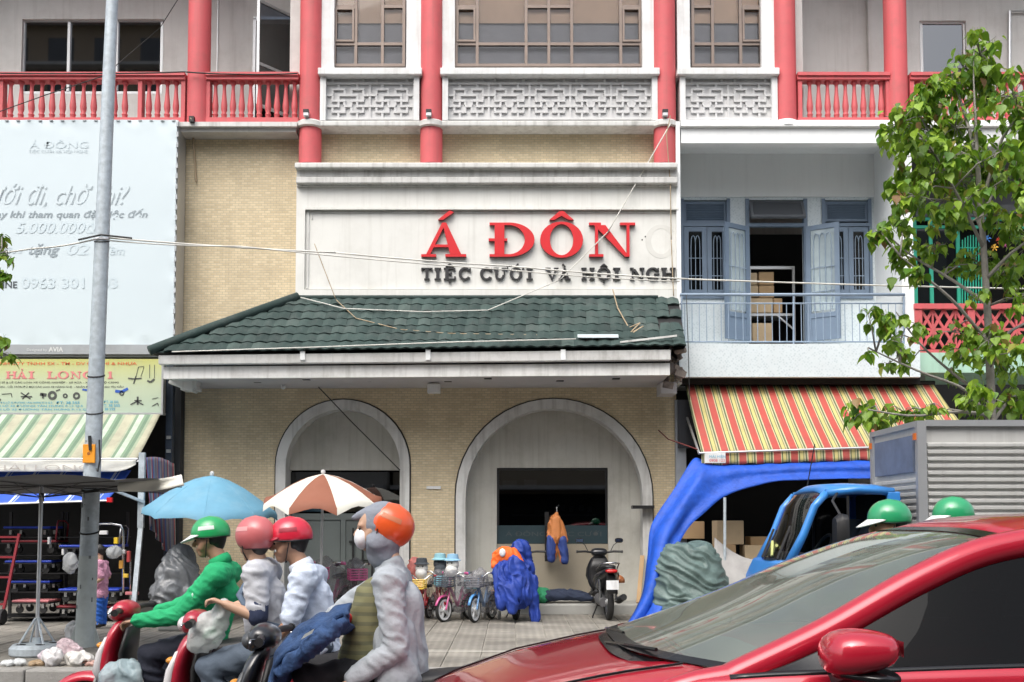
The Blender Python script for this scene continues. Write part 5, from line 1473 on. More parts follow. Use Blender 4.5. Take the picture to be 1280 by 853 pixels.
M['umgrey'] = mat('dark grey umbrella cloth', (.16,.162,.165), .8, .15, 3, .12, 12, dirt=.3, dcol=(.16,.16,.16), dscale=3)
ap = P(265, 595, 15.9)
umbrella('sky blue umbrella with torn edge right of the striped side curtain', ap, 1.0, .56, 8, (M['umblue'],), (ap.x+.05, 15.9), (radians(4), radians(3)), .05, .10, rot=.2)
ap = P(404, 593, 15.4)
umbrella('white umbrella with brown panels in front of the left arch', ap, .88, .42, 8, (M['umbrown'], M['umwhite']), (ap.x-.03, 15.4), (radians(7), 0), .07, .10, rot=-pi/2-pi/8)
ap = P(52, 607, 12.2)
gu = umbrella('broad flat dark grey umbrella over the pavement by the lamp post', ap, 1.62, .04, 8, (M['umgrey'],), (X(41, 11.9, 800), 12.0), (radians(-1.5), radians(-1.5)), .03, .0, sagk=.06, poler=.022, base='plastic', rot=.1)
g = []
for j in range(5):
    row = []
    for i in range(12):
        u, v = i/11, j/4
        p = P(150+75*u, 603-10*u*u, 12.0-.4*u); p.z -= v*(.10+.10*u)*(1-.4*u); p.y -= .05*sin(v*3+u*5); p.x += .08*v*(u-.2); row.append(p)
    g.append(row)
MB().sheet(g).build('hem_flap', M['umwhite'], gu, smooth=True, solid=.003)

# ------------------------------------------------------------ trees
LEAF1 = leafmat('fresh green leaf', (.075,.19,.014), (.33,.50,.045))
BARK = mat('pale grey bark', (.25,.235,.21), .85, .25, 12, .4, 40, dirt=.4, dcol=(.12,.11,.10), dscale=8)
def leaf_mb(L=1.0):
    ws = [(0, .0), (.10, .34), (.30, .46), (.55, .36), (.80, .14), (1.0, .01)]
    mb = MB(); vs = []
    for u, w in ws:
        dz = -.28*u*u
        vs += [(-w*L*.92, u*L, (dz-.10*w)*L+.10*w*L*2), (0, u*L, (dz-.05)*L), (w*L*.92, u*L, (dz-.10*w)*L+.10*w*L*2)]
    fs = []
    for i in range(5): fs += [(3*i, 3*i+1, 3*i+4, 3*i+3), (3*i+1, 3*i+2, 3*i+5, 3*i+4)]
    mb.add(vs, fs)
    mb.add([(-.012*L, -.35*L, .10*L), (.012*L, -.35*L, .10*L), (.012*L, .02*L, -.04*L), (-.012*L, .02*L, -.04*L)], [(0,1,2,3)])
    return mb
def tree(label, Y, trunk, limbs, clusters, lsize, nobj, seed):
    rnd = random.Random(seed)
    root = Vector((trunk[0][0], Y, 0)); t = thing('street_tree', label, 'tree', root)
    tp = [Vector(p[:3]) for p in trunk]
    MB().tube(tp, [p[3] for p in trunk], 10).build('trunk', BARK, t, smooth=True)
    nodes = []
    for a, b in zip(tp, tp[1:]):
        for i in range(6): nodes.append(a.lerp(b, i/6))
    lb = MB()
    for lm in limbs:
        pts = [Vector(p) for p in lm]
        pts = [Vector(q) for q in curve([tuple(p) for p in pts], 10)]
        lb.tube(pts, [.019*(1-i/12)+.004 for i in range(11)], 6); nodes += pts
    leaves = []
    for c, rx, ry, n in clusters:
        c = Vector(c)
        base = min(nodes, key=lambda q: (q-c).length + max(0, q.z-c.z)*.8)
        mid = base.lerp(c, .5)+Vector((rnd.uniform(-.05,.05), rnd.uniform(-.05,.05), .06))
        lb.tube([base, mid, c], [.012, .008, .004], 5)
        k = max(1, n//5)
        tips = []
        for i in range(k):
            tip = c+Vector((rnd.uniform(-1, 1)*rx*.8, rnd.uniform(-1, 1)*(rx+ry)*.6, rnd.uniform(-.7, .8)*ry))
            lb.tube([c, c.lerp(tip, .6)+Vector((0, 0, .02)), tip], [.006, .004, .003], 4); tips.append(tip)
        for i in range(n):
            tp_ = rnd.choice(tips); a = rnd.uniform(0, 2*pi)
            d = Vector((cos(a), sin(a), 0)); p = tp_ + d*rnd.uniform(.02, .5)*rx*.55 + Vector((0, 0, rnd.uniform(-.35, .35)*ry))
            leaves.append((p, a, rnd.uniform(-1.25, -.35), rnd.uniform(-.5, .5), lsize*rnd.uniform(.55, 1.2)))
    lb.build('limbs', BARK, t, smooth=True)
    crown = MB().add([tp[-1], tp[-1]+Vector((.01, 0, 0)), tp[-1]+Vector((0, 0, .02))], [(0, 1, 2)]).build('crown', LEAF1, t)
    leaves.sort(key=lambda L: (not (abs(L[0].x/L[0].y*FPX) < 640), -L[4]/L[0].y))
    lm = leaf_mb(1.0); proto = None; rest_ = MB()
    inv = t.matrix_basis.inverted()
    for i, (p, yaw, pitch, roll, s_) in enumerate(leaves):
        m_ = Matrix.Translation(p) @ Matrix.Rotation(yaw-pi/2, 4, 'Z') @ Matrix.Rotation(pitch, 4, 'X') @ Matrix.Rotation(roll, 4, 'Y') @ Matrix.Scale(s_, 4)
        if i < nobj:
            if proto is None: proto = lm.build('leaf', LEAF1, crown, local=True, smooth=True, recalc=False); o = proto
            else: o = dup(proto, crown)
            o.matrix_basis = inv @ m_
        else:
            n0 = len(rest_.v); rest_.add(lm.v, lm.f); rest_.xf(m_, n0)
    if rest_.v: tag(rest_.build('foliage', LEAF1, t, smooth=True, recalc=False), kind='stuff')
    return t
TY = 11.6
def tp_(px, py, dy=0.0): return P(px, py, TY+dy)
trunk = []
for px, py, r in ((1252, 840, .062), (1248, 660, .052), (1240, 520, .046), (1235, 400, .041), (1229, 300, .033), (1224, 240, .032), (1220, 165, .016), (1217, 100, .008), (1217, 66, .004)):
    q = tp_(px, py); trunk.append((q.x, q.y, q.z, r))
trunk[0] = (trunk[1][0]+.02, TY, -.02, .09)
limbs = [[tp_(1240, 535), tp_(1210, 490, -.2), tp_(1150, 465, -.3), tp_(1095, 440, -.35)], [tp_(1238, 500), tp_(1195, 470, .2), tp_(1150, 430, .3), tp_(1120, 390, .3)],
         [tp_(1236, 430), tp_(1195, 380, -.3), tp_(1155, 345, -.5), tp_(1125, 320, -.6)], [tp_(1233, 380), tp_(1190, 350, .4), tp_(1140, 320, .6), tp_(1105, 290, .6)],
         [tp_(1229, 310), tp_(1200, 250, -.3), tp_(1160, 180, -.5), tp_(1135, 160, -.6)], [tp_(1228, 290), tp_(1205, 235, .4), tp_(1175, 190, .5), tp_(1150, 145, .6)],
         [tp_(1232, 350), tp_(1260, 320, -.2), tp_(1285, 300, -.3), tp_(1310, 270, -.4)], [tp_(1236, 440), tp_(1262, 415, .3), tp_(1290, 400, .4), tp_(1320, 380, .5)],
         [tp_(1226, 260), tp_(1250, 180, -.2), tp_(1268, 150, -.3), tp_(1275, 120, -.3)], [tp_(1222, 200), tp_(1205, 140, .3), tp_(1195, 110, .3), tp_(1190, 95, .3)],
         [tp_(1240, 530), tp_(1262, 500, .3), tp_(1285, 490, .5), tp_(1310, 480, .5)], [tp_(1240, 520), tp_(1200, 515, -.5), tp_(1140, 520, -.8), tp_(1085, 512, -1.0)],
         [tp_(1228, 270), tp_(1250, 225, .4), tp_(1275, 205, .5), tp_(1300, 190, .6)]]
cl = [(1225,68,20,16,22),(1205,86,26,18,28),(1190,105,20,18,22),(1215,110,25,15,20),(1165,115,12,15,14),(1150,140,18,15,20),(1125,155,16,16,22),(1130,175,14,12,14),(1165,165,25,18,30),(1195,160,22,18,20),
      (1240,125,18,20,18),(1265,120,18,18,20),(1275,145,14,16,14),(1150,195,22,14,22),(1185,195,28,16,26),(1215,180,20,15,16),(1250,190,14,14,8),(1270,200,14,14,14),(1165,220,25,14,26),(1200,225,25,16,24),
      (1240,225,20,16,16),(1270,225,16,18,18),(1130,230,16,10,16),(1145,245,18,12,18),(1180,250,25,14,20),(1205,255,18,14,14),(1275,255,12,16,12),(1120,265,10,8,8),(1125,285,12,10,10),(1100,290,8,10,8),
      (1185,280,16,14,14),(1260,285,14,12,10),(1245,270,14,12,12),(1150,310,16,10,10),(1170,312,12,8,7),(1120,322,12,10,10),(1140,345,14,10,8),(1225,330,22,14,22),(1250,345,20,12,16),(1270,335,12,20,16),
      (1195,335,10,8,5),(1275,375,10,12,8),(1230,370,12,8,6),(1085,393,7,8,4),(1100,395,9,10,7),(1115,400,10,8,5),(1135,402,9,8,6),(1145,412,8,8,5),(1085,443,6,6,2),(1115,425,12,10,8),(1130,435,10,10,6),
      (1110,455,6,5,3),(1140,450,10,8,4),(1190,415,14,10,8),(1235,425,14,18,20),(1205,440,14,12,12),(1250,455,22,16,24),(1270,440,12,14,10),(1195,470,10,8,6),(1230,500,18,14,18),(1265,505,18,14,20),
      (1215,515,14,10,8),(1080,515,14,12,16),(1100,525,12,6,8),(1130,515,14,8,10),(1155,520,12,8,6),(1165,505,8,6,4),(1300,150,20,20,26),(1310,220,22,20,26),(1300,300,22,22,26),(1315,370,22,20,26),(1310,450,22,20,24),(1290,500,18,14,14)]
rnd = random.Random(5)
cs_ = [(P(a, b, TY+rnd.uniform(-.7, .7)), c/76, d/76, int(n*(4.8 if b < 300 else 4.0))) for a, b, c, d, n in cl]
tree('young street tree with big fresh leaves before the green window shophouse', TY, trunk, limbs, cs_, .118, 290, 3)
# the second tree, whose trunk stands beyond the left edge
TY = 11.9
trunk = []
for px, py, r in ((-66, 800, .08), (-70, 560, .07), (-72, 420, .06), (-76, 300, .05), (-78, 200, .03), (-80, 120, .01)):
    q = tp_(px, py); trunk.append((q.x, q.y, q.z, r))
trunk[0] = (trunk[1][0], TY, -.02, .09)
limbs = [[tp_(-72, 450), tp_(-45, 400, -.1), tp_(-20, 350, -.2), tp_(2, 310, -.2)], [tp_(-71, 520), tp_(-45, 480), tp_(-20, 455), tp_(0, 440)], [tp_(-74, 400), tp_(-100, 340), tp_(-130, 300), tp_(-150, 280)]]
cl = [(3,295,8,10,9),(10,320,9,7,9),(4,342,7,7,7),(4,425,8,9,8),(4,442,9,7,8),(-30,330,22,22,24),(-35,420,22,20,20),(-60,280,25,25,24),(-110,300,25,25,22),(-80,200,25,25,22),(-100,400,22,20,16),(-50,230,22,20,18)]
cs_ = [(P(a, b, TY+rnd.uniform(-.3, .3)), c/109, d/109, n*2) for a, b, c, d, n in cl]
tree('street tree reaching in at the left edge over the billboard', TY, trunk, limbs, cs_, .12, 60, 8)

# ------------------------------------------------------------ figures
SKIN = mat('skin', (.42,.235,.15), .5, .08, 12, .05, 60); SKIN2 = mat('paler skin', (.50,.31,.21), .5, .08, 12, .05, 60)
HAIR = mat('black hair', (.012,.010,.009), .5, .2, 20)
def cloth(name, c, v=.1): return mat(name, c, .85, v, 6, .35, 26)
def hand(mb, wr, d, grip, up):
    """Palm, four bent fingers of unequal length and a thumb from the side of the palm."""
    d = d.normalized(); up = (up - d*up.dot(d)).normalized(); side = d.cross(up).normalized()
    pc = wr + d*.045
    for k in (-1.5, -.5, .5, 1.5):
        mb.cap(wr+d*.012+side*k*.010, wr+d*.082+side*k*.019, .015, .012, 8)
    for k, L in zip((-1.5, -.5, .5, 1.5), (.030, .038, .035, .026)):
        b = wr+d*.085+side*k*.0195
        if grip:
            m1 = b + d*L*.7 - up*L*.55; m2 = m1 - up*L*.9 - d*L*.25
        else:
            m1 = b + d*L - up*L*.2; m2 = m1 + d*L*.7 - up*L*.45
        mb.cap(b, m1, .0095, .009, 7); mb.cap(m1, m2, .009, .0075, 7)
    t0 = wr+d*.03+side*.030; t1 = t0+d*.035+side*.018-up*.012; mb.cap(t0, t1, .0115, .0105, 7); mb.cap(t1, t1+d*.026-up*.018-side*.004, .0105, .0085, 7)
def figure(label, J, face, skin, shirt, trousers, shoes, sleeve=1.0, hair=True, hands=True, loc=None, fat=.88, kid=1.0, collar=None, hem=.0, grip=True, group=None, shirt_fold=.014):
    J = {k: Vector(v) for k, v in J.items()}
    loc = loc or Vector((J['pelvis'].x, J['pelvis'].y, min(J['anL'].z, J['anR'].z, J['toeL'].z)-.03))
    t = thing('person', label, 'person', loc, 0, group)
    s = kid
    f = Vector(face).normalized(); lat = Vector((0, 0, 1)).cross(f).normalized(); upv = f.cross(lat).normalized()
    fm_ = Matrix((f, lat, upv)).transposed().to_4x4()
    def H(x, y, z): return J['head'] + (fm_ @ Vector((x, y, z)))*s
    b = MB()
    n0 = len(b.v); b.ball((0, 0, .02), (.098*s, .078*s, .105*s), 18, 12); b.xf(Matrix.Translation(J['head']) @ fm_, n0)
    b.cap(H(.035, 0, -.055), H(.055, 0, -.085), .055*s, .036*s)            # jaw and chin
    b.cap(H(.045, .035, -.045), H(.02, .05, -.01), .034*s, .034*s); b.cap(H(.045, -.035, -.045), H(.02, -.05, -.01), .034*s, .034*s)
    b.cap(H(.092, 0, .012), H(.112, 0, -.026), .010*s, .0165*s, 8)            # nose
    b.cap(H(.108, .012, -.030), H(.108, -.012, -.030), .0105*s, .0105*s, 8)
    b.cap(H(.082, .045, .022), H(.092, .010, .022), .012*s, .012*s, 8); b.cap(H(.082, -.045, .022), H(.092, -.010, .022), .012*s, .012*s, 8)   # brow
    b.cap(H(.088, .020, -.058), H(.092, -.020, -.058), .0095*s, .0095*s, 8); b.cap(H(.086, .016, -.070), H(.086, -.016, -.070), .010*s, .010*s, 8)  # lips
    for y in (.077, -.077): b.cap(H(-.008, y, .012), H(-.002, y*1.02, -.022), .018*s, .012*s, 8)  # ears
    b.cap(J['neck'], H(-.012, 0, -.04), .058*s, .055*s)
    b.cap(J['chest'], J['neck'], .10*s*fat, .062*s)
    b.cap(J['pelvis'], J['chest'], .122*s*fat, .135*s*fat)
    b.cap(J['shL'], J['shR'], .07*s, .07*s); b.cap(J['hipL'], J['hipR'], .105*s*fat, .105*s*fat)
    for k in 'LR':
        b.cap(J['sh'+k], J['el'+k], .052*s, .041*s); b.cap(J['el'+k], J['wr'+k], .041*s, .028*s)
        d = (J['wr'+k]-J['el'+k]).normalized()
        if hands: hand(b, J['wr'+k], J.get('hd'+k, d), grip, Vector((0, 0, 1)) if abs(d.z) < .8 else f)
        b.cap(J['hip'+k], J['kn'+k], .086*s*fat, .058*s); b.cap(J['kn'+k], J['an'+k], .058*s, .038*s); b.cap(J['an'+k], J['toe'+k], .042*s, .032*s)
    body = organic('body', b, skin, t, .0075*max(s, .8), 3)
    for y in (.032, -.032): MB().ball(H(.0895, y, .003), (.008*s, .012*s, .007*s), 8, 6).build('eye', M['black'], t)
    if hair:
        h = MB(); n0 = len(h.v); h.ball((-.012, 0, .04), (.103*s, .087*s, .10*s), 18, 12); h.xf(Matrix.Translation(J['head']) @ fm_, n0)
        h.cap(H(-.05, .0, -.03), H(-.055, 0, .03), .055*s, .07*s); h.cap(H(-.03, .06, -.01), H(-.02, .06, .04), .026*s, .035*s); h.cap(H(-.03, -.06, -.01), H(-.02, -.06, .04), .026*s, .035*s)
        organic('hair', h, HAIR, t, .010, 3, .008)
    c = MB(); g_ = .021*s
    c.cap(J['pelvis'] + (J['chest']-J['pelvis'])*(-.02-hem), J['chest'], .128*s*fat+g_, .135*s*fat+g_)
    c.cap(J['chest'], J['neck']+(J['neck']-J['chest'])*-.12, .105*s*fat+g_*.6, .075*s)
    c.cap(J['shL'], J['shR'], .07*s+g_*.8, .07*s+g_*.8); c.cap(J['hipL'].lerp(J['chest'], .1), J['hipR'].lerp(J['chest'], .1), .108*s*fat+g_, .108*s*fat+g_)
    for k in 'LR':
        e1 = J['sh'+k].lerp(J['el'+k], min(1, sleeve*2)); c.cap(J['sh'+k], e1, .055*s+g_, .046*s+g_*.9)
        if sleeve > .5: c.cap(J['el'+k], J['el'+k].lerp(J['wr'+k], (sleeve-.5)*2), .046*s+g_*.9, .034*s+g_*.6)
    sh = organic('shirt', c, shirt, t, .0095*max(s, .75), 4, shirt_fold, (11, 11, 18))
    if collar is not None:
        q = MB(); nd = (J['head']-J['neck']).normalized()
        q.lathe([(.074*s, -.02), (.080*s, .02), (.072*s, .05), (.066*s, .05), (.07*s, -.02)], (0, 0, 0), 18); q.xf(Matrix.Translation(J['neck']-nd*.005) @ nd.to_track_quat('Z', 'Y').to_matrix().to_4x4())
        q.build('collar', collar, t, smooth=True)
    p = MB(); p.cap(J['hipL'], J['hipR'], .118*s*fat, .118*s*fat); p.cap(J['pelvis'], J['pelvis'].lerp(J['chest'], .2), .13*s*fat, .13*s*fat)
    for k in 'LR':
        p.cap(J['hip'+k], J['kn'+k], .100*s*fat, .074*s); p.cap(J['kn'+k], J['kn'+k].lerp(J['an'+k], .92), .074*s, .058*s)
    organic('trousers', p, trousers, t, .014*max(s, .75), 3, .024)
    q = MB()
    for k in 'LR': q.cap(J['an'+k]-Vector((0, 0, .01)), J['toe'+k], .052*s, .042*s)
    organic('shoes', q, shoes, t, .011, 2)
    return t, H, fm_
def helmet(t, H, fm_, J, shell, brim=None, full=False, back=0.0, strap=True, tilt=0.0, decal=None):
    """Open helmet: a cut dome shell with thickness, rim, brim and chin strap."""
    mb = MB(); hd = Vector(J['head']); fm_ = fm_ @ Matrix.Rotation(-tilt, 4, 'Y')
    ce = Vector((-.012-back, 0, .045)); r = (.129, .109, .116)
    prof = []
    n = 12; lowz = -.72 if full else -.25
    vs = []; seg = 28
    for i in range(n+1):
        for k in range(seg):
            a = 2*pi*k/seg
            cut = lowz + (.40 if full else .12)*max(0, cos(a))**1.5          # higher at the face
            z = 1 + (cut-1)*i/n; rr = sqrt(max(0, 1-z*z))
            vs.append(fm_ @ (ce + Vector((r[0]*rr*cos(a), r[1]*rr*sin(a), r[2]*z))) + hd)
    fs = [(i*seg+k, i*seg+(k+1) % seg, (i+1)*seg+(k+1) % seg, (i+1)*seg+k) for i in range(n) for k in range(seg)]
    mb.add(vs, fs)
    h = mb.build('helmet', shell, t, smooth=True, solid=.014)
    if decal is not None:
        g = []
        for j in range(4):
            z = .20+.22*j/3; rr = sqrt(1-z*z)*1.075
            g.append([fm_ @ (ce + Vector((r[0]*rr*cos(a), r[1]*rr*sin(a), r[2]*z*1.05))) + hd for a in [radians(62+50*i/8) for i in range(9)]])
        MB().sheet(g).build('decal', decal, h, smooth=True)
    rim = MB(); rim.tube([Vector(v) for v in vs[n*seg:]]+[Vector(vs[n*seg])], .008, 6); rim.build('rim', M['black'], h)
    if brim is not None:
        g = []
        for j in range(5):
            row = []
            for i in range(13):
                a = radians(-72+144*i/12); z = -.02-.028*j/4; rr = 1.0+.0*j
                ext = .085*cos(a)*j/4
                row.append(fm_ @ (ce + Vector((r[0]*.985*cos(a)+ext, r[1]*.985*sin(a), r[2]*(.02)-.05*j/4*cos(a)))) + hd)
            g.append(row)
        MB().sheet(g).build('visor', brim, h, smooth=True, solid=.006)
    if strap:
        s_ = MB()
        for y in (-.082, .082): s_.tube([H(-.005, y*1.2, .0), H(.01, y, -.06), H(.03, y*.35, -.118)], .007, 5, flat=.5)
        s_.build('chin_strap', M['black'], h)
    return h

# ------------------------------------------------------------ scooters
def scooter(label, body, accent, seatm, loc, rz, group=None, tail=None, mirrors=True):
    t = thing('scooter', label, 'scooter', loc, rz, group)
    def B_(mb, name, m, parent=None, **k): return mb.build(name, m, parent or t, local=True, **k)
    for x in (.64, -.62):
        w = B_(MB().lathe([(.19,-.035),(.235,-.05),(.275,-.03),(.285,0),(.275,.03),(.235,.05),(.19,.035)], (x, 0, .285), 28, 'y', cap=False), 'wheel', M['rubber'], smooth='auto')
        rm = MB(); rm.lathe([(.19,-.034),(.20,0),(.19,.034)], (x, 0, .285), 28, 'y', cap=False); rm.lathe([(.05,-.06),(.05,.06)], (x, 0, .285), 14, 'y')
        for k in range(5):
            a = 2*pi*k/5; rm.bar((x+.04*cos(a), 0, .285+.04*sin(a)), (x+.195*cos(a), 0, .285+.195*sin(a)), .03, .025, up=(0, 1, 0))
        B_(rm, 'rim', M['alu'], w)
    fk = MB()
    for y in (-.09, .09): fk.tube([(.64, y, .285), (.50, y, .72)], .022, 8)
    fk.tube([(.50, 0, .70), (.40, 0, 1.0)], .03, 8); B_(fk, 'fork', M['steel'], smooth='auto')
    fd = MB(); ns = 12; vs = []
    for i in range(ns):
        a = radians(15+135*i/(ns-1)); cx, cz = .64+.315*cos(a), .285+.315*sin(a)
        for y, dr in ((-.075, -.05), (-.07, -.005), (0, .018), (.07, -.005), (.075, -.05)): vs.append((.64+(.315+dr)*cos(a), y, .285+(.315+dr)*sin(a)))
    fd.add(vs, [(5*i+j, 5*i+j+1, 5*i+j+6, 5*i+j+5) for i in range(ns-1) for j in range(4)])
    B_(fd, 'front_fender', body, smooth=True, solid=.008, sub=1)
    ls = MB(); ls.loft([(.395, 0, .985, .075, .06, 1.1), (.425, 0, .93, .14, .065, 1.1), (.455, 0, .82, .19, .06, 1.15), (.485, 0, .68, .205, .055, 1.2), (.47, 0, .52, .18, .06, 1.35), (.40, 0, .40, .13, .06, 1.6)], 20)
    lg = B_(ls, 'leg_shield', body, smooth=True, sub=1)
    for s in (-1, 1):
        pn = MB(); pn.loft([(.47, s*.15, .86, .012, .012, 1.1), (.50, s*.165, .76, .035, .03, 1.15), (.52, s*.17, .64, .04, .03, 1.2), (.49, s*.15, .54, .02, .02, 1.3)], 12); B_(pn, 'fairing_panel', accent, lg, smooth=True)
        q = MB(); q.ball((.515, s*.115, .80), (.03, .05, .022), 12, 8); B_(q, 'indicator', mat('amber lens', (.6,.25,.03), .2), lg, smooth=True)
    inner = MB(); inner.loft([(.34, 0, .92, .12, .03, 1.2), (.37, 0, .75, .17, .03, 1.3), (.38, 0, .55, .15, .03, 1.4), (.32, 0, .38, .11, .03, 1.6)], 16); B_(inner, 'inner_shield', M['black'], lg, smooth=True)
    hc = MB(); hc.loft([(.47, 0, 1.0, .07, .045, 0), (.45, 0, 1.02, .13, .07, 0), (.40, 0, 1.035, .15, .075, 0), (.34, 0, 1.03, .13, .055, 0), (.31, 0, 1.02, .08, .03, 0)], 18)
    cw = B_(hc, 'handlebar_cowl', body, smooth=True, sub=1)
    q = MB(); q.ball((.46, 0, 1.01), (.05, .10, .052), 16, 10); B_(q, 'headlight', glass('headlight lens', (.8,.82,.85), .05, .9, 1.6) if False else accent, cw, smooth=True)
    gp = MB()
    for s in (-1, 1):
        gp.tube([(.38, s*.13, 1.03), (.355, s*.24, 1.045), (.33, s*.37, 1.04)], [.018, .019, .019], 10); gp.lathe([(.024,-.012),(.024,.012)], (.33, s*.375, 1.04), 10, 'y')
    B_(gp, 'grip', M['black'], cw, smooth='auto')
    lv = MB()
    for s in (-1, 1): lv.tube([(.37, s*.17, 1.03), (.42, s*.20, 1.03), (.385, s*.34, 1.03)], .007, 6)
    B_(lv, 'brake_lever', M['steel'], cw, smooth=True)
    if mirrors:
        for s in (-1, 1):
            q = MB(); q.tube([(.37, s*.19, 1.05), (.37, s*.24, 1.15), (.37, s*.31, 1.20)], .007, 6); q.loft([(.40, s*.33, 1.225, .02, .015, 0), (.385, s*.33, 1.225, .07, .042, 0), (.365, s*.33, 1.225, .07, .042, 0)], 14)
            mr = B_(q, 'mirror', M['black'], smooth='auto'); B_(MB().add([(.3645, s*.33-.055, 1.20), (.3645, s*.33+.055, 1.20), (.3645, s*.33+.055, 1.25), (.3645, s*.33-.055, 1.25)], [(0,1,2,3)]), 'mirror_glass', M['steel'], mr)
    fb = MB(); fb.loft([(.42, 0, .40, .12, .05, 0), (.30, 0, .36, .19, .04, 0), (.0, 0, .36, .18, .04, 0), (-.06, 0, .42, .14, .06, 0)], 16); B_(fb, 'floorboard', M['black'], smooth=True)
    rb = MB(); rb.loft([(-.02, 0, .52, .10, .16, 0), (-.12, 0, .58, .17, .18, 0), (-.40, 0, .64, .18, .13, .15), (-.70, 0, .72, .15, .09, .2), (-.95, 0, .80, .07, .05, .2)], 20)
    rr = B_(rb, 'rear_body', tail or body, smooth=True, sub=1)
    for s in (-1, 1):
        pn = MB(); pn.loft([(-.15, s*.168, .60, .012, .02, 0), (-.42, s*.175, .66, .02, .045, .15), (-.72, s*.14, .73, .01, .02, .2)], 12); B_(pn, 'side_panel', accent, rr, smooth=True)
    st_ = MB(); st_.loft([(.08, 0, .70, .07, .05, 0), (.0, 0, .745, .12, .06, 0), (-.22, 0, .765, .15, .055, 0), (-.42, 0, .79, .145, .055, 0), (-.70, 0, .83, .115, .045, 0), (-.80, 0, .83, .06, .03, 0)], 18); B_(st_, 'seat', seatm, smooth=True, sub=1)
    gr = MB(); gr.tube([(-.55, -.15, .80), (-.80, -.14, .89), (-.90, -.06, .90), (-.90, .06, .90), (-.80, .14, .89), (-.55, .15, .80)], .013, 8); B_(gr, 'grab_rail', M['steel'], smooth=True)
    q = MB(); q.loft([(-.93, 0, .78, .10, .03, 0), (-.97, 0, .775, .085, .025, 0), (-.985, 0, .77, .05, .015, 0)], 14); B_(q, 'tail_light', mat('red lens', (.45,.012,.01), .15), smooth=True)
    rf = MB(); rf.loft([(-.86, 0, .70, .07, .03, .2), (-.98, 0, .58, .08, .02, .9), (-1.03, 0, .44, .08, .012, 1.2)], 12); B_(rf, 'rear_fender', M['black'], smooth=True)
    pl = MB(); pl.add([(-1.035, -.095, .50), (-1.035, .095, .50), (-1.015, .095, .64), (-1.015, -.095, .64)], [(0,1,2,3)]); B_(pl, 'number_plate', M['white'], solid=.004)
    ex = MB(); ex.tube([(-.25, -.17, .27), (-.45, -.18, .28), (-.50, -.18, .30), (-.92, -.19, .38)], [.02, .025, .055, .05], 12); B_(ex, 'exhaust', M['black'], smooth='auto')
    en = MB(); en.loft([(-.10, .03, .30, .12, .10, 0), (-.35, .06, .30, .10, .09, 0), (-.66, .09, .28, .05, .07, 0)], 12); B_(en, 'engine', mat('engine grey', (.10,.10,.105), .5, .2, 8), smooth='auto')
    sp = MB()
    for s in (-1, 1): sp.tube([(-.60, s*.12, .30), (-.55, s*.13, .66)], .025, 8)
    B_(sp, 'shock_absorber', M['steel'], smooth='auto')
    sd = MB(); sd.tube([(-.15, .1, .22), (-.22, .20, .015), (-.26, .20, .012)], .012, 6); B_(sd, 'side_stand', M['black'])
    return t
# ------------------------------------------------------------ riders in the street
def shiny(name, c, r=.28): return mat(name, c, r, .06, 8, 0, coat=.5)
redp, redp2 = shiny('red scooter paint', (.42,.012,.03)), shiny('dark red scooter paint', (.36,.012,.03))
silver = mat('silver plastic', (.58,.56,.56), .35, .08, 6); blackp = shiny('black scooter paint', (.012,.013,.016)); seatm = mat('black vinyl seat', (.018,.018,.02), .55, .15, 10, .1, 60)
def rider_joints(Y, ox, pelvis, chest, neck, head, shoulder, elN, wrN, elF, wrF, knee, ankle, foot, sw=.185, kw=.17):
    """Joints measured in the photo at distance Y; N is the near (camera) side, F the far side."""
    def q(p, dy): return P(p[0], p[1], Y)+Vector((0, dy, 0))
    J = dict(pelvis=q(pelvis, 0), chest=q(chest, 0), neck=q(neck, 0), head=q(head, 0))
    for k, s in (('L', -1), ('R', 1)):
        J['sh'+k] = q(shoulder, s*sw); J['hip'+k] = q(pelvis, s*.10)
        J['el'+k] = q(elN if s < 0 else elF, s*(sw+.06)); J['wr'+k] = q(wrN if s < 0 else wrF, s*.25)
        kp = knee; J['kn'+k] = q(kp, s*kw)
        x, z = q(ankle, 0).x, ankle[2] if len(ankle) > 2 else .0
        J['an'+k] = Vector((q(ankle, 0).x, Y+s*.15, ROAD+.50)); J['toe'+k] = J['an'+k]+Vector((-.15, 0, -.05))
    return J
# green jacketed rider, red scooter
Y = 7.3
J = rider_joints(Y, 0, (258, 803), (274, 742), (276, 703), (262, 675), (278, 718), (238, 766), (188, 772), (232, 755), (184, 768), (196, 815), (205, 900), None)
green = cloth('green nylon jacket', (.012,.34,.13)); 
t1, H, fm_ = figure('rider in a green jacket and green helmet on a red scooter, passing the lamp post', J, (-1, -.05, -.10), SKIN, green, cloth('navy trousers', (.012,.015,.028)), M['black'], 1.0, True, True, collar=green, hem=.12)
helmet(t1, H, fm_, J, shiny('green helmet shell', (.015,.33,.10)), mat('white visor', (.66,.70,.68), .4), decal=mat('white decal', (.55,.62,.58), .4))
q = MB(); sv = J['shL']+Vector((-.01, -.075, .0))
for a, b in ((.30, .42), (.55, .62)):
    p = J['shL'].lerp(J['elL'], a); q.ball(p+Vector((0, -.025, 0)), (.02, .05, .055), 8, 6)
rlf = q.build('reflective_band', mat('pale green band', (.35,.55,.45), .4), t1, smooth=True)
sc1 = scooter('red scooter with silver side flashes ridden by the green jacketed rider', redp, silver, seatm, (-2.30, Y, ROAD), pi, 'scooters in the traffic', mirrors=False)
bagm = sheer('white plastic bag', (.66,.70,.68), .62, .25, .9, 22)
mb = MB(); 
for c, r in ((P(146, 852, 7.1), .11), (P(160, 842, 7.1), .09)): mb.ball(c, (r, r*.7, r*1.1), 12, 8)
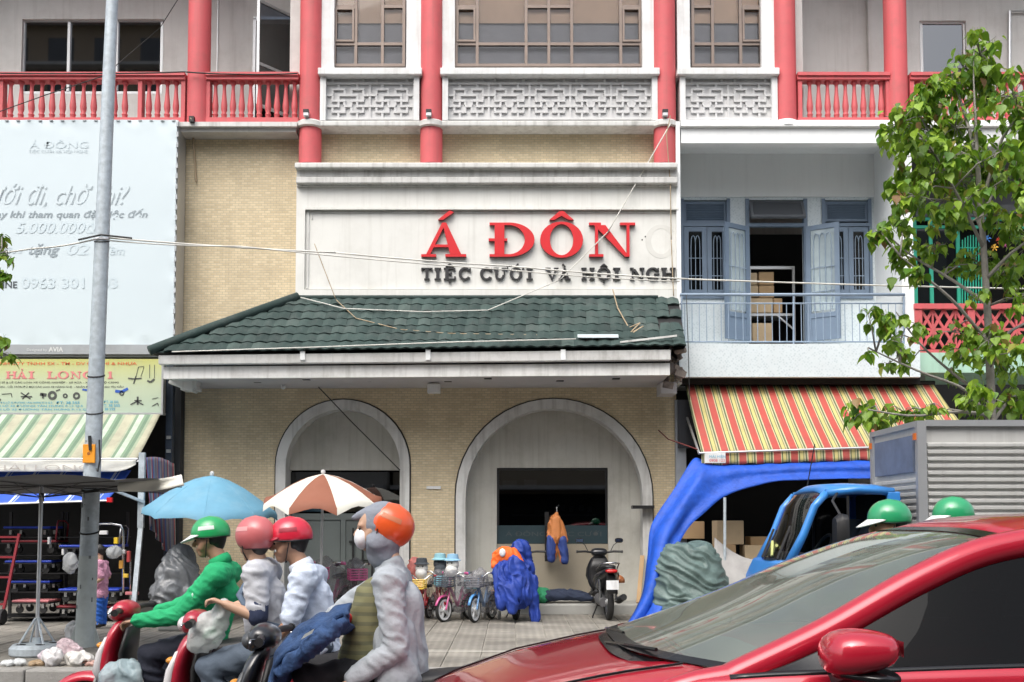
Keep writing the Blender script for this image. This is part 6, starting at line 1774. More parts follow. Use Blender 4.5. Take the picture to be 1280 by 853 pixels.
tag(organic('plastic_bag', mb, sheer('pale blue bag', (.45,.58,.62), .6, .25, .9, 22), None, .014, 2, .045, (14, 14, 10)), 'pale blue plastic bag between the knees of the green rider', 'plastic bag')
# pink helmet driver and red cap passenger on a second red scooter
Y = 6.5
J = rider_joints(Y, 0, (338, 812), (330, 746), (322, 704), (318, 678), (328, 716), (334, 768), (296, 752), (322, 762), (284, 760), (270, 830), (290, 900), None, .17)
greyshirt = cloth('grey white shirt', (.46,.47,.50))
t2, H, fm_ = figure('rider with pink helmet and grey short sleeved shirt steering the second red scooter', J, (-.80, .60, -.05), SKIN2, greyshirt, cloth('slate trousers', (.10,.13,.17)), M['black'], .40, True, True, collar=None, hem=.12)
helmet(t2, H, fm_, J, shiny('pink helmet shell', (.52,.125,.13), .42), None, True, decal=mat('pale pink decal', (.62,.30,.30), .5))
q = MB(); a_ = J['elL']; q.cap(J['shL'].lerp(a_, .75), J['shL'].lerp(a_, .98), .066, .062); q.build('arm_band', cloth('navy arm band', (.02,.03,.07)), t2, smooth=True)
q = MB(); q.tube([J['shR']+Vector((-.06, .02, .08)), J['chest']+Vector((-.13, -.10, .02)), J['chest']+Vector((-.02, -.18, -.13)), J['pelvis']+Vector((.12, -.12, .14))], .02, 6, flat=.4); q.build('bag_strap', cloth('blue grey strap', (.10,.14,.20)), t2, smooth=True)
J = rider_joints(Y+.02, 0, (398, 806), (388, 748), (378, 710), (362, 679), (386, 722), (372, 775), (350, 800), (360, 772), (345, 795), (335, 838), (350, 900), None, .185, .22)
t3, H, fm_ = figure('passenger in a pale blue shirt and red cap helmet behind the pink helmet rider', J, (-1, -.10, -.08), SKIN, cloth('pale blue shirt', (.56,.63,.75)), cloth('dark slate trousers', (.07,.09,.12)), M['black'], .45, True, True, collar=cloth('white collar', (.66,.70,.78)), hem=.10)
helmet(t3, H, fm_, J, shiny('red helmet shell', (.60,.018,.045)), mat('dark red visor', (.35,.02,.04), .4), decal=mat('dark red decal', (.30,.012,.03), .4))
scooter('red scooter with silver flashes carrying two people', redp2, silver, seatm, (-1.56, Y, ROAD), pi, 'scooters in the traffic', mirrors=False)
mb = MB()
for c, r in ((P(262, 788, 6.3), .10), (P(275, 770, 6.3), .07), (P(250, 800, 6.3), .08)): mb.ball(c, (r*.8, r*.6, r), 12, 8)
mb.cap(P(280, 756, 6.3), P(272, 780, 6.3), .02, .05)
tag(organic('plastic_bag', mb, bagm, None, .012, 2, .04, (14, 14, 10)), 'white plastic bag dangling from the handlebar hand of the pink helmet rider', 'plastic bag')
# grey hooded rider with orange helmet on the nearest scooter
Y = 5.6
J = rider_joints(Y, 0, (478, 838), (490, 762), (487, 700), (471, 661), (490, 727), (502, 806), (452, 838), (446, 758), (392, 788), (392, 842), (410, 920), None, .18)
J['wrR'] = P(392, 788, Y)+Vector((0, .26, 0)); J['elR'] = P(436, 756, Y)+Vector((0, .24, 0))
jacket = cloth('pale grey jacket', (.36,.39,.42), .16)
t4, H, fm_ = figure('rider in pale grey hooded jacket with orange helmet and white face mask', J, (-1, -.12, -.06), SKIN2, jacket, cloth('black trousers', (.012,.012,.015)), M['black'], 1.0, False, True, hem=.16, fat=.90, shirt_fold=.017)
hd = MB(); n0 = 0; hd.ball((-.036, 0, .02), (.112, .098, .124), 18, 12); hd.cap((-.03, 0, -.06), (-.02, 0, -.13), .10, .085); hd.cap((.0, .0, .07), (.06, 0, .07), .05, .03)
hd.cap((.03, .0, .085), (.115, 0, .066), .04, .016); hd.cap((-.0, .05, -.07), (-.0, -.05, -.07), .066, .066)
hd.xf(Matrix.Translation(J['head']) @ fm_)
organic('hood', hd, cloth('grey hood', (.22,.24,.28)), t4, .011, 3, .016)
mk = MB(); mk.ball((.080, 0, -.048), (.044, .066, .060), 14, 10); mk.xf(Matrix.Translation(J['head']) @ fm_); mk.build('face_mask', mat('white mask', (.72,.73,.75), .8), t4, smooth=True)
helmet(t4, H, fm_, J, shiny('orange helmet shell', (.72,.10,.02)), None, True, .045, True, radians(27), mat('dull orange decal', (.50,.16,.07), .5))
ol = MB(); ol.cap(J['pelvis']+Vector((-.10, -.03, .05)), J['chest']+Vector((-.075, -.03, .05)), .135, .125)
organic('undershirt', ol, stripes('olive striped shirt', .05, [(0, (.17,.165,.08)), (.6, (.115,.115,.065))], 2, .85, 0, .1, .1), t4, .014, 3, .012)
hem = MB()
ln_ = [(P(497, 790, Y)+Vector((0, -.14, 0)), .10), (P(500, 842, Y)+Vector((0, -.15, 0)), .12), (P(488, 880, Y)+Vector((0, -.16, 0)), .10)]
for (a, ra), (b, rb_) in zip(ln_, ln_[1:]): hem.cap(a, b, ra, rb_)
hem.cap(J['chest']+Vector((.04, 0, .02)), P(500, 842, Y), .13, .145)
organic('jacket_skirt', hem, jacket, t4, .012, 4, .03, (10, 10, 4))
scooter('black scooter ridden by the orange helmet rider', blackp, mat('dark grey plastic', (.06,.065,.07), .4), seatm, (-.93, Y, ROAD), pi, 'scooters in the traffic', tail=shiny('dark green tail', (.015,.035,.03)), mirrors=False)
g = []
ua = curve([(436, 758), (404, 768), (372, 786), (346, 810), (333, 850)], 44); la = curve([(440, 786), (412, 803), (388, 816), (366, 832), (354, 860)], 44)
for i in range(45):
    row = []
    for j in range(19):
        u, v = i/44, j/18
        p = P(*ua[i], 5.36).lerp(P(*la[i], 5.36), v)
        c_ = noise.noise(Vector((u*5, v*2.5, 4)))
        p.y += .10 - .17*sin(pi*min(1, v*1.05))**.8 + .022*sin(v*15+u*5+c_*4) + .03*c_
        p.z += .012*sin(u*16+v*4+c_*3)*(1 if v in (0, 1) else .6)
        row.append(p)
    g.append(row)
denim = MB().sheet(g).build('denim_jacket', mat('blue denim', (.022,.058,.15), .9, .45, 14, .6, 36, dirt=.35, dcol=(.07,.12,.22), dscale=9), smooth=True, solid=.02)
sl = MB(); sl.cap(P(352, 838, 5.3), P(392, 806, 5.24), .035, .042); sl.cap(P(392, 806, 5.24), P(418, 786, 5.26), .042, .045)
organic('sleeve', sl, mat('denim sleeve', (.026,.065,.165), .9, .45, 14, .6, 36, dirt=.35, dcol=(.08,.13,.24), dscale=9), denim, .009, 2, .03, (16, 16, 10))
tag(denim, 'blue denim jacket slung over the handlebar of the black scooter', 'jacket')
MB().sheet([[P(376, 800, 5.20), P(390, 792, 5.20)], [P(381, 793, 5.20), P(393, 786, 5.20)]]).build('label_patch', mat('grey patch', (.33,.37,.36), .6), denim, solid=.004)
tag(organic('red_glove', MB().cap(P(424, 784, 5.5), P(434, 774, 5.5), .035, .03).cap(P(428, 790, 5.5), P(432, 782, 5.5), .02, .02), mat('red cloth', (.5,.03,.03), .8), None, .01, 2, .01), 'small red cloth bundle beside the denim jacket', 'cloth')
# two riders hidden behind the red car: only helmets show
def hidden_rider(px, py, Y, lb, lb2, facing):
    hc = P(px, py, Y); dx = hc.x; dz = hc.z
    J = dict(head=(dx, Y, dz-.03), neck=(dx+.02, Y, dz-.19), chest=(dx+.04, Y, dz-.36), pelvis=(dx-.02+.08, Y, dz-.78))
    for k, s in (('L', -1), ('R', 1)):
        J['sh'+k] = (dx+.04, Y+s*.18, dz-.26); J['hip'+k] = (dx+.06, Y+s*.1, dz-.78); J['el'+k] = (dx-.10, Y+s*.25, dz-.52); J['wr'+k] = (dx-.40, Y+s*.25, dz-.53)
        J['kn'+k] = (dx-.36, Y+s*.17, dz-.86); J['an'+k] = (dx-.30, Y+s*.15, ROAD+.50); J['toe'+k] = (dx-.45, Y+s*.15, ROAD+.45)
    t, H, f_ = figure(lb, J, (-1, 0, -.06), SKIN, green, cloth('dark trousers', (.02,.022,.03)), M['black'], 1.0, True, True, collar=green)
    helmet(t, H, f_, {k: Vector(v) for k, v in J.items()}, shiny('bright green helmet', (.02,.30,.12)), mat('white visor', (.70,.72,.70), .4))
    scooter(lb2, blackp, silver, seatm, (dx-.16, Y, ROAD), pi, 'scooters in the traffic')
hidden_rider(1110, 651, 6.6, 'rider whose green helmet with white visor shows above the car roof beside the truck cab', 'scooter hidden behind the red car windscreen', 0)
hidden_rider(1190, 646, 7.0, 'rider whose green helmet shows above the car roof before the ribbed cargo box', 'scooter hidden behind the red car roof', 0)

# ------------------------------------------------------------ the red car
def red_car():
    cx, cy = 1.62, 4.52
    t = thing('red_car', 'glossy red crossover car driving left in the foreground with dark side glass', 'car', (cx, cy, ROAD), pi)
    paint, n, l, bs = newmat('soul red metallic paint')
    bs.inputs['Base Color'].default_value = (.46, .010, .030, 1); bs.inputs['Metallic'].default_value = .2; bs.inputs['Roughness'].default_value = .28
    bs.inputs['Coat Weight'].default_value = 1.0; bs.inputs['Coat Roughness'].default_value = .03
    trim = mat('black trim', (.008,.008,.009), .22); glz = glass('windscreen glass', (.70,.80,.74), .03, 1.0, 2.3, .22, (.46,.53,.44)); tint = glass('dark tinted glass', (.025,.027,.03), .008, .42, 1.42); inside = mat('grey cabin', (.17,.172,.16), .8)  # windscreen glass gets a painted pale haze in place of bright reflections
    def B_(mb, name, m, parent=None, **k): return mb.build(name, m, parent or t, local=True, **k)
    def ip(tab, x):
        if x <= tab[0][0]: return tab[0][1:]
        for a, b in zip(tab, tab[1:]):
            if x <= b[0]:
                f = (x-a[0])/(b[0]-a[0]); return tuple(p+(q-p)*f for p, q in zip(a[1:], b[1:]))
        return tab[-1][1:]
    # x: shoulder half width, shoulder z, centre z
    tab = [(-2.28, .72, .92, .92), (-2.1, .82, 1.08, 1.10), (-1.7, .87, 1.18, 1.2), (-1.0, .90, 1.165, 1.165), (0, .91, 1.14, 1.14), (.7, .905, 1.115, 1.12), (.98, .895, 1.095, 1.14), (1.25, .875, 1.05, 1.105), (1.6, .85, .975, 1.03), (1.95, .79, .87, .90), (2.15, .70, .76, .78), (2.26, .55, .60, .62)]
    xs = [-2.28+4.54*i/56 for i in range(57)]
    wx_ = (-1.35, 1.42); R = .40; vs = []
    for x in xs:
        w, zs_, zc = ip(tab, x)
        zb = .22+.04*max(0, abs(x)-1.8)*4
        for q in wx_:
            d = abs(x-q)
            if d < R: zb = max(zb, .34+sqrt(R*R-d*d))
        side = [(w-.07, zb-.02 if zb < .3 else zb), (w-.005, zb+.02), (w+.005, zb+(zs_-zb)*.30), (w+.018, zb+(zs_-zb)*.62), (w+.002, zs_-.07), (w-.015, zs_-.015)]
        cabin = -1.95 < x < .90
        if cabin: top = [(w-.05, zs_), (w-.11, zs_-.005), (w-.16, zs_-.03), (0.0, zs_-.03)]
        else:
            top = [(w*.93-.01, zs_+(zc-zs_)*.25), (w*.72, zs_+(zc-zs_)*.62+.012), (w*.40, zs_+(zc-zs_)*.90), (0, zc)]
        row = side+top
        vs += [(x, y, z) for y, z in row] + [(x, -y, z) for y, z in row[:-1][::-1]]
    nn = 19
    fs = [(i*nn+j, i*nn+j+1, (i+1)*nn+j+1, (i+1)*nn+j) for i in range(56) for j in range(nn-1)]
    fs += [tuple(range(nn)), tuple(range(56*nn+nn-1, 56*nn-1, -1))]
    body = B_(MB().add(vs, fs), 'body', paint, smooth=True, sub=1)
    # rails: base of the windscreen pillar, over the roof, down to the tail
    rail = curve([(.86, .785, 1.11), (.49, .725, 1.27), (.13, .665, 1.455), (-.18, .62, 1.57), (-.6, .60, 1.62), (-1.1, .595, 1.61), (-1.55, .60, 1.53), (-1.9, .64, 1.34), (-2.12, .70, 1.12)], 48)
    for s in (-1, 1): B_(MB().tube([(1.18, s*.84, 1.0), (1.08, s*.83, 1.04), (.97, s*.815, 1.065)]+[(x, s*(y+.016), z-.034) for x, y, z in rail], [.02, .04, .05]+[.056]*49, 14, flat=1.0), 'roof_rail', paint, body, smooth=True)
    def rl_(x):
        for a, b in zip(rail, rail[1:]):
            if b[0] <= x <= a[0]:
                f = (a[0]-x)/(a[0]-b[0]); return tuple(p+(q-p)*f for p, q in zip(a, b))
        return rail[0] if x > rail[0][0] else rail[-1]
    def between(i, v, bow, crown):
        x, y, z = rail[i]; yy = y*v
        k = 1-abs(v)**4; return (x+bow*k, yy, z+crown*k)
    iA, iR = 19, 36
    def grid(i0, i1, bowf, crf, inset=.0):
        g = []
        for i in range(i0, i1+1):
            g.append([between(i, -1+2*j/32, bowf(i), crf(i)) for j in range(33)])
        return g
    bw = lambda i: .27*(1-i/iA)+.06 if i <= iA else .06*max(0, 1-(i-iA)/4)
    cr = lambda i: .03 if i <= iA else min(.05, .03+.01*(i-iA))
    B_(MB().sheet(grid(0, iA, bw, cr)), 'windscreen', glz, smooth=True)
    B_(MB().sheet(grid(iA, iR, bw, cr)), 'roof', paint, body, smooth=True, solid=.012)
    B_(MB().sheet(grid(iR, 48, lambda i: -.04, lambda i: .04)), 'rear_window', tint, smooth=True)
    # black border band of the windscreen
    bd = MB()
    g = []
    for i in (0, 1): g.append([tuple(a+b for a, b in zip(between(i, -1+2*j/32, bw(i), cr(i)), (.006, 0, .004))) for j in range(33)])
    bd.sheet(g)
    g = []
    for i in (iA-1, iA): g.append([tuple(a+b for a, b in zip(between(i, -1+2*j/32, bw(i), cr(i)), (.004, 0, .004))) for j in range(33)])
    bd.sheet(g)
    for s in (-1, 1):
        g = []
        for i in range(0, iA+1): g.append([tuple(a+b for a, b in zip(between(i, s*v, bw(i), cr(i)), (.004, 0, .004))) for v in (.985, .997)])
        bd.sheet(g)
    B_(bd, 'windscreen_border', trim)
    # side glass and frames
    for s in (-1, 1):
        def side(x, f):
            w, zs_, zc = ip(tab, x); a = Vector((x, s*(w-.06), zs_-.01)); r_ = rl_(x); b = Vector((x, s*(r_[1]+.02), r_[2]-.03))
            return a.lerp(b, f)
        def win(name, xa, xb, m, n_=14, lo=.02, hi=.93, off=0):
            g = []
            for i in range(n_+1):
                x = xa+(xb-xa)*i/n_; g.append([side(x, lo+(hi-lo)*j/4)+Vector((0, s*off, 0)) for j in range(5)])
            return B_(MB().sheet(g), name, m, smooth=True)
        win('side_window', .50, -.40, tint); win('side_window', -.50, -1.42, tint); win('quarter_window', -1.50, -1.82, tint)
        win('mirror_sail', .84, .505, trim, 8, .0, .95, .004)
        win('door_pillar', -.39, -.51, trim, 3, .0, .97, .006); win('door_pillar', -1.41, -1.51, trim, 3, .0, .97, .006)
        fr = MB(); fr.tube([side(.82-2.62*i/40, .945)+Vector((0, s*.008, 0)) for i in range(41)], .016, 6); fr.tube([side(.86-2.68*i/40, .0)+Vector((0, s*.016, -.004)) for i in range(41)], .017, 6); B_(fr, 'window_trim', trim, smooth=True)
        # doors: seams and handles
        sm = MB()
        for x0 in (.72, -.46, -1.30):
            pts = []
            for j in range(12):
                w, zs_, zc = ip(tab, x0); z = .32+(zs_-.36)*j/11
                f = (z-.24)/(zs_-.24); yy = (w-.005+.01*min(1, f/.3)) if f < .3 else (w+.005+.013*(f-.3)/.32 if f < .62 else w+.018-.016*(f-.62)/.3)
                pts.append((x0-.03*f, s*(yy+.0015), z))
            sm.tube(pts, .005, 5)
        B_(sm, 'door_seam', trim, body)
        for x0 in (-.30, -1.15):
            w, zs_, zc = ip(tab, x0); hh = MB(); hh.tube([(x0-.10, s*(w+.015), zs_-.13), (x0-.06, s*(w+.045), zs_-.125), (x0+.08, s*(w+.045), zs_-.12), (x0+.11, s*(w+.015), zs_-.12)], .013, 8, flat=.7); B_(hh, 'door_handle', paint, body, smooth=True)
        # mirror
        mm = MB(); mm.loft([(.59, s*1.02, 1.19, .07, .045, 0), (.55, s*1.025, 1.20, .115, .075, 0), (.48, s*1.025, 1.205, .125, .08, 0), (.40, s*1.025, 1.21, .115, .066, 0), (.345, s*1.025, 1.22, .10, .04, 0)], 20, 2.5)
        mr = B_(mm, 'wing_mirror', paint, smooth=True, sub=1)
        B_(MB().loft([(.54, s*1.02, 1.135, .06, .018, 0), (.44, s*1.025, 1.125, .115, .02, 0), (.36, s*1.025, 1.125, .10, .018, 0)], 14), 'mirror_base', trim, mr, smooth=True)
        B_(MB().bar((.50, s*.84, 1.08), (.46, s*.97, 1.13), .07, .04), 'mirror_arm', trim, mr)
        B_(MB().add([(.343, s*1.025-.08, 1.195), (.343, s*1.025+.08, 1.195), (.343, s*1.025+.08, 1.245), (.343, s*1.025-.08, 1.245)], [(0,1,2,3)]), 'mirror_glass', M['steel'], mr)
        # lamps
        hl = MB(); hl.loft([(1.80, s*.79, .86, .02, .02, 0), (1.98, s*.74, .80, .06, .045, 0), (2.16, s*.62, .73, .08, .045, 0), (2.22, s*.50, .69, .05, .02, 0)], 12); B_(hl, 'headlight', mat('headlight lens', (.5,.52,.55), .08, .05), smooth=True)
        tl = MB(); tl.loft([(-2.02, s*.80, 1.00, .03, .03, 0), (-2.18, s*.74, 1.0, .06, .06, 0), (-2.27, s*.62, .98, .05, .04, 0)], 12); B_(tl, 'tail_light', mat('red lamp', (.35,.01,.01), .15), smooth=True)
        for x in wx_:
            w_ = B_(MB().lathe([(.22,-.10),(.31,-.115),(.345,-.08),(.35,0),(.345,.08),(.31,.115),(.22,.10)], (x, s*.80, .35), 30, 'y', cap=False), 'wheel', M['rubber'], smooth='auto')
            rm = MB(); rm.lathe([(.22,-.09),(.235,0),(.22,.09)], (x, s*.80, .35), 30, 'y', cap=False); rm.lathe([(.06,-.02),(.06,.02)], (x, s*.86, .35), 16, 'y')
            for k in range(10): a = 2*pi*k/10; rm.bar((x+.04*cos(a), s*.86, .35+.04*sin(a)), (x+.23*cos(a), s*.87, .35+.23*sin(a)), .035, .03, up=(0, 1, 0))
            B_(rm, 'rim', M['alu'], w_)
            B_(MB().lathe([(.001,-.02),(.37,-.02),(.37,.02),(.001,.02)], (x, s*.60, .36), 20, 'y'), 'arch_liner', trim)
    # bonnet seams, wipers, grille
    sm = MB()
    for s in (-1, 1):
        sm.tube([(1.0-.0+1.0*i/10, s*(ip(tab, 1.0+1.0*i/10)[0]*.80), ip(tab, 1.0+i/10)[1]+(ip(tab, 1.0+i/10)[2]-ip(tab, 1.0+i/10)[1])*.50+.010) for i in range(11)], .005, 5)
    B_(sm, 'bonnet_seam', trim, body)
    wp = MB()
    for y in (-.55, .05): wp.tube([(1.22-.10*abs(y), y, 1.125), (1.17, y+.3, 1.15), (1.14-.10*abs(y+.55), y+.55, 1.16)], .008, 6)
    B_(wp, 'wiper', trim)
    cl_ = MB(); cl_.sheet([[(.90+.33*(1-abs(v)**4), .80*v, 1.085+.03*(1-abs(v)**3)) for v in [-1+.125*i for i in range(17)]], [(.85+.33*(1-abs(v)**4), .785*v, 1.10+.04*(1-abs(v)**3)) for v in [-1+.125*i for i in range(17)]]]); B_(cl_, 'cowl', trim)
    gl = MB(); gl.loft([(2.10, 0, .52, .50, .16, 0), (2.28, 0, .50, .38, .12, 0)], 18, 3.5); B_(gl, 'grille', trim, smooth='auto')
    # cabin
    ds = MB(); ds.loft([(1.0, 0, 1.0, .70, .06, 0), (.70, 0, 1.03, .74, .08, 0), (.45, 0, .98, .74, .10, 0)], 16, 4); B_(ds, 'dashboard', inside, smooth='auto')
    B_(MB().box(-1.9, -.80, .45, .9, .80, .50), 'cabin_floor', inside)
    sw = MB(); sw.tube([(.40+.05*sin(a), .36+.18*cos(a), 1.02+.18*sin(a)) for a in [2*pi*i/20 for i in range(21)]], .014, 6); sw.bar((.40, .36, 1.02), (.55, .36, .98), .05); B_(sw, 'steering_wheel', inside, smooth=True)
    for x, ys in ((-.25, (.36, -.36)), (-1.15, (.4, -.4))):
        for y in ys:
            st_ = MB(); st_.loft([(x+.35, y, .72, .24, .07, 0), (x, y, .72, .25, .09, 0), (x-.12, y, .80, .25, .10, .4)], 14); st_.loft([(x-.08, y, .75, .25, .08, 1.3), (x-.25, y, 1.10, .24, .07, 1.3), (x-.34, y, 1.30, .18, .05, 1.3)], 14); st_.loft([(x-.33, y, 1.33, .10, .05, 1.4), (x-.36, y, 1.46, .12, .05, 1.4), (x-.37, y, 1.50, .10, .03, 1.4)], 12)
            B_(st_, 'seat', inside, smooth='auto')
    q = MB(); q.loft([(.12, 0, 1.47, .11, .035, 0), (.08, 0, 1.47, .11, .035, 0)], 12); B_(q, 'rear_view_mirror', trim)
    return t
red_car()

# ------------------------------------------------------------ small blue truck
def truck():
    yn, yf = 9.2, 10.42
    t = thing('blue_truck', 'small blue box truck with grey ribbed cargo box parked at the kerb', 'truck', (X(1150, yn, 640)-.5, (yn+yf)/2, ROAD))
    blue = mat('sky blue truck paint', (.035,.22,.60), .35, .08, 4, coat=.4, dirt=.15, dcol=(.1,.2,.35))
    gal = mat('ribbed steel box', (.56,.56,.54), .5, .12, 3, metal=.3, dirt=.3, dcol=(.22,.21,.19), streak=.3)
    xa = X(1150, yn, 640); xb = xa+2.6; zt = Z(526, yn); zb = .55
    bx = MB(); bx.box(xa+.02, yn+.03, zb, xb, yf-.03, zt-.03); box = bx.build('cargo_box', gal, t)
    k = 22
    rbm = MB(); rbm.bar((0, 0, 0), (xb-xa-.12, 0, 0), .030, .030)
    r0 = None
    hh = (zt-.10-zb-.1)
    nr_ = int(hh/.062)
    for i in range(nr_):
        z = zb+.1+i*.062
        if r0 is None: r0 = MB().prism([], 0, 0) if False else None
        m_ = MB(); L = xb-xa-.14
        if i == 0:
            m_.add([(0, .03, -.022), (0, .0, -.012), (0, .0, .012), (0, .03, .022), (L, .03, -.022), (L, .0, -.012), (L, .0, .012), (L, .03, .022)], [(0,1,5,4),(1,2,6,5),(2,3,7,6),(0,3,2,1),(4,5,6,7)])
            base = m_.build('side_rib', gal, box, local=True); o = base
        else: o = dup(base, box)
        o.location = Vector((xa+.08, yn, z)) - wm(t).translation
    W_ = yf-yn-.14
    for i in range(nr_-5):
        z = zb+.1+i*.062
        m_ = MB()
        if i == 0:
            m_.add([(.02, 0, -.022), (-.005, 0, -.012), (-.005, 0, .012), (.02, 0, .022), (.02, W_, -.022), (-.005, W_, -.012), (-.005, W_, .012), (.02, W_, .022)], [(0,1,5,4),(1,2,6,5),(2,3,7,6)])
            base2 = m_.build('front_rib', gal, box, local=True); o = base2
        else: o = dup(base2, box)
        o.location = Vector((xa, yn+.07, z)) - wm(t).translation
    fr = MB(); tk = .05
    for y in (yn, yf-tk): fr.box(xa-.012, y-.004, zb, xa+tk+.02, y+tk+.004, zt); fr.box(xb-tk, y-.004, zb, xb+.01, y+tk+.004, zt)
    fr.box(xa+tk+.02, yn-.01, zt-.05, xb-tk, yn+tk, zt+.005).box(xa+tk+.02, yf-tk, zt-.05, xb-tk, yf+.01, zt+.005).box(xa-.012, yn+tk+.004, zt-.05, xa+tk, yf-tk-.004, zt).box(xa+tk+.02, yn-.01, zb, xb-tk, yn+tk, zb+.06)
    fr.build('box_frame', M['alu'], box)
    MB().box(xa+.05, yn+tk, zt-.028, xb-.03, yf-tk, zt-.005).build('box_roof', gal, box)
    tar = MB().box(xa-.008, yn+.12, zt-.45, xa+.02, yf-.12, zt-.12).build('front_panel', mat('grey blue sheet', (.13,.16,.23), .5, .3, 5), box)
    for y in (yn+.02, yf-.06): MB().box(xa-.03, y, zt-.17, xa-.012, y+.04, zt-.11).build('marker_lamp', mat('orange lens', (.6,.15,.03), .3), box)
    # cab: side outline lofted across the width
    roofz = Z(606, yn)-.02
    x0 = X(983, yn, 690)
    xr = X(1128, yn, 620)
    prof = [(xr, .35), (xr, roofz-.04), (xr-.06, roofz), (X(1072, yn), roofz+.035), (X(1045, yn), roofz+.015), (X(1032, yn), roofz-.05), (X(1017, yn), roofz-.22), (X(1000, yn), roofz-.50), (x0-.02, 1.16), (x0-.10, 1.0), (x0-.13, .55), (x0-.08, .30), (x0+.25, .28)]
    ins = .05
    side_z = 1.18
    # glazed opening in the near and far side: ring of body around the window
    wl, wr_, wt = X(1003, yn, 690), X(1105, yn, 640), roofz-.10
    cab = MB()
    ys = [(yn+.04, 0), (yn+.10, .0), (yf-.10, 0), (yf-.04, 0)]
    lower = [p for p in prof if p[1] <= 1.17]
    cab.prism([(xr, .35), (xr, side_z)] + [(x0-.02, side_z-.01), (x0-.10, 1.0), (x0-.13, .55), (x0-.08, .30), (x0+.25, .28)], yn+.03, yf-.03)
    cb = cab.build('cab', blue, t, bevel=.03, smooth=True)
    rf = MB(); g = []
    rp_ = [(xr, roofz-.05), (xr-.04, roofz), (X(1100, yn), roofz+.02), (X(1065, yn), roofz+.03), (X(1038, yn), roofz+.02), (X(1027, yn), roofz-.03)]
    for x, z in rp_: g.append([(x, yn+.06+(yf-yn-.12)*j/12, z-.07*(abs(j/6-1)**4)) for j in range(13)])
    rf.sheet(g).build('cab_roof', blue, cb, smooth=True, solid=.04)
    for y in (yn+.075, yf-.075):
        pp = MB(); pp.tube([(x0+.04, y, side_z-.03), (X(1002, yn), y, roofz-.42), (X(1016, yn), y, roofz-.17), (X(1031, yn), y, roofz-.05)], [.042, .036, .034, .034], 10)
        pp.tube([(X(1031, yn), y, roofz-.05), (X(1070, yn), y, roofz-.02), (xr-.05, y, roofz-.04)], .036, 10)
        pp.build('pillar', blue, cb, smooth=True)
        MB().box(X(1106, yn), y-.035, side_z-.02, xr, y+.035, roofz-.04).build('rear_pillar', blue, cb, bevel=.012)
        gw_ = MB(); gw_.add([(X(992, yn)+.05, y, side_z), (X(1107, yn), y, side_z), (X(1107, yn), y, roofz-.06), (X(1032, yn), y, roofz-.07), (X(1016, yn)+.03, y, roofz-.22)], [(0,1,2,3,4)]); gw_.build('side_window', glass('truck side glass', (.35,.38,.40), .02, .8, 1.5), cb)
        q = MB(); q.box(X(1056, yn), y-.008, side_z, X(1059, yn), y+.008, roofz-.08); q.build('quarter_bar', M['black'], cb)
    ws = MB(); g = []
    for x, z in ((x0+.04, side_z-.02), (X(1002, yn)-.005, roofz-.42), (X(1016, yn)-.005, roofz-.17), (X(1029, yn), roofz-.05)): g.append([(x-.07*(1-(j/5-1)**2), yn+.10+(yf-yn-.20)*j/10, z) for j in range(11)])
    ws.sheet(g).build('windscreen', glass('truck windscreen', (.45,.5,.48), .02, .9, 1.5), cb, smooth=True)
    bk = MB(); bk.box(xr-.05, yn+.12, side_z-.02, xr-.03, yf-.12, roofz-.05); bk.build('cab_back', M['dark'], cb)
    it = MB(); it.box(x0+.10, yn+.12, side_z-.10, x0+.35, yf-.12, side_z+.05); it.build('dashboard', M['black'], cb, bevel=.03)
    it = MB(); 
    for y in (yn+.35, yf-.4): it.loft([(xr-.35, y, side_z-.1, .2, .06, 1.4), (xr-.18, y, side_z+.22, .2, .07, 1.4), (xr-.14, y, side_z+.36, .13, .04, 1.4)], 12)
    it.build('seat', mat('grey seat', (.12,.13,.15), .8), cb, smooth=True)
    sw = MB(); sw.tube([(x0+.42+.08*sin(a), yn+.38+.19*cos(a), side_z+.08+.14*sin(a)) for a in [2*pi*i/20 for i in range(21)]], .015, 6); sw.build('steering_wheel', M['black'], cb)
    rb_ = MB(); rb_.tube([(x0+.0, yn+.5, side_z+.02), (x0+.04, yn+.65, side_z+.15), (x0+.02, yn+.75, side_z+.02), (x0+.06, yn+.6, side_z+.1), (x0+.03, yn+.45, side_z+.12)], .015, 6); rb_.build('rope_coil', mat('yellow rope', (.45,.48,.18), .8), cb)
    mr = MB(); mx = X(1052, yn-.2, 650); mr.loft([(mx+.05, yn-.16, 1.42, .09, .16, 0), (mx, yn-.16, 1.42, .10, .17, 0), (mx-.05, yn-.16, 1.42, .07, .13, 0)], 14, 4); mr.tube([(mx, yn-.16, 1.58), (mx-.04, yn-.08, 1.70), (X(1044, yn), yn+.06, roofz-.05)], .012, 6); mr.build('wing_mirror', M['black'], cb, smooth='auto')
    an = MB(); an.tube([(X(1040, yn), yf-.3, roofz), (X(1052, yn), yf-.3, roofz+.45)], .006, 5); an.build('aerial', M['black'], cb)
    wp = MB(); wp.tube([(x0-.02, yn+.25, side_z), (X(1006, yn)-.06, yn+.40, roofz-.35)], .012, 5); wp.tube([(x0-.02, yn+.8, side_z), (X(1004, yn)-.06, yn+.95, roofz-.38)], .012, 5); wp.build('wiper', M['black'], cb)
    MB().box(x0-.14, yn+.15, .78, x0-.10, yf-.15, .95).build('grille', M['black'], cb)
    for y in (yn+.16, yf-.16): MB().ball((x0-.13, y, .86), (.04, .09, .08), 14, 8).build('headlight', silver, cb, smooth=True)
    MB().box(xa-.4, yn+.2, .30, xb, yf-.2, .52).build('chassis', M['black'], t)
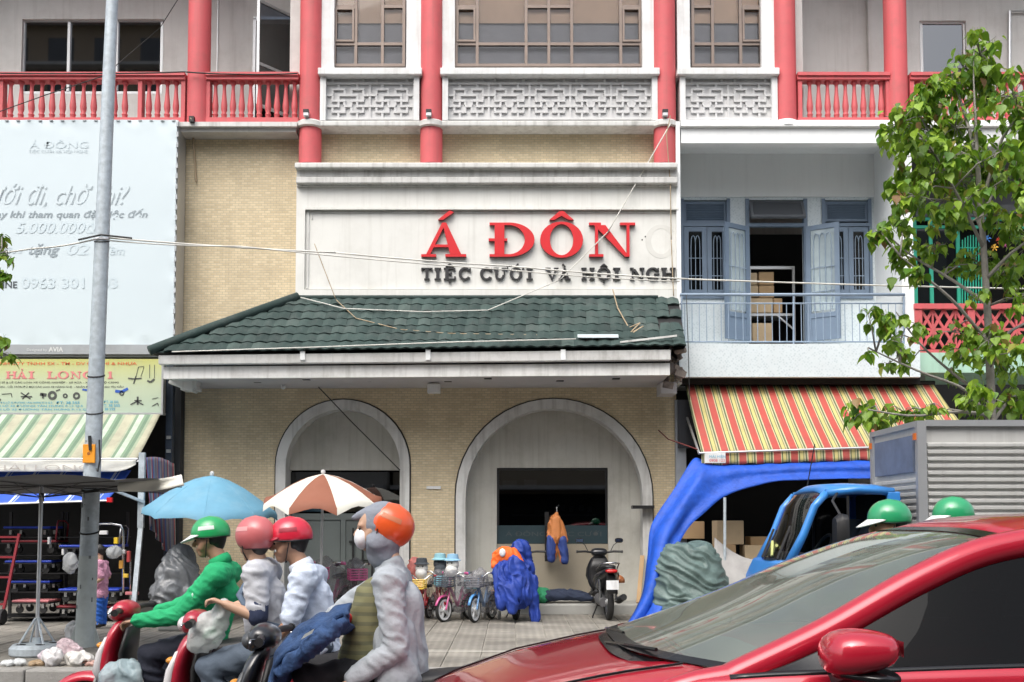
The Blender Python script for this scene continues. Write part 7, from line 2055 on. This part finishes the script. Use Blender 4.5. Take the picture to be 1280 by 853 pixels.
    for x in (x0+.35, xb-.6):
        for y in (yn+.14, yf-.14):
            w_ = MB().lathe([(.15,-.08),(.25,-.09),(.28,-.06),(.28,.06),(.25,.09),(.15,.08)], (x, y, ROAD+.28), 24, 'y').build('wheel', M['rubber'], t, smooth='auto')
            MB().lathe([(.001,-.085),(.15,-.07)], (x, y, ROAD+.28), 20, 'y').lathe([(.15,.07),(.001,.085)], (x, y, ROAD+.28), 20, 'y').build('rim', M['alu'], w_, smooth='auto')
    return t
truck()
# ------------------------------------------------------------ things before the arches
# parked motorcycle seen from behind
pk = scooter('black scooter parked tail to the street before the right arch', blackp, mat('black side panel', (.03,.03,.032), .3), seatm, (X(757, 16.4, 770), 16.9, 0.0), pi/2 + .06)
for k in range(2):
    pass
hb = MB(); hb.ball(P(773, 727, 16.6), (.10, .10, .10), 14, 9, -.35)
tag(hb.build('spare_helmet', shiny('brown orange helmet', (.35,.12,.04)), smooth=True, solid=.012), 'brownish orange helmet hung at the right of the parked black scooter', 'helmet')
# scooter under rain cape
rc = scooter('scooter mostly covered by a blue rain cape, standing before the right arch', blackp, silver, seatm, (X(651, 16.1, 770), 16.95, 0.0), pi/2 - .12, mirrors=False)
mb = MB()
pts = [(P(634, 702, 16.2), .20), (P(640, 714, 16.1), .25), (P(645, 728, 16.1), .29), (P(636, 742, 16.0), .24), (P(652, 742, 16.05), .22), (P(650, 702, 16.7), .20), (P(650, 720, 16.9), .28)]
for c, r in pts: mb.ball(c, (r*.78, r*.85, r*.92), 14, 10)
mb.cap(P(651, 688, 16.7), P(652, 715, 16.7), .14, .2); mb.cap(P(629, 715, 16.0), P(628, 757, 15.85), .13, .07); mb.cap(P(662, 725, 16.2), P(669, 774, 16.05), .11, .05); mb.cap(P(640, 735, 15.9), P(640, 764, 15.8), .12, .05)
tag(organic('rain_cape', mb, mat('blue rain cape', (.012,.045,.30), .65, .3, 7, .5, 14), None, .016, 6, .085, (11, 11, 2.0)), 'bright blue rain cape draped over a scooter before the right arch', 'rain cape')
mb = MB(); mb.ball(P(632, 696, 16.15), (.20, .14, .15), 14, 10); mb.cap(P(622, 695, 16.15), P(618, 708, 16.1), .08, .05); mb.cap(P(640, 692, 16.15), P(648, 704, 16.1), .09, .07)
ov = organic('orange_vest', mb, mat('orange vest', (.78,.13,.015), .7, .15, 6), None, .014, 3, .04, (10, 10, 6)); tag(ov, 'orange vest with a white mark lying on top of the blue rain cape', 'vest')
MB().ball(P(628, 691, 15.99), (.05, .02, .065), 10, 7).build('white_mark', M['white'], ov, smooth=True)
# jacket hanging at the window
mb = MB(); jy = 17.75
mb.cap(P(695, 650, jy), P(694, 672, jy), .085, .125); mb.cap(P(690, 652, jy), P(686, 676, jy), .05, .04); mb.cap(P(700, 652, jy), P(706, 676, jy), .05, .04); mb.cap(P(694, 668, jy), P(690, 698, jy), .10, .055); mb.cap(P(698, 668, jy), P(705, 700, jy), .09, .06); mb.cap(P(696, 642, jy), P(696, 650, jy), .02, .05)
hj = organic('rain_jacket', mb, mat('orange nylon', (.55,.20,.06), .6, .15, 6), None, .012, 4, .04, (14, 14, 3)); tag(hj, 'orange and blue rain jacket hanging before the dark window of the right arch', 'jacket')
mb = MB(); mb.cap(P(690, 674, jy-.03), P(689, 699, jy-.03), .085, .055); mb.cap(P(702, 676, jy-.03), P(706, 700, jy-.03), .08, .06)
organic('blue_lining', mb, mat('blue nylon', (.03,.06,.24), .6, .15, 6), hj, .012, 4, .04, (14, 14, 3))
MB().tube([P(696, 641, jy), P(696, 634, jy+.05), P(699, 632, jy+.2)], .008, 5).build('hook', M['steel'], hj)
mb = MB(); mb.pbox(681, 640, 686, 702, 18.02, .04, 670)
tag(mb.build('door_stick', M['black']), 'thin black rod leaning on the right arch window beside the hanging jacket', 'rod')
# person asleep on the step
yl = 17.62; zl = FL
def Lp(px, dz, dy=0): return Vector((X(px, yl, 750), yl+dy, zl+dz))
J = dict(head=Lp(618, .13), neck=Lp(634, .12), chest=Lp(648, .13), pelvis=Lp(680, .125), shL=Lp(640, .12, -.17), shR=Lp(640, .14, .17), hipL=Lp(683, .115, -.09), hipR=Lp(683, .13, .09),
         elL=Lp(655, .08, -.27), elR=Lp(655, .1, .25), wrL=Lp(668, .12, -.15), wrR=Lp(670, .14, .12), knL=Lp(712, .13, -.08), knR=Lp(712, .16, .08), anL=Lp(741, .07, -.07), anR=Lp(741, .09, .07), toeL=Lp(747, .12, -.10), toeR=Lp(747, .14, .09))
figure('person lying on the arch step behind the blue rain cape, green shirt and dark jeans', J, (.05, -.1, 1), SKIN, cloth('green tee shirt', (.03,.26,.12)), cloth('dark jeans', (.02,.03,.06)), M['black'], .4, True, True, loc=Lp(680, 0), grip=False)
# child behind the lamp post
yc = 15.0
def Cp(px, py, dy=0): return P(px, py, yc)+Vector((0, dy, 0))
J = dict(head=Cp(124, 690), neck=Cp(125, 702), chest=Cp(126, 712), pelvis=Cp(126, 742), shL=Cp(126, 706, -.13), shR=Cp(126, 706, .13), hipL=Cp(126, 746, -.07), hipR=Cp(126, 746, .07),
         elL=Cp(133, 722, -.15), elR=Cp(131, 722, .15), wrL=Cp(122, 730, -.15), wrR=Cp(120, 730, .12), knL=Cp(126, 768, -.07), knR=Cp(126, 768, .07), anL=Cp(127, 781, -.07), anR=Cp(127, 781, .07), toeL=Cp(122, 783, -.07), toeR=Cp(122, 783, .07))
for k in 'LR': J['an'+k].z = .07; J['toe'+k].z = .045
figure('child in a pink shirt and blue skirt standing half hidden behind the lamp post', J, (-1, .2, -.3), SKIN2, cloth('pink shirt', (.62,.30,.42)), cloth('bright blue skirt', (.03,.14,.55)), M['black'], .42, True, True, kid=.74)
# plastic wrapped goods behind the green rider
mb = MB()
for c, r in ((P(222, 722, 15.6), .34), (P(212, 745, 15.5), .30), (P(238, 748, 15.6), .30), (P(226, 765, 15.5), .3), (P(226, 700, 15.7), .22)): mb.ball(c, (r*.9, r*.8, r), 14, 10)
wr_ = organic('wrapped_goods', mb, mat('grey film', (.16,.17,.18), .25, .35, 6, .8, 14), None, .022, 4, .08, (7, 7, 4)); tag(wr_, 'bulky goods wrapped in shiny grey plastic film behind the green rider', 'bundle')
sb = MB(); sb.box(X(205, 14.9, 780), 14.6, 0, X(262, 14.9, 780), 15.2, .22)
tag(sb.build('stone_block', M['ledge'], bevel=.03), 'low grey stone block on the pavement behind the green rider', 'block')
# children's bicycles in a row
def kids_bike(label, px, Y, yaw, col, acc, r=.16, wrap=None, toy=None, s=1.0):
    t = thing('childs_bicycle', label, 'bicycle', (X(px, Y, 770), Y, 0), yaw, 'children\'s bicycles lined up before the arches')
    def B_(mb, name, m, parent=None, **k): return mb.build(name, m, parent or t, local=True, **k)
    whitem = M['white']
    for x in (.30, -.30):
        w = B_(MB().lathe([(r-.03,-.018),(r-.01,-.024),(r,0),(r-.01,.024),(r-.03,.018)], (x, 0, r), 22, 'y', cap=False), 'wheel', M['rubber'] if acc != 'w' else M['rubber'], smooth='auto')
        rm = MB(); rm.lathe([(r-.055,-.016),(r-.028,-.02),(r-.028,.02),(r-.055,.016)], (x, 0, r), 22, 'y', cap=False); rm.lathe([(.035,-.03),(.035,.03)], (x, 0, r), 12, 'y')
        for k in range(5): a = 2*pi*k/5; rm.bar((x+.02*cos(a), 0, r+.02*sin(a)), (x+(r-.04)*cos(a), 0, r+(r-.04)*sin(a)), .035, .018, up=(0, 1, 0))
        B_(rm, 'rim', whitem, w, smooth='auto')
    f = MB()
    f.tube([(.18, 0, .50), (-.02, 0, .20)], .02, 8); f.tube([(-.02, 0, .20), (-.14, 0, .46)], .018, 8); f.tube([(-.02, 0, .20), (-.30, 0, r)], .014, 8); f.tube([(-.12, 0, .42), (-.30, 0, r)], .012, 8)
    B_(f, 'frame', col, smooth='auto')
    f = MB()
    for y in (-.035, .035): f.tube([(.30, y, r), (.23, y, .36), (.20, y*.5, .42)], .013, 8)
    f.tube([(.20, 0, .42), (.15, 0, .60)], .016, 8); B_(f, 'fork', col, smooth='auto')
    h = MB(); h.tube([(.06, -.20, .66), (.12, -.13, .67), (.15, -.05, .60), (.15, .05, .60), (.12, .13, .67), (.06, .20, .66)], .012, 8); hb_ = B_(h, 'handlebar', M['steel'], smooth=True)
    for y in (-.21, .21): B_(MB().tube([(.075, y*.86, .663), (.03, y, .655)], .018, 8), 'grip', col, hb_)
    s_ = MB(); s_.loft([(-.05, 0, .49, .03, .02, 0), (-.14, 0, .50, .06, .03, 0), (-.24, 0, .50, .08, .03, 0)], 12); B_(s_, 'saddle', M['black'], smooth=True)
    fd = MB(); 
    for x in (.30, -.30): fd.tube([(x+(r+.02)*cos(a), 0, r+(r+.02)*sin(a)) for a in [radians(20+140*i/8) for i in range(9)]], .022, 6, flat=.5)
    B_(fd, 'mudguard', col, smooth=True)
    for y in (-.11, .11): B_(MB().lathe([(.03,-.012),(.06,-.012),(.06,.012),(.03,.012)], (-.30, y, .06), 14, 'y').tube([(-.30, y*.3, r), (-.30, y, .06)], .008, 5), 'training_wheel', whitem, smooth='auto')
    bk = MB(); bk.loft([(.27, 0, .50, .09, .01, 0), (.27, 0, .62, .11, .01, 0)], 4) if False else None
    bs_ = MB(); bs_.box(.20, -.10, .48, .36, .10, .50); 
    for z in (.52, .55, .58, .61): bs_.tube([(.20, -.10, z), (.36, -.10, z), (.36, .10, z), (.20, .10, z), (.20, -.10, z)], .006, 4)
    for x, y in ((.20,-.1),(.28,-.1),(.36,-.1),(.36,0),(.36,.1),(.28,.1),(.20,.1)): bs_.tube([(x, y, .49), (x, y, .62)], .006, 4)
    B_(bs_, 'basket', acc if acc != 'w' else whitem)
    pd = MB(); pd.tube([(-.02, -.09, .12), (-.02, -.05, .20), (-.02, .05, .20), (-.02, .09, .28)], .009, 6); B_(pd, 'crank', M['black']); B_(MB().box(-.05, -.15, .11, .01, -.092, .13), 'pedal', M['black']); B_(MB().box(-.05, .092, .27, .01, .15, .29), 'pedal', M['black'])
    if wrap is not None:
        w_ = MB(); w_.ball((-.06, 0, .36), (.24, .15, .24), 14, 10); w_.cap((.10, 0, .45), (.13, 0, .62), .12, .11)
        m = organic('plastic_wrap', w_.xf(wm(t)), wrap, t, .022, 2, .05, (12, 12, 9))
    if toy is not None:
        q = MB(); q.ball((.10, 0, .78), (.08, .095, .09), 14, 10); q.cap((.12, 0, .70), (.10, 0, .64), .09, .07)
        tt = B_(q, 'plush_backrest', toy[0], smooth=True)
        q = MB(); q.lathe([(.001, .09), (.075, .08), (.085, .02), (.115, .0), (.115, -.01), (.001, -.01)], (.10, 0, .84), 18); B_(q, 'sun_hat', toy[1], tt, smooth='auto')
        for yy in (.035, -.035): B_(MB().ball((.168, yy, .80), .012, 8, 6), 'button_eye', M['black'], tt)
    t.scale = (s, s, s)
    return t
pinkb, blueb, redb, yelb, cyb = shiny('pink bicycle paint', (.60,.10,.28)), shiny('blue bicycle paint', (.10,.30,.62)), shiny('red bicycle paint', (.50,.03,.04)), shiny('yellow plastic', (.75,.52,.08)), shiny('cyan plastic', (.22,.50,.60))
wrapm = sheer('clear wrap', (.30,.30,.32), .45, .15, .8, 16)
wt = cloth('white plush', (.66,.66,.64)); bt = cloth('blue plush hat', (.25,.45,.62)); gt = cloth('dark plush', (.05,.06,.07)); ct = cloth('cyan hat', (.25,.48,.55))
kids_bike('small red and yellow bicycle at the left end of the row behind the grey rider', 529, 16.3, -1.75, redb, yelb, .15, None, (wt, gt), 1.05)
kids_bike('bicycle wrapped in grey film with a cyan hatted plush seat', 548, 16.6, -1.3, redb, cyb, .16, wrapm, (gt, ct), 1.12)
kids_bike('pink bicycle with a white front wheel and pale blue hat on its seat', 571, 16.25, -2.15, pinkb, mat('dark basket', (.06,.07,.09), .5), .17, wrapm, (wt, bt), 1.12)
kids_bike('blue bicycle with white wheels in clear film, right end of the row', 604, 16.2, -1.95, blueb, mat('grey basket', (.15,.15,.17), .5), .18, wrapm, None, 1.12)
kids_bike('bicycle with cyan basket tucked behind the pink one', 588, 16.75, -1.5, blueb, cyb, .16, wrapm, None, 1.0)
kids_bike('pink bicycle under the white and brown umbrella', 414, 16.4, -2.0, pinkb, pinkb, .18, wrapm, None, 1.35)
kids_bike('dark bicycle with pink bits between umbrella pole and grey rider', 440, 16.6, -1.2, shiny('dark purple paint', (.08,.03,.08)), pinkb, .18, wrapm, None, 1.3)
mb = MB()
for i in range(5): mb.ball((X(517, 16.6, 770)+.02*i, 16.6, .1+.11*i), (.10, .10, .075), 12, 8)
mb.cap((X(519, 16.6, 770), 16.6, .55), (X(519, 16.6, 770), 16.6, .85), .12, .11)
tag(organic('toy_bundle', mb, mat('bundled toys', (.50,.16,.14), .6, .6, 9), None, .02, 2, .06), 'stack of soft toys left of the red and yellow bicycle', 'toys')
# litter by the lamp post
lit = [(70, 838, .10, (.62,.60,.60), 'white crumpled plastic bag in front of the litter heap', .10), (84, 822, .13, (.60,.47,.50), 'pinkish crumpled bag in the middle of the litter heap', .12), (62, 826, .10, (.58,.50,.55), 'lilac crumpled bag at the left of the litter heap', .08), (94, 806, .11, (.64,.65,.66), 'white bag leaning on the lamp post foot', .16), (98, 834, .12, (.66,.64,.60), 'white paper heap right of the litter', .08), (18, 842, .09, (.55,.57,.57), 'flat clear bag near the left edge of the pavement', .03), (50, 846, .08, (.35,.25,.15), 'brown scrap at the left end of the litter', .03), (112, 842, .07, (.5,.3,.25), 'small reddish wrapper by the kerb', .03)]
for i, (px, py, r, c, lb, hgt) in enumerate(lit):
    Yq = EYE*FPX/(py-HZ); Yq = max(Yq, 11.1)
    mb = MB(); x = X(px, Yq, py)
    for k in range(5): mb.ball((x+random.uniform(-1, 1)*r*.7, Yq+random.uniform(-1, 1)*r*.6, hgt*random.uniform(.6, 1.1)), (r*random.uniform(.4, .8), r*random.uniform(.4, .7), hgt*random.uniform(.5, .9)), 10, 7)
    o = organic('crumpled_bag', mb, mat('litter film %d' % i, c, .4, .15, 20, .6, 30), None, .010, 1, .045, (16, 16, 14)); tag(o, lb, 'litter', 'litter by the lamp post')
# pavement lines: a worn white line and joint
tag(MB().box(X(480, 12.4, 800), 12.30, .0035, X(800, 12.4, 800), 12.36, .005).build('pavement_line', mat('worn white line', (.50,.48,.43), .8, .3, 6)), kind='structure')

# ------------------------------------------------------------ opposite side of the street (mirrored in panes and car paint; shophouse row added against low sky)
OB = thing('apartment_block', 'tall beige apartment block across the street, seen only in the window reflections', 'building', (-33, -32, ROAD))
ob = MB(); ob.box(-46, -46, ROAD, -20, -32, 46).build('wall', mat('beige apartment wall', (.42,.33,.24), .85, .1, .5), OB)
ow = MB()
for f_ in range(14):
    for k in range(8): ow.box(-45+k*3.2, -32.04, 1.5+f_*3.2, -43.2+k*3.2, -31.99, 3.2+f_*3.2)
tag(ow.build('windows', M['darkglass'], OB), kind='stuff')
bl = MB()
for f_ in range(14): bl.box(-46, -31.99, .9+f_*3.2, -20, -31.0, 1.1+f_*3.2); 
bl.build('balcony_slabs', M['stucco'], OB)

for x0, x1, y0, h, c, lb in ((-19.6, -6.2, -15, 17.5, (.42,.40,.36), 'unseen pale grey block across the street on the left, added to shade the facade'), (-6, 8, -16, 20, (.36,.30,.22), 'unseen tan block straight behind the viewer, added to shade the facade'), (8.2, 26, -15, 16.5, (.30,.33,.30), 'unseen grey green block across the street on the right, added to shade the facade')):
    o = thing('unseen_shade_block', lb, 'building', ((x0+x1)/2, y0, ROAD))  # unseen row, added and heightened to darken the lower facade
    MB().box(x0, y0-9, ROAD, x1, y0, h).build('wall', mat('opposite wall', c, .85, .1, .5), o)
    g = MB()
    n = int((x1-x0)/3.3)
    for f_ in range(int(h//3.2)-1):
        for k in range(n): g.box(x0+.8+k*3.3, y0-.04, 4.4+f_*3.2, x0+2.6+k*3.3, y0+.03, 6.2+f_*3.2)
    tag(g.build('windows', M['darkglass'], o), kind='stuff')
    MB().box(x0+.3, y0+.005, ROAD, x1-.3, y0+.02, 3.0).build('shop_front', M['dark'], o)
    MB().box(x0, y0+.03, 3.2, x1, y0+1.3, 3.4).build('canopy', M['stucco'], o)
